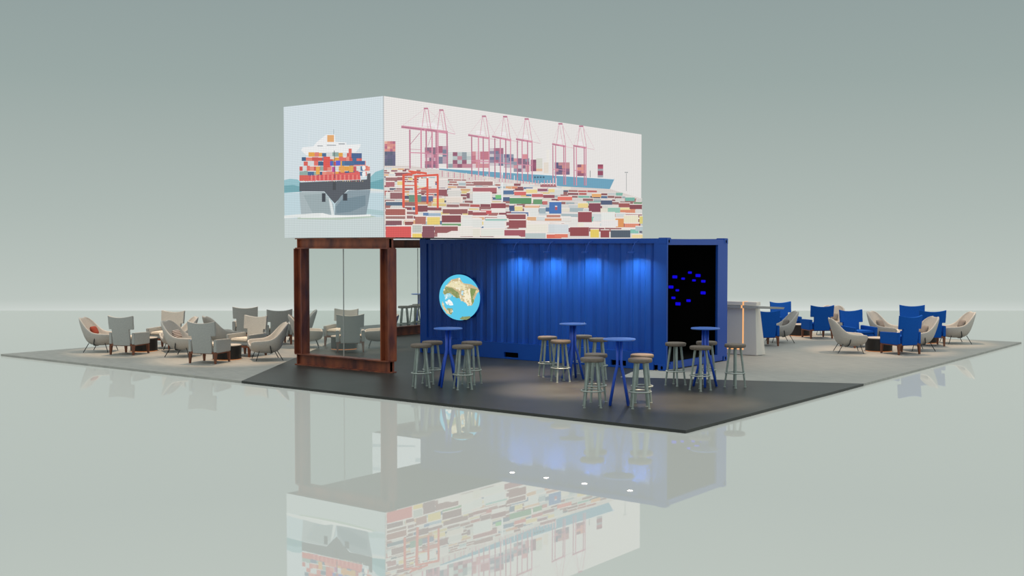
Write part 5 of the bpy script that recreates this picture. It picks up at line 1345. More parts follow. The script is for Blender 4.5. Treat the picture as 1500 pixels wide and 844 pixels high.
[244,236,230,6.117,0.389,6.859,0.396,6.859,0.362,6.117,0.35],
[240,234,216,6.117,0.275,6.835,0.277,6.834,0.361,6.117,0.357],
[240,228,216,6.835,0.288,6.86,0.289,6.859,0.369,6.834,0.369],
[244,236,230,6.859,0.392,7.528,0.398,7.528,0.363,6.86,0.352],
[212,220,220,6.86,0.275,7.502,0.277,7.502,0.363,6.859,0.36],
[240,228,216,7.502,0.288,7.529,0.288,7.528,0.37,7.502,0.37],
[240,234,216,7.528,0.399,8.015,0.404,8.015,0.366,7.528,0.358],
[240,234,216,7.529,0.28,7.989,0.281,7.988,0.368,7.528,0.366],
[240,228,216,7.989,0.29,8.016,0.29,8.015,0.374,7.988,0.373],
[244,236,230,8.015,0.409,8.805,0.416,8.806,0.38,8.015,0.367],
[138,74,82,8.016,0.288,8.778,0.29,8.777,0.379,8.015,0.375],
[240,228,216,8.778,0.302,8.806,0.302,8.806,0.388,8.777,0.387],
[244,236,230,8.805,0.413,8.86,0.409,8.86,0.372,8.806,0.371],
[169,188,192,8.806,0.289,8.853,0.29,8.852,0.379,8.806,0.379],
[240,228,216,8.853,0.294,8.86,0.294,8.86,0.38,8.852,0.379],
[74,106,148,0,0.239,0.279,0.239,0.279,0.208,0,0.204],
[74,106,148,0,0.138,0.263,0.137,0.263,0.21,0,0.21],
[240,228,216,0.263,0.144,0.279,0.144,0.279,0.214,0.263,0.214],
[244,236,230,0.279,0.232,0.757,0.234,0.757,0.203,0.279,0.197],
[154,102,102,0.279,0.13,0.74,0.128,0.74,0.203,0.279,0.203],
[240,228,216,0.74,0.138,0.756,0.138,0.757,0.21,0.74,0.21],
[244,236,230,0.757,0.227,1.171,0.229,1.171,0.197,0.757,0.192],
[230,228,222,0.756,0.123,1.154,0.122,1.154,0.198,0.757,0.198],
[240,228,216,1.154,0.131,1.171,0.131,1.171,0.204,1.154,0.203],
[244,236,230,1.171,0.232,1.535,0.234,1.535,0.201,1.171,0.196],
[84,88,108,1.171,0.127,1.517,0.126,1.518,0.203,1.171,0.203],
[240,228,216,1.517,0.134,1.535,0.134,1.535,0.207,1.518,0.207],
[244,236,230,1.536,0.245,2.172,0.248,2.172,0.217,1.535,0.208],
[212,220,220,1.535,0.138,2.153,0.137,2.154,0.215,1.535,0.215],
[240,228,216,2.154,0.148,2.172,0.148,2.172,0.224,2.154,0.224],
[244,236,230,2.172,0.241,2.701,0.243,2.701,0.21,2.172,0.203],
[168,106,102,2.172,0.131,2.682,0.13,2.682,0.21,2.172,0.21],
[240,228,216,2.682,0.14,2.701,0.14,2.701,0.217,2.682,0.217],
[244,236,230,2.701,0.262,3.135,0.265,3.135,0.23,2.701,0.224],
[74,106,148,2.701,0.151,3.115,0.15,3.115,0.231,2.701,0.231],
[240,228,216,3.115,0.159,3.135,0.159,3.135,0.237,3.115,0.237],
[244,236,230,3.135,0.254,3.553,0.256,3.553,0.22,3.135,0.215],
[74,106,148,3.135,0.141,3.533,0.14,3.533,0.223,3.135,0.222],
[240,228,216,3.533,0.149,3.553,0.149,3.553,0.228,3.533,0.228],
[244,236,230,3.553,0.261,3.96,0.264,3.96,0.227,3.553,0.222],
[154,102,102,3.553,0.147,3.939,0.146,3.939,0.23,3.553,0.229],
[240,228,216,3.939,0.154,3.96,0.155,3.96,0.235,3.939,0.234],
[244,236,230,3.96,0.277,4.623,0.28,4.623,0.245,3.96,0.236],
[230,228,222,3.96,0.16,4.601,0.159,4.601,0.245,3.96,0.244],
[240,228,216,4.601,0.171,4.623,0.171,4.623,0.253,4.601,0.253],
[244,236,230,4.623,0.281,5.083,0.283,5.083,0.246,4.623,0.24],
[154,102,102,4.623,0.162,5.06,0.161,5.06,0.248,4.623,0.248],
[240,228,216,5.06,0.17,5.083,0.171,5.083,0.254,5.06,0.253],
[230,228,222,5.083,0.267,5.719,0.271,5.719,0.234,5.083,0.226],
[230,228,222,5.083,0.147,5.695,0.145,5.695,0.234,5.083,0.234],
[240,228,216,5.695,0.157,5.719,0.157,5.719,0.242,5.695,0.241],
[244,236,230,5.719,0.273,6.552,0.277,6.552,0.241,5.719,0.231],
[138,74,82,5.719,0.15,6.527,0.148,6.527,0.239,5.719,0.238],
[240,228,216,6.527,0.161,6.552,0.162,6.552,0.249,6.527,0.249],
[244,236,230,6.552,0.291,7.211,0.295,7.211,0.256,6.552,0.248],
[138,74,82,6.552,0.165,7.186,0.164,7.186,0.257,6.552,0.256],
[240,228,216,7.186,0.175,7.212,0.175,7.211,0.264,7.186,0.264],
[244,236,230,7.211,0.299,7.944,0.303,7.945,0.264,7.211,0.255],
[154,102,102,7.212,0.17,7.918,0.169,7.918,0.264,7.211,0.263],
[240,228,216,7.918,0.181,7.945,0.181,7.945,0.272,7.918,0.272],
[244,236,230,7.945,0.277,8.718,0.281,8.718,0.241,7.945,0.232],
[127,192,174,7.945,0.145,8.69,0.144,8.69,0.241,7.945,0.24],
[240,228,216,8.69,0.156,8.719,0.156,8.718,0.249,8.69,0.249],
[244,236,230,8.718,0.288,8.86,0.283,8.86,0.244,8.718,0.242],
[84,88,108,8.719,0.153,8.854,0.153,8.853,0.251,8.718,0.251],
[240,228,216,8.854,0.159,8.86,0.159,8.86,0.252,8.853,0.252],
[244,236,230,0,0.14,0.319,0.138,0.319,0.105,0,0.102],
[138,74,82,0,0.029,0.302,0.027,0.303,0.108,0,0.109],
[240,228,216,0.302,0.035,0.318,0.035,0.319,0.112,0.303,0.112],
[244,236,230,0.319,0.125,0.849,0.125,0.849,0.091,0.319,0.086],
[169,188,192,0.318,0.013,0.832,0.009,0.832,0.091,0.319,0.093],
[240,228,216,0.832,0.019,0.849,0.02,0.849,0.098,0.832,0.098],
[244,236,230,0.849,0.133,1.259,0.133,1.259,0.097,0.849,0.093],
[154,102,102,0.849,0.018,1.241,0.016,1.241,0.099,0.849,0.101],
[240,228,216,1.241,0.025,1.258,0.025,1.259,0.105,1.241,0.105],
[244,236,230,1.259,0.135,1.917,0.136,1.917,0.101,1.259,0.095],
[154,102,102,1.258,0.019,1.898,0.015,1.899,0.1,1.259,0.103],
[240,228,216,1.898,0.027,1.917,0.027,1.917,0.109,1.899,0.109],
[244,236,230,1.917,0.147,2.512,0.148,2.512,0.112,1.917,0.106],
[154,102,102,1.917,0.028,2.492,0.024,2.493,0.112,1.917,0.114],
[240,228,216,2.492,0.036,2.511,0.036,2.512,0.12,2.493,0.119],
[154,102,102,2.512,0.151,3.12,0.152,3.12,0.115,2.512,0.11],
[154,102,102,2.511,0.03,3.1,0.026,3.1,0.116,2.512,0.117],
[240,228,216,3.1,0.038,3.12,0.038,3.12,0.123,3.1,0.123],
[244,236,230,3.12,0.149,3.845,0.15,3.845,0.113,3.12,0.106],
[127,192,174,3.12,0.025,3.824,0.021,3.824,0.112,3.12,0.114],
[240,228,216,3.824,0.033,3.845,0.034,3.845,0.121,3.824,0.121],
[244,236,230,6.569,0.17,7.428,0.171,7.428,0.129,6.569,0.122],
[230,228,222,6.569,0.031,7.403,0.026,7.402,0.129,6.569,0.131],
[240,228,216,7.403,0.04,7.429,0.04,7.428,0.138,7.402,0.138],
[243,233,226,0.007,1.065,0.307,1.08,0.307,1.101,0.007,1.087],
[154,102,102,0.007,0.996,0.306,1.01,0.307,1.082,0.007,1.068],
[243,233,226,0.006,0.986,0.237,0.996,0.237,1.018,0.007,1.007],
[168,96,104,0.006,0.901,0.236,0.91,0.237,0.999,0.006,0.988],
[243,233,226,0.261,1.166,0.59,1.182,0.591,1.204,0.261,1.187],
[142,80,88,0.26,1.104,0.59,1.12,0.59,1.185,0.261,1.168],
[243,233,226,0.307,1.088,0.46,1.095,0.46,1.117,0.307,1.109],
[156,90,92,0.306,1.01,0.459,1.017,0.46,1.097,0.307,1.09],
[243,233,226,0.306,1.007,0.447,1.014,0.447,1.035,0.307,1.029],
[237,212,136,0.306,0.945,0.447,0.951,0.447,1.016,0.306,1.01],
[243,233,226,0.879,1.066,1.3,1.085,1.3,1.107,0.879,1.088],
[232,232,228,0.879,0.937,1.3,0.954,1.3,1.087,0.879,1.068],
[244,230,220,1.3,0.962,1.342,0.963,1.343,1.099,1.3,1.097],
[243,233,226,1.427,1.091,1.709,1.104,1.709,1.126,1.427,1.113],
[228,220,216,1.426,0.942,1.708,0.954,1.709,1.106,1.427,1.093],
[243,233,226,1.1,0.91,1.401,0.922,1.401,0.945,1.1,0.933],
[200,112,104,1.099,0.83,1.4,0.841,1.401,0.925,1.1,0.913],
[243,233,226,1.426,0.906,1.682,0.916,1.682,0.939,1.426,0.929],
[138,74,82,1.425,0.791,1.682,0.8,1.682,0.919,1.426,0.909],
[243,233,226,0.12,0.799,0.458,0.812,0.458,0.834,0.12,0.821],
[140,90,94,0.119,0.69,0.457,0.701,0.458,0.814,0.12,0.802],
[243,233,226,0.005,0.787,0.12,0.792,0.12,0.813,0.005,0.809],
[223,226,220,0.005,0.694,0.119,0.698,0.12,0.794,0.005,0.79],
[243,233,226,0.004,0.628,0.457,0.642,0.457,0.664,0.004,0.65],
[74,96,120,0.004,0.567,0.457,0.58,0.457,0.645,0.004,0.631],
[244,230,220,0.457,0.587,0.497,0.588,0.497,0.656,0.457,0.654],
[243,233,226,1.708,0.9,2.076,0.914,2.076,0.938,1.708,0.923],
[218,216,210,1.707,0.7,2.075,0.711,2.076,0.917,1.708,0.903],
[243,233,226,2.264,0.87,2.358,0.873,2.358,0.897,2.264,0.893],
[124,74,88,2.263,0.769,2.358,0.772,2.358,0.876,2.264,0.872],
[243,233,226,0.612,0.777,0.951,0.789,0.951,0.811,0.612,0.799],
[95,138,116,0.612,0.649,0.951,0.66,0.951,0.791,0.612,0.779],
[243,233,226,0.951,0.764,1.274,0.775,1.274,0.798,0.951,0.787],
[85,96,138,0.951,0.676,1.273,0.686,1.274,0.778,0.951,0.767],
[243,233,226,1.286,0.734,1.604,0.744,1.604,0.767,1.286,0.757],
[237,212,136,1.286,0.653,1.604,0.663,1.604,0.747,1.286,0.737],
[243,233,226,1.656,0.763,2.102,0.778,2.102,0.801,1.656,0.786],
[232,220,208,1.656,0.664,2.102,0.677,2.102,0.781,1.656,0.766],
[244,230,220,2.102,0.685,2.147,0.687,2.147,0.792,2.102,0.791],
[243,233,226,0.004,0.501,0.516,0.514,0.516,0.536,0.004,0.523],
[162,86,78,0.003,0.376,0.515,0.387,0.516,0.517,0.004,0.504],
[244,230,220,0.515,0.394,0.555,0.395,0.556,0.527,0.516,0.526],
[243,233,226,0.003,0.374,0.515,0.384,0.515,0.406,0.003,0.395],
[154,106,100,0.003,0.329,0.515,0.338,0.515,0.387,0.003,0.376],
[244,230,220,0.515,0.346,0.555,0.346,0.555,0.397,0.515,0.397],
[243,233,226,0.853,0.588,1.123,0.596,1.123,0.618,0.853,0.611],
[122,64,72,0.852,0.476,1.123,0.482,1.123,0.598,0.853,0.591],
[243,233,226,0.999,0.46,1.148,0.464,1.148,0.486,0.999,0.483],
[88,120,168,0.999,0.405,1.147,0.408,1.148,0.466,0.999,0.463],
[243,233,226,1.147,0.455,1.501,0.463,1.501,0.486,1.148,0.478],
[156,180,200,1.147,0.4,1.5,0.407,1.501,0.466,1.148,0.458],
[243,233,226,1.552,0.54,2.29,0.559,2.29,0.583,1.552,0.563],
[138,80,80,1.552,0.459,2.29,0.475,2.29,0.562,1.552,0.543],
[244,230,220,2.29,0.483,2.335,0.484,2.336,0.573,2.29,0.572],
[243,233,226,2.303,0.525,2.657,0.533,2.657,0.557,2.303,0.548],
[140,74,78,2.303,0.45,2.657,0.457,2.657,0.536,2.303,0.528],
[243,233,226,1.526,0.422,2.088,0.434,2.088,0.457,1.526,0.445],
[124,60,66,1.526,0.273,2.088,0.282,2.088,0.436,1.526,0.424],
[244,230,220,2.088,0.289,2.133,0.29,2.133,0.448,2.088,0.447],
[243,233,226,0.779,0.382,1.073,0.387,1.073,0.41,0.779,0.404],
[168,100,90,0.778,0.245,1.072,0.249,1.073,0.39,0.779,0.384],
[243,233,226,1.11,0.38,1.475,0.387,1.475,0.41,1.11,0.402],
[236,208,106,1.109,0.241,1.474,0.247,1.475,0.39,1.11,0.382],
[243,233,226,1.526,0.267,2.088,0.275,2.088,0.299,1.526,0.29],
[106,154,106,1.525,0.222,2.087,0.23,2.088,0.278,1.526,0.269],
[244,230,220,2.088,0.238,2.133,0.238,2.133,0.289,2.088,0.288],
[243,233,226,2.101,0.374,2.657,0.384,2.657,0.408,2.101,0.397],
[230,232,226,2.101,0.204,2.657,0.211,2.657,0.387,2.101,0.376],
[244,230,220,2.657,0.219,2.703,0.22,2.704,0.398,2.657,0.398],
[243,233,226,0.002,0.294,0.42,0.301,0.42,0.323,0.002,0.316],
[122,74,82,0.002,0.217,0.42,0.223,0.42,0.304,0.002,0.297],
[244,230,220,0.42,0.231,0.459,0.231,0.46,0.314,0.42,0.314],
[243,233,226,0.503,0.287,0.73,0.291,0.73,0.313,0.503,0.309],
[138,72,72,0.502,0.224,0.73,0.228,0.73,0.293,0.503,0.289],
[243,233,226,0.002,0.191,0.669,0.2,0.669,0.222,0.002,0.212],
[216,76,74,0.001,0,0.668,0,0.669,0.202,0.002,0.193],
[244,230,220,0.668,0.005,0.709,0.006,0.71,0.213,0.669,0.212],
[243,233,226,0.706,0.225,0.961,0.228,0.961,0.251,0.706,0.247],
[191,196,188,0.705,0.08,0.96,0.082,0.961,0.231,0.706,0.227],
[243,233,226,0.705,0.069,0.96,0.071,0.96,0.094,0.705,0.091],
[240,208,96,0.704,0,0.96,0,0.96,0.074,0.705,0.072],
[243,233,226,0.978,0.212,1.309,0.217,1.309,0.239,0.978,0.234],
[124,70,80,0.977,0,1.309,0,1.309,0.219,0.978,0.215],
[243,233,226,1.322,0.208,1.994,0.217,1.994,0.241,1.322,0.231],
[142,78,80,1.321,0.069,1.994,0.074,1.994,0.22,1.322,0.211],
[244,230,220,1.994,0.082,2.039,0.082,2.039,0.231,1.994,0.23],
[243,233,226,2.047,0.201,2.657,0.209,2.657,0.232,2.048,0.224],
[236,232,222,2.047,0.032,2.656,0.036,2.657,0.211,2.047,0.204],
[244,230,220,2.656,0.044,2.703,0.044,2.703,0.223,2.657,0.222],
[243,233,226,1.397,0.067,2.021,0.072,2.021,0.095,1.397,0.089],
[240,228,224,1.397,0,2.02,0,2.021,0.074,1.397,0.069],
[244,230,220,2.02,0.005,2.065,0.005,2.065,0.085,2.021,0.085],
[240,230,224,1.334,0,1.81,0.132,2.047,0.135,2.047,0],
[243,233,226,2.474,1.104,3.075,1.131,3.075,1.155,2.474,1.127],
[154,102,102,2.474,1.028,3.075,1.053,3.075,1.133,2.474,1.106],
[242,232,224,3.075,1.062,3.123,1.064,3.123,1.146,3.075,1.144],
[243,233,226,2.446,0.981,3.204,1.011,3.204,1.036,2.446,1.004],
[168,88,96,2.446,0.897,3.204,0.925,3.204,1.014,2.446,0.984],
[242,232,224,3.204,0.933,3.253,0.935,3.253,1.027,3.204,1.025],
[243,233,226,3.422,0.966,3.762,0.979,3.762,1.004,3.422,0.99],
[74,106,148,3.422,0.888,3.762,0.9,3.762,0.982,3.422,0.969],
[243,233,226,3.786,0.953,4.188,0.968,4.188,0.993,3.786,0.977],
[216,96,92,3.786,0.883,4.188,0.897,4.188,0.971,3.786,0.956],
[243,233,226,4.188,0.912,4.374,0.919,4.374,0.944,4.188,0.937],
[74,106,148,4.188,0.878,4.374,0.885,4.374,0.922,4.188,0.915],
[243,233,226,4.39,0.929,4.785,0.943,4.785,0.969,4.39,0.954],
[192,88,92,4.39,0.867,4.785,0.88,4.785,0.946,4.39,0.932],
[243,233,226,4.801,0.925,5.208,0.939,5.208,0.965,4.801,0.95],
[138,68,80,4.802,0.862,5.208,0.875,5.208,0.942,4.801,0.928],
[243,233,226,4.188,1.014,4.578,1.029,4.578,1.055,4.188,1.039],
[240,216,144,4.188,0.943,4.578,0.957,4.578,1.032,4.188,1.017],
[243,233,226,4.594,1.049,4.946,1.063,4.946,1.088,4.594,1.074],
[142,80,100,4.594,0.995,4.946,1.009,4.946,1.065,4.594,1.051],
[243,233,226,4.979,1.054,5.34,1.069,5.34,1.094,4.979,1.08],
[236,214,140,4.979,0.991,5.34,1.004,5.34,1.071,4.979,1.057],
[243,233,226,4.689,1.146,5.274,1.171,5.274,1.197,4.689,1.172],
[160,96,104,4.689,1.089,5.274,1.113,5.274,1.174,4.689,1.149],
[243,233,226,3.233,0.941,3.407,0.948,3.407,0.972,3.233,0.965],
[232,230,224,3.233,0.872,3.407,0.878,3.407,0.95,3.233,0.944],
[243,233,226,2.446,0.885,3.004,0.906,3.004,0.93,2.446,0.909],
[228,232,228,2.445,0.67,3.003,0.687,3.004,0.908,2.446,0.888],
[242,232,224,3.003,0.695,3.051,0.696,3.052,0.921,3.004,0.919],
[243,233,226,3.161,0.867,3.349,0.874,3.349,0.898,3.161,0.891],
[106,192,112,3.161,0.789,3.349,0.796,3.349,0.876,3.161,0.87],
[243,233,226,3.628,0.82,4.374,0.845,4.374,0.87,3.628,0.845],
[76,138,88,3.628,0.705,4.374,0.727,4.374,0.848,3.628,0.823],
[242,232,224,4.374,0.735,4.427,0.737,4.427,0.86,4.374,0.859],
[243,233,226,4.437,0.819,4.754,0.829,4.753,0.854,4.437,0.844],
[94,148,100,4.437,0.719,4.754,0.728,4.754,0.832,4.437,0.822],
[243,233,226,4.77,0.792,4.947,0.797,4.947,0.823,4.77,0.817],
[192,100,96,4.77,0.719,4.947,0.724,4.947,0.8,4.77,0.795],
[243,233,226,5.012,0.78,5.465,0.794,5.464,0.82,5.012,0.806],
[60,106,176,5.012,0.536,5.465,0.546,5.465,0.797,5.012,0.783],
[243,233,226,5.225,0.682,5.308,0.684,5.308,0.71,5.225,0.708],
[176,72,88,5.225,0.618,5.308,0.62,5.308,0.687,5.225,0.685],
[243,233,226,3.407,0.831,3.628,0.838,3.628,0.863,3.407,0.855],
[68,88,124,3.407,0.752,3.628,0.759,3.628,0.841,3.407,0.833],
[243,233,226,3.018,0.693,3.495,0.707,3.495,0.732,3.018,0.717],
[140,64,72,3.017,0.58,3.495,0.593,3.495,0.71,3.018,0.696],
[243,233,226,3.017,0.574,3.495,0.586,3.495,0.611,3.017,0.598],
[239,233,226,3.017,0.509,3.495,0.52,3.495,0.589,3.017,0.577],
[243,233,226,3.613,0.665,3.777,0.67,3.777,0.695,3.613,0.69],
[60,76,116,3.613,0.578,3.777,0.582,3.777,0.673,3.613,0.668],
[243,233,226,3.792,0.652,4.065,0.66,4.065,0.685,3.792,0.677],
[236,216,144,3.792,0.564,4.065,0.57,4.065,0.662,3.792,0.655],
[243,233,226,4.12,0.624,4.626,0.637,4.626,0.663,4.12,0.649],
[228,230,226,4.121,0.461,4.626,0.471,4.626,0.64,4.12,0.627],
[243,233,226,4.142,0.68,4.658,0.695,4.658,0.72,4.142,0.705],
[232,180,140,4.142,0.637,4.658,0.65,4.658,0.697,4.142,0.683],
[243,233,226,4.642,0.638,4.882,0.644,4.882,0.67,4.642,0.663],
[154,176,184,4.642,0.528,4.883,0.533,4.882,0.647,4.642,0.641],
[243,233,226,3.673,0.531,4.266,0.545,4.265,0.57,3.673,0.555],
[84,112,156,3.673,0.452,4.266,0.464,4.266,0.547,3.673,0.534],
[242,232,224,4.266,0.472,4.318,0.474,4.318,0.56,4.265,0.559],
[243,233,226,2.694,0.543,3.032,0.551,3.032,0.575,2.694,0.567],
[200,76,80,2.693,0.476,3.032,0.483,3.032,0.554,2.694,0.546],
[243,233,226,2.445,0.502,2.862,0.512,2.862,0.536,2.445,0.526],
[154,72,76,2.445,0.444,2.861,0.453,2.862,0.515,2.445,0.505],
[243,233,226,3.218,0.449,3.495,0.454,3.495,0.479,3.218,0.473],
[223,228,226,3.218,0.407,3.495,0.412,3.495,0.457,3.218,0.451],
[243,233,226,3.525,0.482,4.173,0.496,4.173,0.521,3.525,0.507],
[138,68,72,3.525,0.385,4.173,0.397,4.173,0.499,3.525,0.485],
[242,232,224,4.173,0.406,4.225,0.407,4.225,0.511,4.173,0.51],
[243,233,226,4.915,0.503,5.425,0.514,5.425,0.54,4.915,0.528],
[192,128,112,4.915,0.449,5.425,0.459,5.425,0.517,4.915,0.506],
[243,233,226,4.851,0.426,5.465,0.437,5.465,0.464,4.851,0.451],
[216,144,106,4.851,0.381,5.466,0.392,5.465,0.44,4.851,0.429],
[242,232,224,5.466,0.401,5.522,0.402,5.522,0.453,5.465,0.452],
[243,233,226,2.445,0.363,2.735,0.368,2.735,0.392,2.445,0.386],
[226,228,222,2.444,0.209,2.735,0.212,2.735,0.371,2.445,0.366],
[243,233,226,2.777,0.342,3.466,0.354,3.466,0.379,2.777,0.366],
[228,232,230,2.777,0.178,3.466,0.186,3.466,0.357,2.777,0.345],
[242,232,224,3.466,0.194,3.515,0.195,3.515,0.369,3.466,0.368],
[243,233,226,2.833,0.379,3.539,0.392,3.539,0.416,2.833,0.403],
[143,196,184,2.833,0.346,3.539,0.358,3.539,0.395,2.833,0.381],
[242,232,224,3.539,0.367,3.589,0.368,3.589,0.407,3.539,0.406],
[243,233,226,3.598,0.366,4.188,0.376,4.188,0.401,3.598,0.39],
[140,66,70,3.598,0.214,4.188,0.222,4.188,0.379,3.598,0.369],
[242,232,224,4.188,0.23,4.241,0.231,4.24,0.391,4.188,0.39],
[243,233,226,4.204,0.293,4.948,0.304,4.948,0.33,4.204,0.318],
[236,232,218,4.204,0.12,4.948,0.127,4.948,0.307,4.204,0.296],
[242,232,224,4.948,0.136,5.003,0.136,5.003,0.319,4.948,0.319],
[243,233,226,4.98,0.305,5.466,0.312,5.466,0.338,4.98,0.33],
[207,216,220,4.981,0.127,5.466,0.132,5.466,0.315,4.98,0.308],
[243,233,226,2.444,0.18,2.665,0.182,2.665,0.206,2.444,0.203],
[230,226,210,2.444,0.022,2.665,0.023,2.665,0.185,2.444,0.182],
[243,233,226,2.693,0.174,3.436,0.183,3.436,0.207,2.693,0.198],
[228,230,220,2.693,0.036,3.436,0.041,3.436,0.185,2.693,0.177],
[242,232,224,3.436,0.049,3.486,0.05,3.486,0.197,3.436,0.196],
[243,233,226,3.451,0.165,4.158,0.172,4.158,0.197,3.451,0.189],
[156,74,86,3.451,0.032,4.158,0.036,4.158,0.175,3.451,0.167],
[242,232,224,4.158,0.045,4.21,0.045,4.21,0.187,4.158,0.186],
[243,233,226,4.158,0.108,4.883,0.114,4.883,0.14,4.158,0.133],
[180,196,196,4.158,0.003,4.884,0.007,4.883,0.117,4.158,0.11],
[242,232,224,4.884,0.016,4.938,0.016,4.938,0.129,4.883,0.128],
[243,233,226,4.916,0.086,5.466,0.09,5.466,0.116,4.916,0.111],
[216,96,78,4.916,0.007,5.467,0.01,5.466,0.093,4.916,0.089],
[243,233,226,3.117,0.027,3.944,0.032,3.944,0.057,3.117,0.051],
[236,230,218,3.117,0,3.944,0.002,3.944,0.035,3.117,0.03],
[242,232,224,3.944,0.01,3.995,0.011,3.995,0.046,3.944,0.046],
[243,233,226,5.318,0.903,5.87,0.922,5.87,0.943,5.318,0.923],
[232,106,90,5.318,0.828,5.871,0.845,5.87,0.925,5.318,0.906],
[243,233,226,5.209,1.056,5.536,1.069,5.536,1.089,5.209,1.076],
[216,220,216,5.209,0.949,5.536,0.961,5.536,1.072,5.209,1.059],
[243,233,226,6.098,0.785,6.502,0.797,6.502,0.818,6.098,0.806],
[237,212,136,6.098,0.692,6.503,0.702,6.502,0.8,6.098,0.788],
[243,233,226,6.532,0.798,7.008,0.812,7.007,0.833,6.531,0.819],
[122,58,72,6.532,0.605,7.009,0.617,7.008,0.815,6.531,0.801],
[243,233,226,7.025,0.879,7.497,0.894,7.497,0.915,7.025,0.9],
[68,80,110,7.026,0.783,7.498,0.796,7.497,0.897,7.025,0.882],
[243,233,226,7.313,0.721,7.844,0.735,7.844,0.757,7.313,0.742],
[143,196,176,7.313,0.607,7.845,0.619,7.844,0.738,7.313,0.724],
[243,233,226,7.844,0.735,8.295,0.747,8.295,0.769,7.844,0.757],
[239,226,160,7.844,0.687,8.295,0.698,8.295,0.75,7.844,0.738],
[243,233,226,7.78,0.835,8.294,0.85,8.294,0.872,7.78,0.857],
[154,76,74,7.781,0.743,8.295,0.757,8.294,0.853,7.78,0.838],
[243,233,226,8.262,0.815,8.824,0.831,8.824,0.853,8.262,0.837],
[124,60,68,8.262,0.715,8.825,0.729,8.824,0.834,8.262,0.818],
[243,233,226,7.039,0.598,7.624,0.611,7.624,0.633,7.039,0.619],
[232,236,230,7.04,0.435,7.625,0.446,7.624,0.614,7.039,0.601],
[243,233,226,8.066,0.98,8.49,0.994,8.49,1.016,8.066,1.002],
[106,176,160,8.067,0.898,8.49,0.911,8.49,0.997,8.066,0.983],
[243,233,226,6.648,1.014,7.037,1.028,7.037,1.049,6.648,1.035],
[232,168,104,6.649,0.942,7.037,0.955,7.037,1.031,6.648,1.017],
[243,233,226,6.098,0.592,6.65,0.605,6.65,0.626,6.098,0.613],
[140,60,68,6.099,0.37,6.651,0.379,6.65,0.608,6.098,0.595],
[243,233,226,7.656,0.477,8.005,0.483,8.005,0.505,7.656,0.498],
[224,144,80,7.657,0.277,8.007,0.282,8.005,0.487,7.656,0.48],
[243,233,226,8.005,0.552,8.659,0.565,8.659,0.588,8.005,0.574],
[236,230,200,8.006,0.384,8.66,0.395,8.659,0.568,8.005,0.555],
[243,233,226,8.038,0.364,8.68,0.374,8.68,0.397,8.038,0.386],
[224,132,104,8.039,0.282,8.681,0.29,8.68,0.378,8.038,0.368],
[243,233,226,6.593,0.211,6.95,0.215,6.95,0.237,6.593,0.232],
[232,202,88,6.594,0.035,6.951,0.037,6.95,0.219,6.593,0.214],
[243,233,226,5.788,0.25,6.534,0.26,6.534,0.281,5.788,0.271],
[138,60,64,5.789,0.062,6.535,0.067,6.534,0.263,5.788,0.253],
[243,233,226,5.211,0.305,5.732,0.313,5.732,0.334,5.211,0.326],
[212,220,224,5.211,0.12,5.733,0.125,5.732,0.316,5.211,0.308],
[243,233,226,5.211,0.096,5.705,0.1,5.705,0.12,5.211,0.116],
[224,112,88,5.212,0.027,5.705,0.029,5.705,0.103,5.211,0.099],
[243,233,226,7.04,0.415,7.751,0.428,7.751,0.45,7.04,0.437],
[236,232,230,7.041,0.286,7.752,0.295,7.751,0.431,7.04,0.419],
[243,233,226,6.329,0.338,6.98,0.348,6.98,0.369,6.329,0.359],
[240,232,228,6.33,0.276,6.98,0.285,6.98,0.351,6.329,0.341],
[243,233,226,7.011,0.2,7.377,0.204,7.377,0.225,7.011,0.221],
[138,60,64,7.012,0.037,7.378,0.039,7.377,0.207,7.011,0.203],
[243,233,226,7.439,0.204,8.299,0.213,8.298,0.236,7.439,0.226],
[68,80,94,7.44,0.039,8.3,0.044,8.299,0.217,7.439,0.207],
[243,233,226,8.365,0.111,8.86,0.114,8.86,0.137,8.365,0.133],
[240,216,152,8.365,0.034,8.86,0.037,8.86,0.118,8.365,0.114],
[243,233,226,8.706,0.549,8.86,0.552,8.86,0.575,8.706,0.571],
[224,208,112,8.707,0.378,8.86,0.38,8.86,0.555,8.706,0.552],
[243,233,226,8.528,0.303,8.86,0.307,8.86,0.33,8.528,0.325],
[176,196,200,8.529,0.202,8.86,0.205,8.86,0.31,8.528,0.306],
[238,242,242,3.354,1.433,3.353,0.733,3.403,0.734,3.403,1.435],
[224,82,63,0.432,1.144,0.429,0.547,0.494,0.548,0.497,1.148],
[224,82,63,0.745,1.143,0.778,0.424,0.853,0.427,0.82,1.148],
[224,82,63,1.087,1.127,1.085,0.631,1.142,0.632,1.144,1.13],
[224,82,63,1.377,1.175,1.375,0.555,1.433,0.557,1.436,1.177],
[224,82,63,0.452,1.113,0.811,1.172,0.803,1.203,0.444,1.145],
[224,82,63,0.784,1.11,1.429,1.166,1.425,1.205,0.781,1.148],
[224,82,63,0.611,1.192,1.097,1.175,1.105,1.213,0.618,1.229],
[224,82,63,0.463,0.935,0.781,0.949,0.782,0.966,0.463,0.953],
[224,82,63,0.808,0.875,1.118,0.928,1.112,0.948,0.803,0.894],
[224,82,63,0.786,1.215,0.594,1.23,0.587,1.205,0.779,1.19],
[246,238,234,0.888,1.089,0.944,1.091,0.944,1.117,0.888,1.114],
[246,238,234,1.097,1.107,1.154,1.109,1.154,1.135,1.097,1.132],
[246,238,234,0.874,0.842,0.931,0.844,0.931,0.869,0.875,0.867],
[213,138,160,0.405,1.979,1.67,1.979,1.679,2.029,0.414,2.027],
[168,106,128,0.408,1.988,1.025,1.986,1.029,2.008,0.411,2.009],
[244,240,242,0.901,2.056,1.347,2.093,1.348,2.157,0.902,2.119],
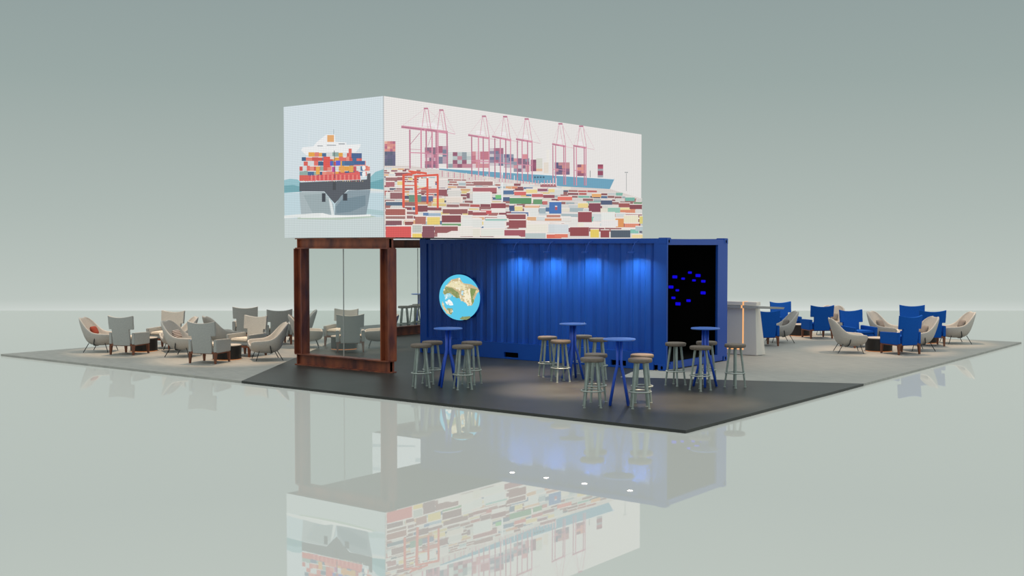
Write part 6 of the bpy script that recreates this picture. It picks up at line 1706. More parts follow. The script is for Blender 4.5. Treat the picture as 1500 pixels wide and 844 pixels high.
[185,112,136,0.617,1.97,0.619,1.261,0.658,1.264,0.656,1.974],
[213,138,160,0.923,1.995,0.925,1.278,0.964,1.28,0.962,1.998],
[185,112,136,1.064,2.006,1.067,1.285,1.106,1.288,1.104,2.01],
[213,138,160,1.226,2.019,1.229,1.294,1.269,1.296,1.266,2.023],
[213,138,160,0.634,1.542,1.244,1.565,1.245,1.585,0.635,1.561],
[213,138,160,1.03,2.395,0.963,2.049,0.979,2.049,1.046,2.396],
[213,138,160,1.123,2.403,1.217,1.967,1.236,1.97,1.143,2.406],
[213,138,160,1.052,2.371,1.145,1.962,1.156,1.964,1.062,2.373],
[185,112,136,1.019,2.376,1.133,2.387,1.133,2.417,1.019,2.406],
[226,188,198,1.036,2.385,0.425,2.019,0.43,2.015,1.04,2.381],
[226,188,198,1.13,2.377,1.912,2.008,1.917,2.012,1.135,2.381],
[220,176,188,1.673,1.999,1.913,1.986,1.916,1.995,1.676,2.009],
[213,138,160,1.088,1.985,1.669,1.973,1.68,2.022,1.099,2.033],
[168,106,128,1.091,1.993,1.378,1.986,1.383,2.008,1.096,2.015],
[244,240,242,1.323,2.04,1.527,2.057,1.527,2.121,1.323,2.104],
[185,112,136,1.341,2,1.344,1.3,1.385,1.303,1.382,2.003],
[213,138,160,1.39,2.004,1.393,1.303,1.433,1.305,1.43,2.007],
[185,112,136,1.654,2.025,1.658,1.317,1.699,1.319,1.695,2.028],
[213,138,160,1.359,1.569,1.672,1.574,1.674,1.594,1.361,1.588],
[213,138,160,1.461,2.404,1.392,2.034,1.409,2.034,1.478,2.405],
[213,138,160,1.557,2.412,1.654,1.995,1.675,1.999,1.578,2.416],
[213,138,160,1.484,2.38,1.58,1.99,1.591,1.992,1.495,2.382],
[185,112,136,1.45,2.385,1.567,2.396,1.568,2.427,1.45,2.416],
[226,188,198,1.466,2.393,1.109,2.024,1.115,2.022,1.473,2.391],
[226,188,198,1.564,2.386,1.911,2.002,1.918,2.005,1.571,2.39],
[220,176,188,1.673,1.993,1.913,1.979,1.916,1.988,1.676,2.002],
[213,138,160,2.297,1.981,2.955,1.963,2.965,2.004,2.307,2.02],
[168,106,128,2.3,1.986,2.625,1.976,2.63,1.994,2.305,2.004],
[244,240,242,2.562,2.034,2.793,2.052,2.793,2.119,2.562,2.1],
[185,112,136,2.389,1.974,2.394,1.197,2.428,1.199,2.424,1.977],
[213,138,160,2.599,1.99,2.604,1.207,2.639,1.209,2.634,1.993],
[185,112,136,2.748,2.001,2.753,1.214,2.789,1.216,2.783,2.004],
[213,138,160,2.931,2.015,2.937,1.223,2.972,1.225,2.967,2.018],
[213,138,160,2.405,1.498,2.948,1.513,2.949,1.53,2.406,1.514],
[213,138,160,2.738,2.404,2.663,2.029,2.677,2.029,2.752,2.404],
[213,138,160,2.843,2.412,2.951,1.982,2.969,1.985,2.861,2.415],
[213,138,160,2.762,2.378,2.868,1.976,2.878,1.978,2.771,2.38],
[185,112,136,2.724,2.383,2.852,2.394,2.852,2.427,2.724,2.415],
[226,188,198,2.742,2.392,2.32,2.017,2.326,2.014,2.748,2.389],
[226,188,198,2.848,2.385,3.219,1.988,3.226,1.991,2.856,2.388],
[220,176,188,2.958,1.979,3.221,1.964,3.224,1.973,2.961,1.988],
[213,138,160,3.04,2.011,3.665,1.975,3.678,2.014,3.053,2.05],
[168,106,128,3.044,2.016,3.353,1.997,3.359,2.015,3.05,2.034],
[244,240,242,3.294,2.063,3.513,2.08,3.513,2.149,3.294,2.131],
[185,112,136,3.118,1.995,3.123,1.191,3.157,1.193,3.151,1.998],
[213,138,160,3.294,2.008,3.3,1.199,3.335,1.201,3.328,2.011],
[185,112,136,3.473,2.021,3.479,1.208,3.514,1.209,3.508,2.024],
[213,138,160,3.631,2.033,3.638,1.215,3.673,1.217,3.666,2.036],
[213,138,160,3.133,1.505,3.648,1.518,3.649,1.533,3.135,1.521],
[213,138,160,3.416,2.458,3.338,2.053,3.352,2.053,3.43,2.458],
[213,138,160,3.527,2.466,3.64,1.992,3.657,1.994,3.544,2.469],
[213,138,160,3.441,2.431,3.553,1.986,3.563,1.987,3.45,2.433],
[185,112,136,3.401,2.436,3.536,2.448,3.536,2.482,3.401,2.469],
[226,188,198,3.419,2.445,3.065,2.047,3.073,2.045,3.427,2.443],
[226,188,198,3.532,2.439,3.944,1.999,3.952,2.002,3.54,2.442],
[220,176,188,3.67,1.99,3.946,1.975,3.949,1.985,3.673,2],
[213,138,160,3.827,2.015,4.39,1.999,4.401,2.039,3.837,2.054],
[168,106,128,3.83,2.02,4.109,2.011,4.114,2.029,3.835,2.038],
[244,240,242,4.055,2.065,4.253,2.08,4.253,2.15,4.055,2.135],
[185,112,136,3.86,2.008,3.867,1.198,3.903,1.199,3.896,2.011],
[213,138,160,4.023,2.02,4.03,1.205,4.066,1.207,4.059,2.023],
[185,112,136,4.211,2.034,4.219,1.214,4.255,1.215,4.247,2.037],
[213,138,160,4.365,2.045,4.373,1.221,4.41,1.223,4.402,2.048],
[213,138,160,3.878,1.51,4.384,1.521,4.385,1.537,3.879,1.525],
[213,138,160,4.139,2.473,4.057,2.051,4.072,2.051,4.154,2.473],
[213,138,160,4.255,2.482,4.375,2.017,4.393,2.02,4.273,2.485],
[213,138,160,4.165,2.446,4.283,2.011,4.293,2.012,4.175,2.448],
[185,112,136,4.123,2.451,4.264,2.464,4.264,2.498,4.123,2.485],
[226,188,198,4.142,2.46,3.851,2.051,3.859,2.049,4.15,2.458],
[226,188,198,4.26,2.454,4.681,2.024,4.69,2.027,4.268,2.457],
[220,176,188,4.394,2.014,4.684,1.999,4.688,2.009,4.397,2.024],
[213,138,160,5.1,2.008,5.61,1.984,5.623,2.023,5.113,2.046],
[168,106,128,5.103,2.012,5.356,1.999,5.362,2.016,5.109,2.029],
[244,240,242,5.308,2.056,5.487,2.068,5.487,2.142,5.308,2.129],
[185,112,136,5.114,1.998,5.123,1.153,5.159,1.154,5.149,2.001],
[213,138,160,5.214,2.005,5.224,1.157,5.26,1.159,5.25,2.008],
[185,112,136,5.52,2.026,5.53,1.17,5.567,1.172,5.557,2.029],
[213,138,160,5.585,2.031,5.595,1.173,5.632,1.174,5.622,2.034],
[213,138,160,5.132,1.478,5.604,1.486,5.606,1.501,5.133,1.494],
[213,138,160,5.351,2.477,5.263,2.038,5.278,2.038,5.365,2.477],
[213,138,160,5.477,2.486,5.607,2.002,5.626,2.005,5.495,2.489],
[213,138,160,5.379,2.449,5.508,1.996,5.518,1.997,5.389,2.451],
[185,112,136,5.333,2.454,5.486,2.467,5.486,2.503,5.333,2.49],
[226,188,198,5.353,2.463,5.127,2.044,5.136,2.042,5.363,2.462],
[226,188,198,5.481,2.457,5.926,2.008,5.935,2.012,5.491,2.46],
[220,176,188,5.615,1.998,5.929,1.982,5.932,1.993,5.618,2.009],
[213,138,160,5.898,2.026,6.407,2.008,6.42,2.048,5.91,2.065],
[168,106,128,5.901,2.031,6.154,2.021,6.16,2.038,5.907,2.048],
[244,240,242,6.106,2.075,6.285,2.087,6.284,2.163,6.106,2.15],
[185,112,136,5.912,2.02,5.922,1.172,5.96,1.173,5.949,2.023],
[213,138,160,6.004,2.026,6.015,1.176,6.053,1.177,6.042,2.029],
[185,112,136,6.313,2.048,6.324,1.188,6.363,1.19,6.352,2.05],
[213,138,160,6.381,2.052,6.392,1.191,6.431,1.193,6.42,2.055],
[213,138,160,5.931,1.497,6.401,1.504,6.403,1.52,5.933,1.513],
[213,138,160,6.147,2.492,6.055,2.057,6.071,2.057,6.163,2.492],
[213,138,160,6.28,2.501,6.418,2.027,6.437,2.03,6.299,2.505],
[213,138,160,6.177,2.463,6.313,2.021,6.324,2.022,6.187,2.465],
[185,112,136,6.128,2.469,6.29,2.482,6.29,2.518,6.128,2.505],
[226,188,198,6.15,2.477,5.925,2.063,5.935,2.062,6.16,2.476],
[226,188,198,6.285,2.471,6.739,2.033,6.749,2.037,6.295,2.475],
[220,176,188,6.412,2.023,6.742,2.007,6.746,2.017,6.416,2.033],
[185,112,136,0.631,1.682,0.91,1.928,0.899,1.934,0.62,1.688],
[185,112,136,0.625,1.607,0.922,1.62,0.922,1.628,0.626,1.614],
[185,112,136,1.135,1.707,1.251,1.944,1.24,1.946,1.125,1.708],
[230,180,188,1.436,1.162,1.455,1.163,1.456,1.218,1.436,1.217],
[200,120,144,1.522,1.153,1.542,1.154,1.542,1.267,1.522,1.266],
[240,222,222,1.608,1.151,1.628,1.152,1.629,1.255,1.609,1.254],
[200,120,144,1.696,1.15,1.715,1.151,1.716,1.253,1.696,1.252],
[240,222,222,1.783,1.148,1.803,1.149,1.804,1.244,1.784,1.243],
[200,120,144,1.871,1.146,1.892,1.147,1.892,1.252,1.872,1.251],
[230,180,188,1.96,1.144,1.98,1.145,1.981,1.188,1.96,1.187],
[216,138,152,2.05,1.142,2.07,1.143,2.07,1.258,2.05,1.257],
[216,138,152,2.14,1.14,2.16,1.141,2.16,1.239,2.14,1.238],
[240,222,222,2.23,1.138,2.251,1.139,2.251,1.263,2.23,1.262],
[200,120,144,2.321,1.136,2.342,1.137,2.342,1.168,2.321,1.167],
[230,180,188,2.413,1.134,2.434,1.135,2.434,1.203,2.413,1.202],
[200,120,144,2.505,1.132,2.526,1.133,2.526,1.255,2.505,1.254],
[230,180,188,2.598,1.13,2.619,1.131,2.62,1.262,2.598,1.261],
[230,180,188,2.692,1.129,2.713,1.13,2.713,1.2,2.692,1.199],
[216,138,152,2.786,1.13,2.807,1.13,2.807,1.167,2.786,1.166],
[240,222,222,2.881,1.13,2.902,1.131,2.902,1.267,2.881,1.266],
[240,222,222,2.976,1.13,2.998,1.131,2.998,1.184,2.976,1.183],
[240,222,222,3.072,1.13,3.094,1.131,3.094,1.171,3.072,1.17],
[240,222,222,3.169,1.131,3.191,1.132,3.191,1.176,3.169,1.175],
[200,120,144,3.266,1.131,3.288,1.132,3.288,1.198,3.266,1.197],
[200,120,144,3.364,1.131,3.387,1.132,3.387,1.276,3.364,1.275],
[200,120,144,3.463,1.132,3.485,1.133,3.485,1.267,3.463,1.266],
[230,180,188,3.562,1.132,3.585,1.133,3.585,1.291,3.562,1.289],
[230,180,188,3.662,1.132,3.685,1.133,3.685,1.165,3.662,1.164],
[240,222,222,3.763,1.133,3.786,1.134,3.786,1.287,3.763,1.286],
[216,138,152,3.864,1.133,3.888,1.134,3.888,1.254,3.864,1.253],
[200,120,144,3.967,1.133,3.99,1.134,3.99,1.197,3.967,1.196],
[200,120,144,4.069,1.133,4.093,1.134,4.093,1.212,4.069,1.211],
[216,138,152,4.173,1.134,4.197,1.135,4.197,1.189,4.173,1.188],
[216,138,152,4.277,1.134,4.301,1.135,4.301,1.202,4.277,1.201],
[230,180,188,4.382,1.134,4.406,1.135,4.406,1.266,4.382,1.264],
[216,138,152,4.488,1.135,4.512,1.136,4.512,1.222,4.488,1.221],
[230,180,188,4.594,1.135,4.619,1.136,4.619,1.227,4.594,1.226],
[240,222,222,4.702,1.135,4.726,1.136,4.726,1.188,4.702,1.187],
[216,138,152,4.81,1.136,4.834,1.137,4.834,1.246,4.81,1.244],
[230,180,188,4.918,1.136,4.943,1.137,4.943,1.248,4.918,1.247],
[230,180,188,5.028,1.136,5.053,1.137,5.053,1.25,5.028,1.248],
[240,222,222,5.138,1.137,5.164,1.138,5.163,1.302,5.138,1.301],
[240,222,222,5.25,1.137,5.275,1.138,5.274,1.305,5.249,1.304]]
SHIP_IMAGE = [
[191,216,224,0,0.865,2.645,0.79,2.64,0,0,0],
[143,192,202,0,1.115,0.167,1.135,0.379,1.114,0.493,1.045,0.492,0.877,0,0.865],
[106,164,174,0,1.009,0.262,1.014,0.492,0.967,0.492,0.877,0,0.878],
[132,188,198,2.271,1.059,2.444,1.175,2.647,1.216,2.645,0.827,2.27,0.862],
[99,163,174,2.271,0.985,2.646,1.046,2.645,0.863,2.27,0.887],
[224,230,226,2.27,0.887,2.645,0.851,2.645,0.814,2.27,0.838],
[200,214,214,0,0.378,2.642,0.363,2.64,0,0,0],
[168,200,204,2.233,0.518,2.643,0.473,2.643,0.388,2.198,0.432],
[180,200,184,0.372,0.398,2.267,0.406,2.473,0.366,1.562,0.329,0.371,0.359],
[242,244,244,0.487,1.658,0.524,1.717,0.916,1.72,0.917,1.793,1.162,1.784,1.181,1.922,1.405,1.909,1.421,1.77,1.71,1.744,1.709,1.702,2.076,1.694,2.059,1.636,1.91,1.621,1.909,1.527,0.63,1.565],
[232,168,104,1.204,1.782,1.383,1.772,1.384,1.898,1.205,1.909],
[138,146,152,0.934,1.715,1.085,1.707,1.085,1.721,0.934,1.729],
[138,146,152,1.189,1.713,1.438,1.7,1.438,1.714,1.19,1.728],
[138,146,152,1.506,1.72,1.669,1.711,1.669,1.728,1.506,1.737],
[224,232,236,0.7,2,0.698,1.708,0.709,1.707,0.712,1.999],
[112,128,136,1.374,2.006,1.373,1.911,1.382,1.911,1.383,2.006],
[53,86,126,0.694,1.532,0.78,1.528,0.781,1.611,0.695,1.615],
[226,120,104,0.78,1.528,0.865,1.524,0.866,1.597,0.781,1.601],
[238,240,238,0.781,1.596,0.866,1.592,0.866,1.607,0.781,1.611],
[226,120,104,0.865,1.524,0.978,1.519,0.979,1.601,0.866,1.607],
[232,160,64,0.978,1.519,1.062,1.515,1.063,1.587,0.979,1.591],
[62,98,142,1.062,1.515,1.174,1.51,1.174,1.582,1.063,1.587],
[238,240,238,1.063,1.583,1.174,1.577,1.174,1.591,1.063,1.597],
[216,220,220,1.174,1.51,1.34,1.502,1.34,1.583,1.174,1.591],
[138,168,160,1.34,1.502,1.504,1.494,1.505,1.575,1.34,1.583],
[232,160,64,1.504,1.494,1.613,1.489,1.614,1.56,1.505,1.565],
[216,220,220,1.613,1.489,1.721,1.484,1.722,1.564,1.614,1.569],
[238,240,238,1.614,1.555,1.722,1.55,1.722,1.564,1.614,1.569],
[204,78,72,1.721,1.484,1.829,1.479,1.829,1.549,1.722,1.555],
[238,240,238,1.722,1.55,1.829,1.545,1.829,1.559,1.722,1.564],
[138,168,160,1.829,1.479,1.935,1.474,1.936,1.553,1.829,1.559],
[238,240,238,1.829,1.545,1.936,1.539,1.936,1.553,1.829,1.559],
[204,78,72,1.935,1.474,2.015,1.47,2.016,1.549,1.936,1.553],
[238,240,238,1.936,1.539,2.016,1.535,2.016,1.549,1.936,1.553],
[226,120,104,2.015,1.47,2.075,1.467,2.075,1.537,2.016,1.54],
[238,240,238,2.016,1.535,2.075,1.532,2.075,1.546,2.016,1.549],
[53,86,126,0.503,1.461,0.619,1.456,0.619,1.526,0.504,1.532],
[226,120,104,0.619,1.456,0.79,1.448,0.791,1.518,0.619,1.526],
[238,240,238,0.619,1.521,0.791,1.513,0.791,1.528,0.619,1.536],
[204,78,72,0.79,1.448,0.96,1.44,0.96,1.51,0.791,1.518],
[204,78,72,0.96,1.44,1.072,1.435,1.073,1.505,0.96,1.51],
[238,240,238,0.96,1.505,1.072,1.5,1.073,1.515,0.96,1.52],
[68,112,154,1.072,1.435,1.183,1.43,1.184,1.5,1.073,1.505],
[204,78,72,1.183,1.43,1.349,1.422,1.35,1.492,1.184,1.5],
[232,160,64,1.349,1.422,1.514,1.415,1.515,1.494,1.35,1.501],
[238,240,238,1.35,1.487,1.514,1.479,1.515,1.494,1.35,1.501],
[224,104,94,1.514,1.415,1.623,1.41,1.623,1.488,1.515,1.494],
[224,104,94,1.623,1.41,1.704,1.406,1.704,1.484,1.623,1.488],
[238,240,238,1.623,1.474,1.704,1.47,1.704,1.484,1.623,1.488],
[232,138,120,1.704,1.406,1.784,1.403,1.785,1.481,1.704,1.484],
[204,78,72,1.784,1.403,1.865,1.399,1.865,1.477,1.785,1.481],
[62,98,142,1.865,1.399,1.971,1.394,1.972,1.472,1.865,1.477],
[224,104,94,1.971,1.394,2.051,1.391,2.051,1.468,1.972,1.472],
[216,88,78,2.051,1.391,2.107,1.388,2.107,1.456,2.051,1.459],
[216,88,78,0.557,1.368,0.671,1.363,0.672,1.443,0.557,1.448],
[216,220,220,0.671,1.363,0.842,1.356,0.843,1.445,0.672,1.453],
[224,104,94,0.842,1.356,0.955,1.351,0.956,1.44,0.843,1.445],
[53,86,126,0.955,1.351,1.068,1.346,1.068,1.426,0.956,1.431],
[53,86,126,1.068,1.346,1.179,1.341,1.18,1.43,1.068,1.435],
[238,240,238,1.068,1.421,1.18,1.416,1.18,1.43,1.068,1.435],
[224,104,94,1.179,1.341,1.262,1.338,1.263,1.426,1.18,1.43],
[68,112,154,1.262,1.338,1.373,1.333,1.374,1.421,1.263,1.426],
[216,88,78,1.373,1.333,1.482,1.328,1.483,1.407,1.373,1.412],
[232,160,64,1.482,1.328,1.591,1.324,1.592,1.411,1.483,1.416],
[68,112,154,1.591,1.324,1.7,1.319,1.7,1.407,1.592,1.411],
[62,98,142,1.7,1.319,1.807,1.314,1.808,1.402,1.7,1.407],
[238,240,238,1.7,1.392,1.808,1.388,1.808,1.402,1.7,1.407],
[200,80,88,1.807,1.314,1.888,1.311,1.888,1.389,1.808,1.392],
[224,104,94,1.888,1.311,2.047,1.304,2.048,1.391,1.888,1.398],
[232,138,120,2.047,1.304,2.205,1.297,2.206,1.384,2.048,1.391],
[204,78,72,0.44,1.275,0.527,1.271,0.528,1.359,0.441,1.363],
[238,240,238,0.441,1.358,0.528,1.354,0.528,1.369,0.441,1.373],
[216,220,220,0.527,1.271,0.642,1.266,0.643,1.354,0.528,1.359],
[224,104,94,0.642,1.266,0.728,1.263,0.729,1.36,0.643,1.364],
[232,138,120,0.728,1.263,0.841,1.258,0.842,1.356,0.729,1.36],
[238,240,238,0.728,1.346,0.842,1.341,0.842,1.356,0.729,1.36],
[204,78,72,0.841,1.258,1.011,1.252,1.012,1.348,0.842,1.356],
[238,240,238,0.842,1.341,1.011,1.334,1.012,1.348,0.842,1.356],
[138,168,160,1.011,1.252,1.095,1.248,1.096,1.335,1.011,1.339],
[216,88,78,1.095,1.248,1.206,1.244,1.207,1.34,1.096,1.345],
[238,240,238,1.095,1.33,1.207,1.326,1.207,1.34,1.096,1.345],
[232,138,120,1.206,1.244,1.317,1.239,1.318,1.335,1.207,1.34],
[216,220,220,1.317,1.239,1.399,1.236,1.4,1.322,1.318,1.326],
[216,220,220,1.399,1.236,1.509,1.232,1.51,1.327,1.4,1.332],
[232,160,64,1.509,1.232,1.672,1.225,1.673,1.311,1.51,1.318],
[232,160,64,1.672,1.225,1.78,1.221,1.78,1.306,1.673,1.311],
[232,138,120,1.78,1.221,1.86,1.218,1.861,1.303,1.78,1.306],
[238,240,238,1.78,1.301,1.861,1.298,1.861,1.312,1.78,1.315],
[200,80,88,1.86,1.218,1.967,1.213,1.967,1.298,1.861,1.303],
[216,220,220,1.967,1.213,2.073,1.209,2.073,1.294,1.967,1.298],
[68,112,154,2.073,1.209,2.178,1.205,2.179,1.289,2.073,1.294],
[226,120,104,2.178,1.205,2.257,1.202,2.257,1.295,2.179,1.298],
[232,138,120,2.257,1.202,2.309,1.2,2.309,1.293,2.257,1.295],
[238,240,238,2.257,1.281,2.309,1.279,2.309,1.293,2.257,1.295],
[138,168,160,0.439,1.181,0.555,1.177,0.555,1.26,0.44,1.265],
[138,168,160,0.555,1.177,0.67,1.173,0.67,1.265,0.556,1.27],
[62,98,142,0.67,1.173,0.841,1.166,0.841,1.258,0.67,1.265],
[238,240,238,0.67,1.251,0.841,1.244,0.841,1.258,0.67,1.265],
[138,168,160,0.841,1.166,0.954,1.162,0.954,1.244,0.841,1.249],
[238,240,238,0.841,1.244,0.954,1.239,0.954,1.254,0.841,1.258],
[53,86,126,0.954,1.162,1.066,1.158,1.067,1.249,0.954,1.254],
[238,240,238,0.954,1.239,1.067,1.235,1.067,1.249,0.954,1.254],
[232,138,120,1.066,1.158,1.178,1.154,1.178,1.245,1.067,1.249],
[238,240,238,1.067,1.235,1.178,1.231,1.178,1.245,1.067,1.249],
[226,120,104,1.178,1.154,1.344,1.147,1.344,1.229,1.178,1.235],
[232,138,120,1.344,1.147,1.426,1.144,1.427,1.226,1.344,1.229],
[232,160,64,1.426,1.144,1.508,1.141,1.509,1.222,1.427,1.226],
[238,240,238,1.427,1.221,1.509,1.217,1.509,1.232,1.427,1.235],
[204,78,72,1.508,1.141,1.671,1.135,1.672,1.216,1.509,1.222],
[53,86,126,1.671,1.135,1.752,1.132,1.753,1.213,1.672,1.216],
[53,86,126,1.752,1.132,1.913,1.126,1.914,1.216,1.753,1.222],
[200,80,88,1.913,1.126,2.019,1.122,2.02,1.211,1.914,1.216],
[68,112,154,2.019,1.122,2.125,1.118,2.125,1.198,2.02,1.202],
[238,240,238,2.02,1.197,2.125,1.193,2.126,1.207,2.02,1.211],
[224,104,94,2.125,1.118,2.23,1.114,2.23,1.203,2.126,1.207],
[238,240,238,2.125,1.193,2.23,1.189,2.23,1.203,2.126,1.207],
[216,220,220,2.23,1.114,2.302,1.112,2.302,1.2,2.23,1.203],
[238,240,238,2.23,1.189,2.302,1.186,2.302,1.2,2.23,1.203],
[232,160,64,0.694,1.532,0.862,1.525,0.862,1.607,0.695,1.615],
[224,104,94,1.768,1.481,1.849,1.478,1.85,1.624,1.769,1.628],
[62,90,138,1.842,1.447,2.107,1.435,2.108,1.528,1.842,1.542],
[68,98,142,1.666,1.325,1.908,1.315,1.908,1.397,1.667,1.408],
[58,92,144,1.908,1.327,2.189,1.314,2.189,1.384,1.908,1.397],
[232,168,72,0.894,1.188,1,1.184,1.001,1.329,0.895,1.334],
[224,168,80,1.78,1.197,1.89,1.193,1.891,1.311,1.78,1.315],
[232,160,80,1.553,1.199,1.655,1.195,1.656,1.321,1.554,1.325],
[74,82,200,1.21,1.34,1.331,1.335,1.332,1.411,1.211,1.417],
[80,88,208,1.435,1.335,1.554,1.33,1.555,1.418,1.435,1.423],
[192,72,144,1.331,1.22,1.416,1.216,1.417,1.312,1.331,1.316],
[224,78,72,1.099,1.313,1.279,1.306,1.281,1.505,1.101,1.513],
[232,224,220,1.281,1.457,1.394,1.451,1.395,1.509,1.281,1.514],
[216,88,78,0.438,1.083,0.697,1.074,0.698,1.184,0.439,1.193],
[226,90,88,0.697,1.074,0.691,1.172,1.33,1.177,2.056,1.191,2.072,1.05],
[184,64,72,0.712,1.086,0.726,1.085,0.727,1.19,0.713,1.19],
[240,168,152,0.769,1.084,0.783,1.083,0.784,1.188,0.77,1.188],
[184,64,72,0.826,1.082,0.84,1.081,0.841,1.186,0.827,1.186],
[240,168,152,0.882,1.08,0.896,1.079,0.897,1.183,0.883,1.184],
[184,64,72,0.939,1.078,0.953,1.077,0.954,1.181,0.94,1.182],
[240,168,152,0.995,1.076,1.009,1.075,1.01,1.179,0.996,1.18],
[184,64,72,1.051,1.074,1.065,1.073,1.066,1.177,1.052,1.178],
[240,168,152,1.107,1.072,1.121,1.071,1.122,1.175,1.108,1.175],
[184,64,72,1.163,1.07,1.177,1.069,1.178,1.173,1.164,1.173],
[240,168,152,1.219,1.068,1.232,1.067,1.233,1.171,1.219,1.171],
[184,64,72,1.274,1.066,1.288,1.065,1.289,1.169,1.275,1.169],
[240,168,152,1.329,1.064,1.343,1.064,1.344,1.167,1.33,1.167],
[184,64,72,1.384,1.062,1.398,1.062,1.399,1.164,1.385,1.165],
[240,168,152,1.439,1.06,1.453,1.06,1.454,1.162,1.44,1.163],
[184,64,72,1.494,1.058,1.508,1.058,1.508,1.16,1.495,1.161],
[240,168,152,1.548,1.056,1.562,1.056,1.563,1.158,1.549,1.159],
[184,64,72,1.603,1.054,1.616,1.054,1.617,1.156,1.604,1.157],
[240,168,152,1.657,1.053,1.671,1.052,1.671,1.154,1.658,1.155],
[184,64,72,1.711,1.051,1.725,1.05,1.725,1.152,1.712,1.153],
[240,168,152,1.765,1.049,1.778,1.048,1.779,1.15,1.766,1.151],
[184,64,72,1.819,1.047,1.832,1.046,1.833,1.148,1.819,1.149],
[240,168,152,1.872,1.045,1.886,1.045,1.886,1.146,1.873,1.146],
[184,64,72,1.926,1.043,1.939,1.043,1.94,1.144,1.926,1.144],
[240,168,152,1.979,1.041,1.992,1.041,1.993,1.142,1.98,1.142],
[74,80,88,0.438,1.053,0.981,1.052,1.398,1.05,1.939,1.043,2.236,1.049,2.243,1.149,2.328,1.157,2.326,0.866,2.004,0.864,1.737,0.872,1.533,0.783,1.401,0.631,1.292,0.717,1.119,0.866,0.436,0.886],
[164,180,184,0.436,0.874,1.112,0.862,1.274,0.718,1.36,0.62,1.386,0.415,0.475,0.43],
[130,150,160,2.326,0.859,1.77,0.864,1.567,0.77,1.412,0.618,1.393,0.415,2.215,0.409,2.249,0.553],
[150,168,172,0.551,0.809,1.084,0.824,1.222,0.695,1.29,0.453,0.798,0.461],
[223,232,232,1.24,0.743,1.326,0.644,1.386,0.422,1.31,0.419,1.291,0.573],
[108,132,144,1.428,0.57,1.6,0.71,2.201,0.765,2.2,0.578,1.801,0.468,1.445,0.45],
[52,58,66,1.055,0.67,1.152,0.668,1.154,0.829,1.056,0.832],
[52,58,66,1.617,0.681,1.729,0.678,1.73,0.806,1.618,0.809],
[58,62,68,1.348,0.884,1.431,0.881,1.432,1.025,1.35,1.027],
[244,246,244,2.113,1.283,2.156,1.304,2.198,1.291,2.205,1.244,2.165,1.21,2.122,1.231],
[244,246,244,2.112,1.166,2.155,1.199,2.204,1.185,2.21,1.127,2.164,1.089,2.122,1.107],
[58,58,72,1.388,1.612,1.398,1.097,1.412,1.097,1.403,1.611],
[240,216,160,0.481,1.069,0.499,1.069,0.499,1.073,0.481,1.074],
[240,216,160,0.543,1.067,0.561,1.066,0.561,1.088,0.543,1.089],
[224,96,90,0.604,1.065,0.622,1.064,0.622,1.094,0.604,1.094],
[224,96,90,0.665,1.063,0.683,1.062,0.683,1.072,0.665,1.073],
[240,216,160,0.726,1.061,0.744,1.06,0.744,1.07,0.726,1.071],
[224,96,90,0.786,1.059,0.804,1.058,0.804,1.07,0.786,1.071],
[224,96,90,0.847,1.057,0.864,1.056,0.865,1.092,0.847,1.093],
[232,232,228,0.907,1.055,0.924,1.054,0.925,1.083,0.907,1.084],
[240,216,160,0.967,1.053,0.984,1.052,0.984,1.062,0.967,1.062],
[224,96,90,1.026,1.05,1.044,1.05,1.044,1.047,1.026,1.048],
[240,216,160,1.145,1.046,1.163,1.046,1.163,1.055,1.145,1.056],
[240,216,160,1.204,1.044,1.222,1.044,1.222,1.053,1.205,1.054],
[224,96,90,1.263,1.042,1.281,1.042,1.281,1.054,1.263,1.054],
[224,96,90,1.322,1.04,1.339,1.04,1.34,1.068,1.322,1.069],
[240,216,160,1.381,1.038,1.398,1.038,1.398,1.057,1.381,1.057],
[232,232,228,1.439,1.036,1.456,1.036,1.456,1.045,1.439,1.046],
[240,216,160,1.497,1.034,1.514,1.034,1.514,1.036,1.497,1.037],
[240,216,160,1.555,1.032,1.572,1.032,1.572,1.034,1.555,1.035],
[240,216,160,1.613,1.03,1.63,1.03,1.63,1.065,1.613,1.066],
[232,232,228,1.67,1.028,1.687,1.028,1.688,1.056,1.671,1.057],
[240,216,160,1.728,1.026,1.745,1.026,1.745,1.042,1.728,1.043],
[240,216,160,1.785,1.024,1.802,1.024,1.802,1.05,1.785,1.05],
[224,96,90,1.842,1.023,1.859,1.022,1.859,1.036,1.842,1.037],
[224,96,90,1.899,1.021,1.915,1.02,1.916,1.027,1.899,1.028],
[240,216,160,1.955,1.019,1.972,1.018,1.972,1.035,1.956,1.035],
[224,96,90,2.012,1.017,2.028,1.016,2.029,1.033,2.012,1.033],
[232,232,228,2.068,1.015,2.085,1.014,2.085,1.049,2.068,1.05],
[240,216,160,2.124,1.013,2.141,1.012,2.141,1.024,2.124,1.025],
[240,244,242,0.438,0.414,0.475,0.447,0.834,0.461,1.081,0.461,1.255,0.425,1.733,0.407,2.33,0.416,2.33,0.383,1.323,0.368,0.474,0.381],
[230,236,234,0,0.431,0.372,0.45,1.015,0.452,1.014,0.401,0,0.378]]
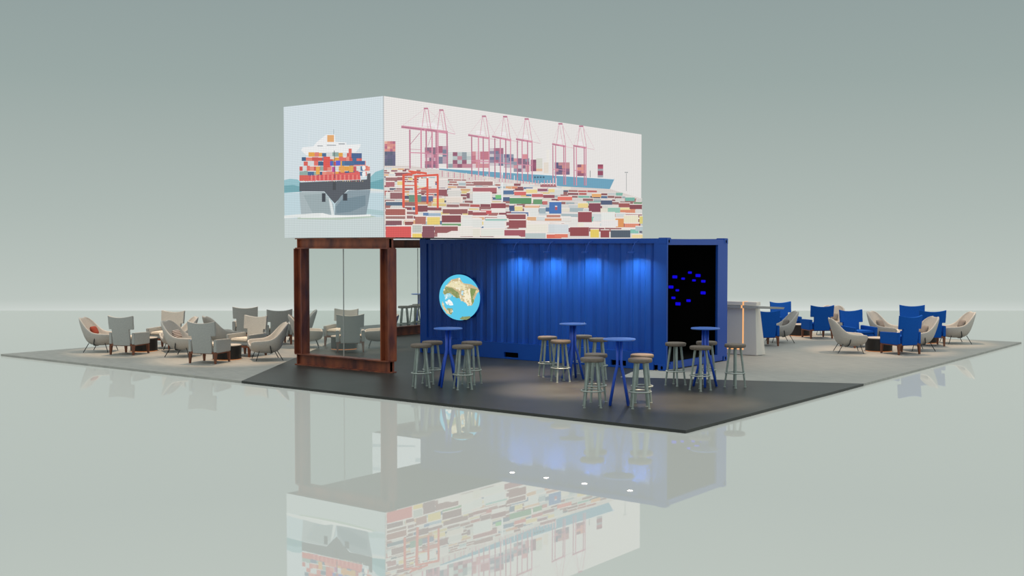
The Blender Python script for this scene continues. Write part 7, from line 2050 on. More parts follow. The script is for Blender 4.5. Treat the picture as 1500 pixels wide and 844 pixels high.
GLOBE_IMAGE = [
[200,180,140,-0.691,0.437,-0.384,0.761,0.007,0.848,0.095,0.724,0.183,0.616,0.568,0.578,0.88,0.43,0.956,0.293,0.845,0.196,0.707,0.161,0.654,0.019,0.706,-0.167,0.602,-0.327,0.427,-0.349,0.287,-0.213,0.147,-0.155,0.005,-0.034,-0.243,0.022,-0.457,0.173,-0.709,0.086,-0.8,0.163],
[138,148,100,-0.673,0.422,-0.349,0.398,-0.029,0.186,0.041,-0.032,-0.136,-0.007,-0.457,0.205,-0.709,0.102,-0.782,0.196],
[230,220,180,-0.654,0.486,-0.385,0.666,0.007,0.707,0.253,0.54,0.428,0.45,0.288,0.321,-0.065,0.343,-0.349,0.43],
[240,232,204,0.253,0.351,0.516,0.39,0.567,0.047,0.549,-0.313,0.357,-0.273,0.252,-0.151,0.2,0.099],
[132,152,92,0.533,0.421,0.845,0.367,0.707,0.176,0.637,0.05,0.706,-0.135,0.619,-0.295,0.567,-0.015,0.515,0.265],
[232,206,152,0.793,0.335,0.931,0.292,0.845,0.206,0.759,0.225],
[140,202,220,0.094,0.284,0.218,0.272,0.182,0.098,0.112,0.096],
[242,244,242,-0.692,-0.215,-0.494,-0.097,-0.351,-0.204,-0.287,-0.344,-0.423,-0.365,-0.602,-0.339],
[168,216,224,-0.746,0.069,-0.565,0.17,-0.35,0.082,-0.458,-0.049,-0.674,-0.087],
[140,154,112,-0.603,-0.483,-0.333,-0.488,-0.316,-0.614,-0.388,-0.76,-0.531,-0.686],
[220,196,152,-0.819,-0.188,-0.711,-0.439,-0.495,-0.685,-0.406,-0.77,-0.603,-0.721,-0.783,-0.506,-0.855,-0.317],
[138,150,104,0.004,-0.917,0.145,-0.831,0.531,-0.783,0.514,-0.862,0.356,-0.948,0.11,-0.959],
[238,230,204,0.221,0.49,0.226,0.476,0.249,0.47,0.265,0.477,0.256,0.492,0.243,0.505],
[207,194,148,0.096,0.342,0.098,0.363,0.077,0.385,0.059,0.364,0.052,0.343,0.08,0.33],
[152,164,112,-0.4,0.355,-0.375,0.361,-0.341,0.394,-0.367,0.418,-0.409,0.41,-0.413,0.392],
[152,164,112,-0.294,0.206,-0.292,0.228,-0.314,0.241,-0.345,0.246,-0.341,0.216,-0.328,0.195],
[220,207,168,0.25,0.592,0.242,0.572,0.251,0.561,0.277,0.553,0.289,0.579,0.269,0.595],
[152,164,112,0.607,0.067,0.622,0.029,0.664,0.033,0.695,0.057,0.674,0.095,0.625,0.094],
[232,220,188,-0.048,0.592,-0.083,0.543,-0.055,0.507,-0.007,0.498,0.034,0.537,-0.003,0.574],
[244,246,244,-0.573,-0.265,-0.601,-0.243,-0.628,-0.258,-0.625,-0.288,-0.605,-0.297,-0.569,-0.286],
[207,228,232,0.156,0.236,0.185,0.232,0.191,0.247,0.186,0.263,0.164,0.262,0.146,0.25],
[207,194,148,0.198,0.221,0.166,0.173,0.204,0.143,0.262,0.149,0.263,0.185,0.241,0.229],
[207,228,232,-0.407,-0.323,-0.39,-0.308,-0.385,-0.272,-0.421,-0.265,-0.443,-0.283,-0.431,-0.31],
[207,228,232,0.149,0.209,0.174,0.231,0.146,0.257,0.117,0.259,0.108,0.23,0.114,0.211],
[232,220,188,-0.046,0.674,-0.02,0.658,-0.001,0.672,0.003,0.7,-0.019,0.709,-0.046,0.701],
[238,230,204,-0.253,0.49,-0.27,0.51,-0.287,0.506,-0.307,0.49,-0.291,0.466,-0.264,0.468],
[232,220,188,0.36,0.42,0.399,0.418,0.403,0.45,0.37,0.462,0.332,0.465,0.318,0.428],
[126,142,92,-0.144,0.105,-0.167,0.09,-0.173,0.075,-0.154,0.062,-0.138,0.068,-0.133,0.089],
[196,182,140,-0.751,-0.423,-0.731,-0.429,-0.716,-0.424,-0.716,-0.408,-0.731,-0.39,-0.758,-0.407],
[232,220,188,0.231,0.014,0.182,0.016,0.131,-0.011,0.172,-0.043,0.213,-0.075,0.245,-0.034],
[126,142,92,-0.299,0.157,-0.323,0.165,-0.335,0.153,-0.328,0.131,-0.313,0.133,-0.288,0.14],
[140,202,220,-0.527,-0.378,-0.493,-0.348,-0.488,-0.305,-0.533,-0.308,-0.586,-0.32,-0.559,-0.348],
[244,246,244,-0.63,0.007,-0.667,-0.02,-0.628,-0.051,-0.592,-0.056,-0.579,-0.02,-0.581,0.011],
[207,194,148,0.648,0.485,0.654,0.502,0.642,0.516,0.621,0.511,0.613,0.499,0.63,0.488],
[220,207,168,0.463,0.12,0.461,0.157,0.438,0.196,0.401,0.181,0.398,0.143,0.422,0.112],
[126,142,92,0.683,0.157,0.639,0.158,0.627,0.116,0.666,0.105,0.72,0.107,0.722,0.149],
[207,194,148,0.421,0.292,0.392,0.325,0.355,0.303,0.364,0.271,0.391,0.248,0.427,0.266],
[232,220,188,0.287,0.419,0.283,0.456,0.272,0.48,0.225,0.473,0.204,0.447,0.23,0.409],
[207,228,232,-0.442,0,-0.458,-0.002,-0.466,-0.018,-0.456,-0.036,-0.434,-0.031,-0.427,-0.012],
[126,142,92,0.615,0.268,0.656,0.287,0.665,0.311,0.652,0.35,0.613,0.334,0.578,0.31],
[160,160,112,-0.521,0.431,-0.553,0.428,-0.567,0.404,-0.537,0.388,-0.496,0.384,-0.487,0.418],
[220,207,168,0.644,-0.009,0.635,-0.026,0.657,-0.038,0.679,-0.033,0.678,-0.016,0.669,-0.007],
[244,246,244,0.198,0.228,0.218,0.226,0.233,0.24,0.225,0.256,0.2,0.258,0.197,0.243],
[238,230,204,-0.284,0.646,-0.32,0.638,-0.34,0.596,-0.306,0.571,-0.276,0.573,-0.244,0.612],
[232,220,188,0.127,0.447,0.104,0.447,0.073,0.438,0.085,0.42,0.109,0.405,0.135,0.419],
[140,202,220,-0.549,0.014,-0.607,-0.024,-0.564,-0.056,-0.525,-0.081,-0.499,-0.043,-0.497,0.001],
[220,207,168,0.418,0.481,0.368,0.501,0.331,0.471,0.332,0.421,0.401,0.402,0.415,0.446],
[232,220,188,-0.736,-0.304,-0.782,-0.285,-0.822,-0.309,-0.823,-0.352,-0.771,-0.353,-0.749,-0.338],
[244,246,244,-0.528,-0.264,-0.533,-0.223,-0.593,-0.191,-0.654,-0.24,-0.613,-0.277,-0.579,-0.303],
[220,207,168,0.804,0.327,0.772,0.292,0.783,0.267,0.821,0.262,0.844,0.277,0.841,0.316],
[220,207,168,-0.248,0.642,-0.305,0.675,-0.351,0.627,-0.333,0.597,-0.269,0.596,-0.239,0.61],
[238,230,204,0.028,0.73,0.013,0.765,-0.036,0.756,-0.038,0.71,-0.015,0.675,0.022,0.688],
[207,228,232,-0.62,-0.079,-0.646,-0.042,-0.692,-0.06,-0.704,-0.093,-0.671,-0.117,-0.628,-0.103],
[232,220,188,-0.707,0.351,-0.758,0.334,-0.772,0.314,-0.764,0.279,-0.719,0.268,-0.673,0.303],
[207,194,148,0.078,0.452,0.098,0.445,0.123,0.459,0.107,0.485,0.083,0.488,0.055,0.469],
[220,207,168,0.145,-0.146,0.164,-0.106,0.128,-0.071,0.088,-0.102,0.06,-0.129,0.107,-0.163],
[207,194,148,0.125,0.671,0.109,0.679,0.07,0.673,0.06,0.649,0.099,0.622,0.132,0.645],
[220,207,168,-0.784,-0.476,-0.786,-0.508,-0.763,-0.542,-0.729,-0.516,-0.723,-0.487,-0.739,-0.475],
[220,207,168,-0.026,0.753,-0.029,0.736,-0.014,0.724,0.007,0.73,0.009,0.747,-0.008,0.757],
[220,207,168,0.022,0.047,0.068,0.041,0.096,0.076,0.078,0.124,0.027,0.121,-0.012,0.089],
[138,150,100,-0.379,0.239,-0.395,0.223,-0.379,0.211,-0.359,0.205,-0.349,0.224,-0.357,0.236],
[140,202,220,-0.452,0.021,-0.504,0.014,-0.51,-0.025,-0.476,-0.055,-0.416,-0.046,-0.411,0.001],
[207,194,148,-0.414,0.503,-0.411,0.52,-0.432,0.527,-0.444,0.517,-0.451,0.502,-0.429,0.5],
[220,207,168,-0.367,-0.663,-0.352,-0.635,-0.385,-0.6,-0.423,-0.617,-0.446,-0.647,-0.421,-0.677],
[244,246,244,-0.44,0.091,-0.433,0.103,-0.448,0.122,-0.469,0.112,-0.473,0.101,-0.466,0.089],
[238,230,204,0.123,0.615,0.094,0.621,0.086,0.597,0.091,0.569,0.121,0.575,0.129,0.595],
[232,220,188,0.299,0.401,0.315,0.435,0.305,0.465,0.273,0.477,0.255,0.443,0.264,0.407],
[238,230,204,0.272,0.035,0.242,-0.006,0.238,-0.06,0.283,-0.073,0.337,-0.043,0.305,0.014],
[232,220,188,-0.363,0.681,-0.335,0.7,-0.348,0.73,-0.388,0.727,-0.409,0.71,-0.404,0.68],
[220,207,168,0.089,-0.009,0.046,-0.011,0.037,-0.042,0.039,-0.08,0.099,-0.07,0.108,-0.044],
[220,207,168,0.069,0.608,0.078,0.579,0.124,0.581,0.17,0.612,0.126,0.643,0.083,0.655],
[196,182,140,0.348,0.197,0.399,0.198,0.455,0.197,0.432,0.24,0.397,0.255,0.358,0.239],
[207,194,148,0.492,-0.203,0.452,-0.17,0.424,-0.203,0.426,-0.249,0.464,-0.268,0.514,-0.234],
[238,230,204,-0.176,0.594,-0.128,0.596,-0.096,0.63,-0.138,0.666,-0.193,0.657,-0.192,0.621],
[238,230,204,0.542,-0.066,0.54,-0.037,0.522,-0.008,0.493,-0.027,0.471,-0.05,0.505,-0.068],
[220,207,168,0.324,0.204,0.304,0.191,0.315,0.171,0.341,0.167,0.356,0.185,0.346,0.199],
[207,194,148,-0.007,0.782,-0.035,0.791,-0.055,0.763,-0.041,0.739,-0.008,0.736,-0.001,0.755],
[220,207,168,0.331,-0.067,0.327,-0.12,0.383,-0.128,0.407,-0.083,0.405,-0.043,0.346,-0.049],
[196,182,140,-0.014,0.747,0.022,0.73,0.07,0.75,0.055,0.786,0.02,0.793,-0.016,0.786],
[126,142,92,-0.301,0.237,-0.28,0.252,-0.301,0.275,-0.331,0.279,-0.364,0.258,-0.336,0.23],
[138,150,100,-0.137,0.239,-0.147,0.223,-0.136,0.206,-0.115,0.216,-0.101,0.23,-0.118,0.244],
[220,207,168,0.384,0.549,0.358,0.532,0.352,0.472,0.418,0.463,0.442,0.51,0.429,0.541],
[196,182,140,-0.655,0.406,-0.622,0.41,-0.594,0.463,-0.645,0.488,-0.678,0.465,-0.702,0.429],
[126,142,92,-0.531,0.193,-0.484,0.203,-0.464,0.244,-0.503,0.264,-0.545,0.248,-0.57,0.22],
[238,230,204,-0.537,-0.615,-0.523,-0.594,-0.524,-0.568,-0.553,-0.572,-0.569,-0.586,-0.558,-0.608],
[220,207,168,0.144,0.569,0.19,0.578,0.207,0.592,0.205,0.631,0.173,0.648,0.127,0.615],
[238,230,204,-0.314,-0.571,-0.341,-0.585,-0.36,-0.615,-0.339,-0.635,-0.303,-0.647,-0.298,-0.608],
[220,207,168,0.432,0.231,0.437,0.26,0.394,0.298,0.358,0.276,0.338,0.23,0.387,0.202],
[152,164,112,-0.227,0.169,-0.194,0.163,-0.164,0.189,-0.17,0.224,-0.218,0.232,-0.234,0.204],
[152,164,112,0.199,-0.872,0.21,-0.898,0.25,-0.909,0.268,-0.884,0.269,-0.862,0.234,-0.858],
[207,194,148,0.403,0.328,0.444,0.334,0.455,0.392,0.391,0.415,0.344,0.38,0.347,0.324],
[160,160,112,0.003,-0.022,-0.001,-0.006,-0.013,0.002,-0.028,-0.002,-0.028,-0.023,-0.013,-0.036],
[207,228,232,-0.481,-0.294,-0.46,-0.288,-0.45,-0.253,-0.483,-0.245,-0.504,-0.26,-0.511,-0.281],
[207,194,148,-0.78,-0.437,-0.771,-0.399,-0.779,-0.381,-0.814,-0.359,-0.844,-0.399,-0.822,-0.417],
[196,182,140,0.226,0.064,0.215,0.044,0.232,0.013,0.263,0.026,0.276,0.051,0.255,0.085],
[207,194,148,0.002,0.586,-0.032,0.586,-0.051,0.57,-0.034,0.541,0.005,0.546,0.02,0.566],
[232,220,188,0.051,0.51,0.024,0.506,0.008,0.487,0.02,0.459,0.059,0.471,0.079,0.486],
[238,230,204,-0.655,0.488,-0.631,0.459,-0.6,0.456,-0.553,0.465,-0.58,0.502,-0.616,0.521],
[160,160,112,-0.523,0.299,-0.559,0.334,-0.595,0.296,-0.602,0.246,-0.557,0.226,-0.495,0.263],
[126,142,92,0.612,0.223,0.586,0.218,0.576,0.198,0.576,0.175,0.612,0.166,0.644,0.193],
[160,160,112,-0.614,0.138,-0.611,0.165,-0.622,0.186,-0.653,0.179,-0.657,0.159,-0.649,0.136],
[152,164,112,-0.039,0.135,-0.055,0.157,-0.084,0.141,-0.093,0.113,-0.059,0.1,-0.036,0.108],
[238,230,204,0.473,0.041,0.518,0.063,0.557,0.098,0.517,0.122,0.476,0.132,0.46,0.091],
[232,220,188,0.284,-0.18,0.266,-0.164,0.24,-0.169,0.234,-0.187,0.246,-0.203,0.277,-0.205],
[196,182,140,0.318,0.485,0.268,0.443,0.312,0.412,0.366,0.409,0.41,0.434,0.367,0.487],
[232,220,188,-0.026,0.493,-0.005,0.478,0.034,0.496,0.017,0.521,-0,0.535,-0.039,0.523],
[126,142,92,-0.761,0.197,-0.743,0.187,-0.722,0.199,-0.724,0.22,-0.749,0.229,-0.771,0.216],
[140,202,220,0.189,0.267,0.184,0.297,0.148,0.297,0.124,0.283,0.133,0.262,0.155,0.258],
[207,228,232,0.171,0.162,0.185,0.203,0.126,0.231,0.089,0.197,0.096,0.155,0.138,0.132],
[232,220,188,-0.293,0.681,-0.296,0.664,-0.277,0.65,-0.257,0.662,-0.259,0.679,-0.275,0.687],
[207,194,148,0.49,-0.247,0.477,-0.28,0.513,-0.289,0.553,-0.291,0.569,-0.244,0.517,-0.223],
[126,142,92,-0.092,0.025,-0.133,0.003,-0.119,-0.043,-0.072,-0.032,-0.044,-0.02,-0.049,0.012],
[152,164,112,-0.723,0.232,-0.684,0.186,-0.627,0.215,-0.622,0.252,-0.65,0.275,-0.714,0.284],
[238,230,204,-0.282,0.688,-0.301,0.666,-0.272,0.651,-0.246,0.657,-0.238,0.673,-0.253,0.699],
[196,182,140,0.808,0.184,0.823,0.195,0.804,0.212,0.789,0.209,0.78,0.193,0.788,0.183],
[238,230,204,0.512,-0.307,0.535,-0.324,0.571,-0.321,0.584,-0.302,0.56,-0.28,0.531,-0.287],
[138,150,100,-0.542,0.396,-0.563,0.437,-0.589,0.459,-0.635,0.431,-0.618,0.395,-0.581,0.377],
[160,160,112,-0.59,0.385,-0.612,0.408,-0.638,0.379,-0.654,0.353,-0.618,0.341,-0.578,0.344],
[196,182,140,0.459,-0.154,0.465,-0.144,0.468,-0.131,0.442,-0.126,0.424,-0.138,0.438,-0.154],
[207,228,232,-0.621,0.105,-0.645,0.066,-0.645,0.016,-0.581,0.01,-0.538,0.054,-0.56,0.094],
[232,220,188,0.607,-0.222,0.593,-0.189,0.527,-0.192,0.514,-0.227,0.539,-0.277,0.603,-0.261],
[207,194,148,0.268,0.355,0.294,0.329,0.335,0.313,0.345,0.346,0.332,0.39,0.299,0.385],
[126,142,92,0.148,-0.865,0.179,-0.855,0.188,-0.834,0.173,-0.807,0.144,-0.821,0.12,-0.841],
[207,194,148,0.526,0.524,0.497,0.539,0.453,0.526,0.451,0.492,0.498,0.477,0.527,0.491],
[207,194,148,0.121,0.441,0.15,0.434,0.174,0.451,0.172,0.478,0.137,0.474,0.113,0.467],
[238,230,204,-0.03,0.793,-0.03,0.751,0.033,0.756,0.065,0.795,0.032,0.846,-0.03,0.842],
[207,194,148,0.471,0.424,0.482,0.44,0.46,0.453,0.436,0.453,0.432,0.436,0.44,0.414],
[126,142,92,-0.508,0.293,-0.534,0.275,-0.549,0.246,-0.515,0.234,-0.471,0.242,-0.48,0.272],
[126,142,92,-0.102,0.251,-0.141,0.222,-0.146,0.182,-0.094,0.179,-0.05,0.199,-0.059,0.23],
[232,220,188,-0.492,-0.644,-0.508,-0.619,-0.55,-0.63,-0.577,-0.654,-0.545,-0.691,-0.506,-0.679],
[196,182,140,0.631,0.442,0.656,0.421,0.677,0.443,0.678,0.473,0.656,0.478,0.629,0.471],
[160,160,112,-0.386,0.153,-0.348,0.181,-0.345,0.231,-0.399,0.253,-0.457,0.228,-0.444,0.172],
[238,230,204,0.04,0.041,0.02,0.015,0.05,-0.009,0.087,-0.025,0.122,0.014,0.094,0.06],
[207,194,148,-0.633,-0.719,-0.604,-0.725,-0.571,-0.708,-0.577,-0.676,-0.613,-0.679,-0.645,-0.686],
[196,182,140,0.387,0.453,0.368,0.419,0.371,0.372,0.427,0.367,0.46,0.41,0.437,0.453],
[152,164,112,-0.084,0.046,-0.039,0.024,-0.01,0.055,-0.031,0.092,-0.063,0.086,-0.083,0.071],
[207,194,148,0.176,0.346,0.195,0.379,0.161,0.393,0.125,0.392,0.1,0.356,0.141,0.325],
[126,142,92,-0.169,0.043,-0.18,0.002,-0.151,-0.032,-0.105,-0.023,-0.095,0.024,-0.13,0.04],
[220,207,168,0.504,-0.143,0.458,-0.123,0.415,-0.162,0.421,-0.198,0.472,-0.216,0.501,-0.194],
[220,207,168,-0.111,0.386,-0.089,0.351,-0.041,0.368,-0.039,0.409,-0.058,0.438,-0.112,0.421],
[196,182,140,0.466,-0.138,0.425,-0.109,0.385,-0.146,0.37,-0.189,0.425,-0.201,0.466,-0.184],
[207,194,148,0.47,-0.131,0.492,-0.12,0.493,-0.101,0.476,-0.097,0.46,-0.094,0.448,-0.116],
[152,164,112,-0.61,0.404,-0.62,0.37,-0.587,0.352,-0.561,0.37,-0.559,0.405,-0.585,0.414],
[196,182,140,-0.36,-0.605,-0.306,-0.567,-0.36,-0.514,-0.406,-0.518,-0.445,-0.569,-0.397,-0.61],
[238,230,204,0.02,0.433,-0.038,0.429,-0.053,0.394,-0.006,0.36,0.049,0.375,0.047,0.411],
[207,228,232,-0.538,-0.235,-0.587,-0.243,-0.58,-0.276,-0.538,-0.309,-0.501,-0.276,-0.488,-0.243],
[220,207,168,-0.054,0.66,-0.019,0.668,-0.034,0.686,-0.052,0.694,-0.071,0.696,-0.074,0.665],
[238,230,204,0.445,-0.28,0.402,-0.285,0.394,-0.316,0.402,-0.351,0.441,-0.35,0.457,-0.317],
[220,207,168,0.597,-0.026,0.55,-0.01,0.501,-0.004,0.499,-0.045,0.528,-0.084,0.578,-0.056],
[238,230,204,-0.084,0.445,-0.144,0.429,-0.155,0.388,-0.138,0.346,-0.079,0.348,-0.044,0.397],
[152,164,112,-0.684,0.227,-0.71,0.268,-0.765,0.265,-0.782,0.222,-0.753,0.196,-0.712,0.185],
[140,202,220,-0.567,-0.196,-0.539,-0.166,-0.584,-0.137,-0.621,-0.165,-0.624,-0.197,-0.595,-0.216],
[238,230,204,0.409,-0.217,0.375,-0.207,0.339,-0.218,0.348,-0.249,0.377,-0.254,0.399,-0.251],
[152,164,112,-0.539,0.259,-0.521,0.205,-0.479,0.202,-0.463,0.234,-0.464,0.287,-0.511,0.293],
[238,230,204,0.071,0.326,0.031,0.355,-0.01,0.354,-0.02,0.31,0.002,0.28,0.049,0.292],
[220,207,168,-0.238,0.508,-0.24,0.494,-0.235,0.475,-0.207,0.47,-0.185,0.495,-0.209,0.511],
[232,220,188,-0.267,0.048,-0.28,0.037,-0.271,0.015,-0.239,0.013,-0.235,0.037,-0.242,0.06],
[160,160,112,-0.603,0.231,-0.627,0.264,-0.677,0.274,-0.731,0.262,-0.716,0.206,-0.66,0.189]]

def picture(parent, data, origin, ax, step=3e-5, base=None, size=None, m='led', name='screen_picture', label=None, up=Vector((0, 0, 1)), soft=0):
    """flat picture made of coloured faces on a screen: ax = direction of its width"""
    bm = nb(); cl = bm.loops.layers.float_color.new('Col'); ax = Vector(ax); nrm = ax.cross(up); k = 0
    polys = ([(base, [(0, 0), (size[0], 0), (size[0], size[1]), (0, size[1])])] if base else [])
    for row in data: polys.append((row[:3], list(zip(row[3::2], row[4::2]))))
    for c, pts in polys:
        if sum(pts[i][0]*pts[(i+1) % len(pts)][1]-pts[(i+1) % len(pts)][0]*pts[i][1] for i in range(len(pts))) < 0: pts = pts[::-1]
        f = bm.faces.new([bm.verts.new(Vector(origin)+ax*a+up*b+nrm*(k*step)) for a, b in pts]); k += 1
        c = [c[0]+(236-c[0])*soft, c[1]+(232-c[1])*soft, c[2]+(230-c[2])*soft]  # screen bloom put into the colours: blended towards a pale tone
        col = tuple(((v/255+.055)/1.055)**2.4 for v in c)+(1,)
        for l in f.loops: l[cl] = col
    bmesh.ops.triangulate(bm, faces=[f for f in bm.faces if len(f.verts) > 4])
    o = obj(name, bm, M[m], parent, label=label); return o
ls = thing('video_screen', 'long two-sided screen box of a container ship and a container port, above the blue container', 'screen', (-5.175, 1.05, 2.447))
o0 = ls.location
bm = nb(); box(bm, -1.325, 1.325, -4.43, 4.43, 0, 2.52); obj('screen_housing', bm, M['case'], ls)
picture(ls, SHIP_IMAGE, (-1.325, -4.434, 0), (1, 0, 0), base=(212, 226, 232), size=(2.65, 2.52), soft=.14, label='picture of a container ship seen bow on')
picture(ls, PORT_IMAGE, (1.329, -4.43, 0), (0, 1, 0), base=(236, 233, 230), size=(8.86, 2.52), soft=.16, label='picture of a port yard full of containers under red cranes')
rs = thing('video_screen', 'second screen box behind on the rear rust brown portal, pale picture', 'screen', (-8.41, 4.165, 2.447))
bm = nb(); box(bm, -1.89, 1.90, -1.315, 1.315, 0, 2.52); obj('screen_housing', bm, M['case'], rs)
REAR = [[196,212,220, 0,.9, 3.79,.7, 3.79,.76, 0,.98], [180,196,204, 0,.3, 1.5,.18, 1.5,.22, 0,.38], [184,200,208, 1.5,.5, 3.2,.3, 3.2,.36, 1.5,.6],
        [216,200,200, 0,1.2, 3.79,1.25, 3.79,1.33, 0,1.3], [168,188,196, 0,1.5, 3.79,1.5, 3.79,1.9, 2,1.8, 0,1.95]]
picture(rs, REAR, (-1.89, -1.319, 0), (1, 0, 0), base=(224, 232, 236), size=(3.79, 2.52), label='pale blue and white picture')

# ---------------------------------------------------------------- shipping container
L_, W_, H_ = 6.058, 2.433, 2.43
ct = thing('shipping_container', 'blue corrugated shipping container open at its right end under the big screen', 'container')
def corr(x0, x1, y, dy, z0, z1):
    bm = nb(); pts = []; x = x0; ph = 0; seq = ((.105, 0), (.04, dy), (.085, dy), (.04, 0))
    pts.append((x, 0)); i = 0
    while x < x1-1e-4:
        w, yo = seq[i % 4]; x = min(x+w, x1); pts.append((x, yo)); i += 1
    lo = [bm.verts.new((px, y+o, z0)) for px, o in pts]; hi = [bm.verts.new((px, y+o, z1)) for px, o in pts]
    lo2 = [bm.verts.new((px, y+(.06 if dy > 0 else -.06), z0)) for px, o in pts]; hi2 = [bm.verts.new((px, y+(.06 if dy > 0 else -.06), z1)) for px, o in pts]
    for k in range(len(pts)-1):
        bm.faces.new((lo[k], lo[k+1], hi[k+1], hi[k])); bm.faces.new((lo2[k+1], lo2[k], hi2[k], hi2[k+1]))
        bm.faces.new((hi[k], hi[k+1], hi2[k+1], hi2[k])); bm.faces.new((lo2[k], lo2[k+1], lo[k+1], lo[k]))
    return bm
obj('side_wall', corr(-5.86, -.27, .035, .032, .33, 2.34), M['blue'], ct)
obj('side_wall', corr(-5.86, -.27, W_-.035, -.032, .33, 2.34), M['blue'], ct)
def rail_with_pockets(y0, y1):
    bm = nb(); xs = [-5.86, -3.76, -3.40, -1.20, -.86, -.27]
    box(bm, xs[0], xs[-1], y0, y1, .14, .33)
    for a, b in ((xs[0], xs[1]), (xs[2], xs[3]), (xs[4], xs[5])): box(bm, a, b, y0, y1, .04, .14)
    box(bm, xs[0], xs[-1], y0, y1, 0.005, .04)
    return bm
obj('bottom_rail', rail_with_pockets(0, .05), M['blue'], ct); obj('bottom_rail', rail_with_pockets(W_-.05, W_), M['blue'], ct)
for a, b in ((-3.77, -3.39), (-1.21, -.85)):
    bm = nb(); box(bm, a, b, .052, W_-.052, .03, .14); obj('forklift_pocket', bm, M['hole'], ct, label='black forklift slot at the bottom')
for y0 in (0, W_-.07):
    bm = nb(); box(bm, -L_+.02, -.02, y0, y0+.07, 2.34, 2.43); obj('top_rail', bm, M['blue'], ct)
for x0, x1 in ((-6.05, -5.86), (-.27, -.004)):
    bm = nb(); box(bm, x0, x1, .003, .06, .1, 2.36, .004); obj('corner_post', bm, M['blue'], ct)
bm = nb(); box(bm, -.05, -.003, 2.01, W_-.01, .1, 2.36); box(bm, -.27, -.05, W_-.06, W_-.003, .1, 2.36); obj('corner_post', bm, M['blue_inner'], ct)
bm = nb(); box(bm, -6.05, -5.86, W_-.06, W_-.003, .1, 2.36); obj('corner_post', bm, M['blue'], ct)
bm = nb(); box(bm, -.06, -.004, .06, W_-.06, 2.31, 2.42, .004); obj('door_header', bm, M['blue_inner'], ct)
bm = nb(); box(bm, -.16, -.002, .16, W_-.2, .02, .15, .004); obj('door_sill', bm, M['blue_inner'], ct)
bm = nb(); box(bm, -6.04, -5.98, .06, W_-.06, .05, 2.4); obj('end_wall', bm, M['blue'], ct)
bm = nb(); box(bm, -6.0, -.06, .07, W_-.07, 2.36, 2.42); obj('roof', bm, M['blue'], ct)
bm = nb()
box(bm, -5.97, -.06, .10, .115, .16, 2.34); box(bm, -5.97, -.06, W_-.10, W_-.085, .16, 2.34); box(bm, -5.97, -5.95, .115, W_-.1, .16, 2.34)
box(bm, -5.97, -.06, .10, W_-.085, 2.34, 2.355); box(bm, -5.97, -.06, .10, W_-.085, .145, .16)
obj('interior_lining', bm, M['black'], ct, label='black inside of the container')
for cx, cy in ((-.09, .081), (-L_+.09, .081), (-.09, W_-.081), (-L_+.09, W_-.081)):
    for cz in (.062, 2.384):
        bm = nb(); box(bm, cx-.092, cx+.092, cy-.084, cy+.084, cz-.06, cz+.06, .01)
        c = obj('corner_casting', bm, M['blue'], ct)
        bm = nb(); s = -1 if cy < 1 else 1; sx_ = 1 if cx > -1 else -1
        hole = [(cx+.022*math.cos(a)*1.1, cz-.005+.034*math.sin(a)) for a in [2*PI*i/16 for i in range(16)]]
        y_ = cy+s*.0855
        x_ = cx+sx_*.0935
        if cz < 1: bm.faces.new([bm.verts.new((a, y_, b)) for a, b in hole]); obj('casting_hole', bm, M['hole'], c); bm = nb()
        bm.faces.new([bm.verts.new((x_, cy+(a-cx), b)) for a, b in hole])
        obj('casting_hole', bm, M['hole'], c)
# lit globe on the container wall
gb = thing('globe_sign', 'round lit sign of the earth on the left of the blue container wall', 'sign', (-4.93, .034, 1.218))
bm = nb(); prof = [(0, .0), (1, .0), (1, .035), (.985, .05), (0, .05)]
lathe(bm, prof, 64)
for v in bm.verts: x, y, z = v.co; v.co = Vector((x*.565, -z, y*.485))
obj('sign_disc', bm, M['blue_inner'], gb)
ring = [92, 196, 228]
for i in range(64): ring += [.985*math.cos(2*PI*i/64), .985*math.sin(2*PI*i/64)]
o = picture(gb, [ring]+GLOBE_IMAGE, (0, 0, 0), (1, 0, 0), m='globe', name='globe_map', step=.00006)
for v in o.data.vertices: v.co = Vector((v.co.x*.565, v.co.y-.0505, v.co.z*.485))
# downlights along the container's top
for i, x in enumerate((-3.355, -2.52, -1.625, -.606)):
    z = 2.155; y = -.25
    d = thing('downlight', ('small round blue downlight over the container wall, '+('nearest the globe sign', 'second from the globe sign', 'third from the globe sign', 'nearest the open end')[i]), 'lamp', (x, y, z), 0, 'downlights on the container')
    bm = nb(); lathe(bm, [(0, .03), (.06, .03), (.065, .022), (.065, 0), (.055, 0), (.055, .004), (0, .004)], 24); obj('lamp_body', bm, M['blue'], d)
    bm = nb(); tube(bm, [(0, .02, .025), (0, .08, .13), (0, .14, .20), (0, .248, .225)], .006); obj('bracket', bm, M['blue'], d)
    bm = nb(); lathe(bm, [(0, .002), (.054, .002), (.054, .004), (0, .004)], 24); obj('lens', bm, M['lamp'], d)
    l = area_light('downlight_lamp', (x, y, z-.004), (0, 0, 0), .1, 8, (.95, 1, .85), 'DISK'); l.data.spread = math.radians(150)
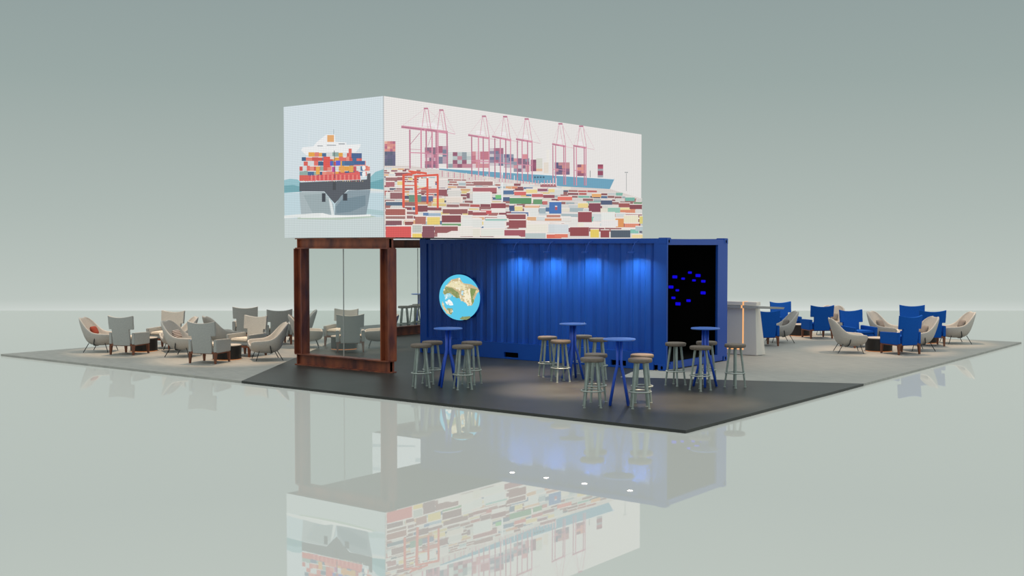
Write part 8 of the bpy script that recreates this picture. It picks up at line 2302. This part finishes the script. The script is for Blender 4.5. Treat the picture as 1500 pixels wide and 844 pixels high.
# blue lights inside
SP = [(-1.136, 1.659, 1), (-0.944, 1.627, 0.7), (-0.789, 1.752, 0.75), (-0.604, 1.695, 1), (-0.695, 1.596, 0.7), (-0.484, 1.582, 0.85), (-1.224, 1.45, 1), (-1.076, 1.386, 0.7), (-0.487, 1.348, 1), (-1.166, 1.229, 0.8), (-0.817, 1.182, 0.85), (-1.059, 1.109, 1.05)]
words = ['upper left of the ring', 'small, just right of the upper left one', 'topmost of the ring', 'right of the topmost', 'small, below the topmost', 'upper right of the ring', 'leftmost of the ring', 'small, inside the ring on the left', 'right side of the ring', 'lower left of the ring', 'lower right of the ring', 'lowest of the ring']
for (x, z, s), wd in zip(SP, words):
    bm = nb(); h = .041*s; box(bm, -h*1.25, h*1.25, 0, .03, -h*.72, h*.72, .006)
    o = obj('wall_light', bm, M['star']); o.location = (x, W_-.131, z); tag(o, 'blue light in the black container, '+wd, 'light', 'blue lights inside the container')

# ---------------------------------------------------------------- reception counter
ctr = thing('reception_counter', 'white tapered counter with a glowing orange strip, right of the blue container', 'counter', (-1.0, 3.9, 0))
bm = nb(); hexa(bm, [(-1.3, -.2, .01), (1.03, -.2, .01), (1.07, .14, .01), (-1.3, .14, .01)], [(-1.3, -.2, .99), (1.0, -.2, .99), (.98, .05, .99), (-1.3, .05, .99)]); obj('counter_body', bm, M['white'], ctr)
bm = nb(); hexa(bm, [(-1.3, -.27, .99), (1.1, -.27, .99), (1.58, -.1, .99), (-1.3, .2, .99)], [(-1.3, -.27, 1.045), (1.1, -.27, 1.045), (1.6, -.1, 1.03), (-1.3, .2, 1.045)]); obj('counter_top', bm, M['slab'], ctr)
bm = nb(); box(bm, -1.3, 1.02, -.2, .0, 1.046, 1.12, .005); obj('raised_ledge', bm, M['white'], ctr)
bm = nb(); box(bm, .705, .735, -.204, -.199, .11, .99); box(bm, .705, .735, -.275, -.2695, .99, 1.05); box(bm, .705, .735, -.206, -.2, 1.046, 1.12); box(bm, .705, .735, -.205, .0, 1.12, 1.126); box(bm, .25, .705, -.204, -.199, .11, .14)
obj('light_strip', bm, M['glow'], ctr)

# ---------------------------------------------------------------- bar tables and stools
def make_table():
    t = thing('bar_table', '', 'table')
    bm = nb(); lathe(bm, [(0, .938), (.225, .938), (.235, .945), (.235, .955), (.228, .962), (0, .962)], 40); auto_smooth(obj('table_top', bm, M['table_top'], t))
    bm = nb(); lathe(bm, [(0, .925), (.08, .925), (.08, .937), (0, .937)], 20); obj('mounting_plate', bm, M['table_blue'], t)
    for sx in (-1, 1):
        for sy in (-1, 1):
            bm = nb(); tube(bm, [(sx*.026, sy*.026, .925), (sx*.027, sy*.027, .60), (sx*.036, sy*.036, .54), (sx*.06, sy*.06, .44), (sx*.132, sy*.132, .006)], .021, 10); obj('leg', bm, M['table_blue'], t, smooth=True)
    return t
def make_stool():
    t = thing('bar_stool', '', 'stool')
    bm = nb(); lathe(bm, [(0, .648), (.155, .648), (.168, .655), (.172, .67), (.172, .69), (.165, .702), (.15, .706), (0, .70)], 36); auto_smooth(obj('seat', bm, M['woodseat'], t))
    for k in range(4):
        a = PI/4+k*PI/2; c, s = math.cos(a), math.sin(a)
        bm = nb(); tube(bm, [(c*.085, s*.085, .648), (c*.165, s*.165, .012)], .0215, 6, .015); g = obj('leg', bm, M['steel'], t)
        bm = nb(); lathe(bm, [(0, 0), (.021, 0), (.021, .008), (.008, .014), (0, .014)], 12, (c*.165, s*.165)); obj('foot', bm, M['ring'], g)
    bm = nb(); torus(bm, .158, .0105, .235); obj('foot_ring', bm, M['ring'], t, smooth=True)
    return t
tables = [make_table()]
def place(lst, x, y, r, label, group):
    if lst[0].get('used') is None and not lst[0]['label']: o = lst[0]; o.location = (x, y, 0); o.rotation_euler[2] = r; o['label'] = label; o['group'] = group; return o
    return dup(lst[0], label, (x, y, 0), r, group)
TG = 'blue bar tables in front of the container'; SG = 'round-seated bar stools around the bar tables'
place(tables, -1.66, -4.17, 0.85, 'blue bar table below the lit globe sign', TG)
place(tables, -0.66, -2.05, 1.12, 'blue bar table standing closest to the container wall, behind the front one', TG)
place(tables, 1.68, -4.28, 0.56, 'foremost blue bar table, near the platform corner', TG)
place(tables, 1.64, -1.6, 1.27, 'blue bar table in front of the open container end', TG)
place(tables, -10.95, 5.4, 0.91, 'bar table seen through the rear portal, left of the container', TG)
stools = [make_stool()]
place(stools, -1.98, -4.47, 0.91, 'bar stool front left of the table below the globe sign', SG)
place(stools, -2.19, -3.96, 1.6, 'bar stool back left of the table below the globe sign', SG)
place(stools, -1.3, -4.23, 0.96, 'bar stool front right of the table below the globe sign', SG)
place(stools, -1.61, -3.63, 1.74, 'bar stool back right of the table below the globe sign', SG)
place(stools, -1.25, -1.98, 0.97, 'leftmost bar stool at the table closest to the container wall', SG)
place(stools, -0.63, -2.46, 1.05, 'bar stool just left of the leg of the table closest to the container wall', SG)
place(stools, -0.91, -1.39, 1.81, 'bar stool behind the table closest to the container wall', SG)
place(stools, -0.34, -1.74, 0.75, 'rightmost bar stool at the table closest to the container wall', SG)
place(stools, 1.48, -4.68, 0.64, 'bar stool front left of the foremost table', SG)
place(stools, 1.19, -4.15, 0.93, 'bar stool behind the front left one at the foremost table', SG)
place(stools, 2.07, -4.35, 0.66, 'bar stool front right of the foremost table', SG)
place(stools, 1.77, -3.8, 0.72, 'bar stool behind the front right one at the foremost table', SG)
place(stools, 1.16, -1.72, 1.47, 'bar stool left of the table at the open container end', SG)
place(stools, 1.8, -2.06, 1.33, 'bar stool in front of the table at the open container end', SG)
place(stools, 1.46, -1.21, 1.01, 'bar stool behind the table at the open container end', SG)
place(stools, 2.06, -1.37, 1.33, 'rightmost bar stool of all, near the white counter', SG)
place(stools, -10.18, 3.95, 0.92, 'leftmost bar stool seen through the rear portal', SG)
place(stools, -10.2, 4.38, 1.44, 'middle bar stool seen through the rear portal', SG)
place(stools, -10.5, 4.85, 0.9, 'right bar stool seen through the rear portal', SG)

# ---------------------------------------------------------------- lounge furniture
def sheet(us, vs, fn, inside, thick_vec):
    """closed slab over a grid: fn(u, v) -> point, offset by thick_vec(u, v)"""
    bm = nb(); A = {}; B = {}
    def gv(D, i, j, back):
        if (i, j) not in D:
            p = Vector(fn(us[i], vs[j])); D[i, j] = bm.verts.new(p+Vector(thick_vec(us[i], vs[j])) if back else p)
        return D[i, j]
    cells = {(i, j) for i in range(len(us)-1) for j in range(len(vs)-1) if inside((us[i]+us[i+1])/2, (vs[j]+vs[j+1])/2)}
    for i, j in cells:
        q = [(i, j), (i+1, j), (i+1, j+1), (i, j+1)]
        bm.faces.new([gv(A, a, b, 0) for a, b in q]); bm.faces.new([gv(B, a, b, 1) for a, b in q[::-1]])
        for (di, dj), (p, r) in {(0, -1): (q[0], q[1]), (1, 0): (q[1], q[2]), (0, 1): (q[2], q[3]), (-1, 0): (q[3], q[0])}.items():
            if (i+di, j+dj) not in cells: bm.faces.new([gv(A, *r, 0), gv(A, *p, 0), gv(B, *p, 1), gv(B, *r, 1)])
    return bm
def make_wing(fab, name_mat):
    t = thing('wing_chair', '', 'armchair')
    us = [-.29, -.27, -.235, -.21, -.14, -.07, 0, .07, .14, .21, .235, .27, .29]; vs = [.20, .3, .42, .54, .565, .60, .66, .72, .79]
    def fn(x, z):
        y = .24+.13*(z-.2)-(.9*max(0, abs(x)-.06)**2)*(1 if z > .5 else 1)
        xx = x*(1+.12*(z-.5)) if z > .55 else x*(1-.06*(.55-z))
        zz = z+(.5*x*x if z > .7 else 0)+(.10*(abs(x)-.21) if .55 < z < .64 and abs(x) > .21 else 0)
        return (xx, y, zz)
    bm = sheet(us, vs, fn, lambda x, z: abs(x) < .215 or z > .55, lambda x, z: (0, .055, 0))
    b = obj('backrest', bm, M[fab], t); auto_smooth(b, 50); bv = b.modifiers.new('bevel', 'BEVEL'); bv.width = .008; bv.segments = 2; bv.limit_method = 'ANGLE'
    for s in (-1, 1):
        bm = nb(); x0, x1 = sorted((s*.24, s*.31))
        hexa(bm, [(x0, -.28, .21), (x1, -.28, .21), (x1, .27, .21), (x0, .27, .21)], [(x0, -.30, .455), (x1, -.30, .455), (x1, .27, .47), (x0, .27, .47)])
        bmesh.ops.bevel(bm, geom=bm.edges[:], offset=.01, segments=2, affect='EDGES'); obj('armrest', bm, M[fab], t)
    bm = nb(); box(bm, -.238, .238, -.26, .235, .235, .31, .012); obj('seat', bm, M[fab], t)
    bm = nb(); box(bm, -.235, .235, -.285, .21, .312, .38, .028); obj('seat_cushion', bm, M['cushion'] if fab == 'fabric' else M[fab], t)
    bm = nb(); box(bm, -.30, .30, -.275, -.235, .19, .232); box(bm, -.30, .30, .235, .27, .19, .232); box(bm, -.30, -.26, -.235, .235, .19, .209); box(bm, .26, .30, -.235, .235, .19, .209); obj('wooden_rail', bm, M['wood'], t)
    for sx in (-1, 1):
        for sy in (-1, 1):
            bm = nb(); x, y = sx*.272, .255*sy-.005
            def sq(cx, cy, h, z): return [(cx-h, cy-h, z), (cx+h, cy-h, z), (cx+h, cy+h, z), (cx-h, cy+h, z)]
            hexa(bm, sq(x+sx*.004, y+sy*.012, .016, 0), sq(x, y, .027, .19)); obj('leg', bm, M['wood'], t)
    return t
def make_tub():
    t = thing('shell_chair', '', 'armchair')
    Cc = [(-.34, .31), (-.33, .20), (-.20, .16), (0, .15), (.14, .16), (.23, .215), (.29, .36), (.34, .53), (.385, .68), (.40, .735)]
    Rr = [(-.345, .355), (-.36, .39), (-.28, .41), (-.12, .412), (.01, .425), (.11, .475), (.20, .57), (.28, .66), (.35, .73), (.398, .752)]
    Aa = [.21, .29, .33, .345, .35, .35, .335, .30, .235, .11]
    def fn(tt, j):
        j = int(round(j)); th = tt*PI/2; x = Aa[j]*(abs(math.sin(th))**.75)*(1 if tt > 0 else -1 if tt < 0 else 0); wgt = (1-math.cos(th))**1.0
        return (x, Cc[j][0]+(Rr[j][0]-Cc[j][0])*wgt, Cc[j][1]+(Rr[j][1]-Cc[j][1])*wgt)
    ts = [-1+i/6 for i in range(13)]; js = list(range(len(Cc)))
    bm = nb(); g = [[bm.verts.new(fn(a, j)) for a in ts] for j in js]
    for j in range(len(js)-1):
        for i in range(12): bm.faces.new((g[j][i], g[j][i+1], g[j+1][i+1], g[j+1][i]))
    s = obj('shell', bm, M['shell'], t, smooth=True)
    so = s.modifiers.new('thickness', 'SOLIDIFY'); so.thickness = .042; so.offset = 0 
    sb = s.modifiers.new('smooth', 'SUBSURF'); sb.levels = 1; sb.render_levels = 2
    bm = nb(); bmesh.ops.create_icosphere(bm, subdivisions=3, radius=1)
    for v in bm.verts:
        x, y, z = v.co; k = max(abs(x), abs(y))
        v.co = Vector((x*.27, -.08+y*.235, .305+.055*z*(1 if abs(z) < .6 else .9)))
    obj('seat_cushion', bm, M['cushion'], t, smooth=True)
    bm = nb()
    for sx in (-1, 1): tube(bm, [(sx*.335, .0, .33), (sx*.325, .02, .22), (sx*.25, .05, .158), (0, .06, .128), ] if sx < 0 else [(.335, .0, .33), (.325, .02, .22), (.25, .05, .158), (0, .06, .128)], .011, 6)
    obj('frame_bracket', bm, M['wire'], t)
    for sx in (-1, 1):
        for y0, y1, z0 in ((-.20, -.27, .20), (.15, .26, .20)):
            bm = nb(); tube(bm, [(sx*.27, y0, z0), (sx*.30, y1, .007)], .0085, 6); obj('leg', bm, M['wire'], t)
    return t
def make_drum():
    t = thing('drum_table', '', 'coffee table')
    bm = nb(); lathe(bm, [(0, .011), (.285, .011), (.285, .275), (0, .275)], 40); auto_smooth(obj('drum_body', bm, M['drum'], t))
    bm = nb(); lathe(bm, [(0, .276), (.288, .276), (.290, .283), (.288, .292), (0, .292)], 40); auto_smooth(obj('table_top', bm, M['drumtop'], t))
    bm = nb(); lathe(bm, [(0, 0), (.28, 0), (.28, .010), (0, .010)], 40); obj('base_light', bm, M['baseglow'], t)
    return t
LG = {'fabric': 'grey wing chairs in the left lounge', 'bluefab': 'blue wing chairs in the right lounge'}
def pillow(x, y, r, m, label, grp=None):
    bm = nb(); N = 8; g = {}
    for sgn in (-1, 1):
        for i in range(N+1):
            for j in range(N+1):
                if sgn == 1 and (i in (0, N) or j in (0, N)): g[sgn, i, j] = g[-1, i, j]; continue
                u, v = -1+2*i/N, -1+2*j/N; hh = .045*((1-u**4)*(1-v**4))**.6
                g[sgn, i, j] = bm.verts.new((u*.17*(1-.06*v*v), sgn*hh, v*.10*(1-.06*u*u)))
        for i in range(N):
            for j in range(N): bm.faces.new((g[sgn, i, j], g[sgn, i+1, j], g[sgn, i+1, j+1], g[sgn, i, j+1]))
    o = obj('throw_pillow', bm, M[m], smooth=True); R = Matrix.Rotation(r, 4, 'Z')
    p = R @ Vector((0, .13, .455)); o.location = (x+p.x, y+p.y, p.z); o.rotation_euler = (math.radians(-24), 0, r)
    tag(o, label, 'cushion', 'small cushions on the shell chairs'); return o
greys = [make_wing('fabric', '')]
blues = [make_wing('bluefab', '')]
tubs = [make_tub()]
drums = [make_drum()]
place(greys, -10.73, -4, 3.51, 'grey wing chair seen from behind, leftmost, beside the shell chair with the red cushion', LG['fabric'])
place(greys, -11.29, -2.69, 0.34, 'grey wing chair behind the leftmost drum table', LG['fabric'])
place(greys, -7.93, -4.08, 3.53, 'grey wing chair seen from behind, largest in the left lounge, nearest the platform edge', LG['fabric'])
place(greys, -8.45, -2.72, 0.19, 'cream lit wing chair facing front, behind the second drum table', LG['fabric'])
place(greys, -11.62, -0.14, 3.94, 'rearmost grey wing chair of the left lounge, rising behind the cream lit one', LG['fabric'])
place(greys, -10.14, -0.47, 4.26, 'grey wing chair seen from behind, just left of the front portal column', LG['fabric'])
place(greys, -7.46, -0.7, 3.94, 'grey wing chair seen from behind through the front portal glass', LG['fabric'])
place(greys, -8.74, 0.26, 0.37, 'cream lit wing chair facing front through the front portal glass', LG['fabric'])
place(blues, -0.98, 6.11, 4.02, 'blue wing chair right beside the white counter', LG['bluefab'])
place(blues, -2, 9.7, 0.91, 'blue wing chair behind the counter tip, facing front', LG['bluefab'])
place(blues, -0.82, 8.94, 3.94, 'blue wing chair seen squarely from behind, between the two right table groups', LG['bluefab'])
place(blues, 0.91, 7.11, 0.97, 'blue wing chair facing right, behind the shell chair seen from behind', LG['bluefab'])
place(blues, 2.23, 6.06, 4.2, 'nearest blue wing chair, seen from behind at the front right drum table', LG['bluefab'])
place(blues, 1.22, 9.98, 0.45, 'rearmost blue wing chair on the right', LG['bluefab'])
place(blues, 2.07, 8.45, 3.71, 'blue wing chair seen from behind, left of the last shell chair on the right', LG['bluefab'])
place(tubs, -11.71, -4.06, 2.22, 'shell chair with the red cushion, leftmost of all', 'pale shell chairs')
place(tubs, -10.43, -2.98, -0.46, 'shell chair facing left, just right of the leftmost drum table', 'pale shell chairs')
place(tubs, -9.39, -3.63, 2.07, 'shell chair with the striped cushion', 'pale shell chairs')
place(tubs, -10.14, -2.03, 2.82, 'shell chair turned away, behind the largest grey wing chair', 'pale shell chairs')
place(tubs, -7.44, -3.03, -0.56, 'shell chair facing left, standing by the edge of the dark flooring', 'pale shell chairs')
place(tubs, -10.43, 0.52, -0.73, 'shell chair mostly hidden behind the left column of the front portal', 'pale shell chairs')
place(tubs, -8.91, -0.65, 2.4, 'shell chair seen through the front portal beside its left column', 'pale shell chairs')
place(tubs, -7.58, 0.37, -0.8, 'shell chair seen through the front portal beside its right column', 'pale shell chairs')
place(tubs, -1, 7.15, -0.89, 'shell chair facing left, right of the white counter', 'pale shell chairs')
place(tubs, -0.94, 10.08, 0.21, 'shell chair facing front with grey cushion, behind a blue wing chair', 'pale shell chairs')
place(tubs, 1.26, 5.6, 2.11, 'shell chair seen from behind, foremost in the right lounge', 'pale shell chairs')
place(tubs, 1.09, 8.39, 1.52, 'shell chair facing right with grey cushion, behind the front right drum table', 'pale shell chairs')
place(tubs, 2.29, 7, -0.82, 'shell chair facing left, tucked behind the nearest blue wing chair', 'pale shell chairs')
place(tubs, 2.4, 9.4, -0.94, 'rightmost shell chair of all, facing left with a brown cushion', 'pale shell chairs')
place(drums, -11.1, -3.39, 0.97, 'leftmost dark drum table', 'dark drum tables')
place(drums, -8.2, -3.44, 0.9, 'dark drum table in front of the cream lit wing chair', 'dark drum tables')
place(drums, -12.81, 1.1, 0.88, 'dark drum table hidden among the rear grey wing chairs', 'dark drum tables')
place(drums, -7.99, -0.38, 0.8, 'dark drum table seen through the front portal', 'dark drum tables')
place(drums, -1.47, 9.4, 0.41, 'dark drum table left of the blue wing chair seen squarely from behind', 'dark drum tables')
place(drums, 1.64, 6.4, 0.34, 'largest dark drum table in the right lounge', 'dark drum tables')
place(drums, 1.75, 9.14, 0.31, 'dark drum table behind the nearest blue wing chairs', 'dark drum tables')
pillow(-11.71, -4.06, 2.22, 'red', 'red orange cushion on the leftmost shell chair')
pillow(-9.39, -3.63, 2.07, 'stripe', 'striped cushion on a shell chair in the left lounge')
pillow(-1, 7.15, -0.89, 'greyp', 'small grey cushion on the shell chair right of the counter')
pillow(-0.94, 10.08, 0.21, 'greyp', 'dark grey cushion on the shell chair facing front')
pillow(1.09, 8.39, 1.52, 'greyp', 'grey cushion on the shell chair facing right')
pillow(2.29, 7, -0.82, 'greyp', 'grey cushion on the shell chair behind the nearest blue wing chair')
pillow(2.4, 9.4, -0.94, 'greyp', 'brown grey cushion on the rightmost shell chair')
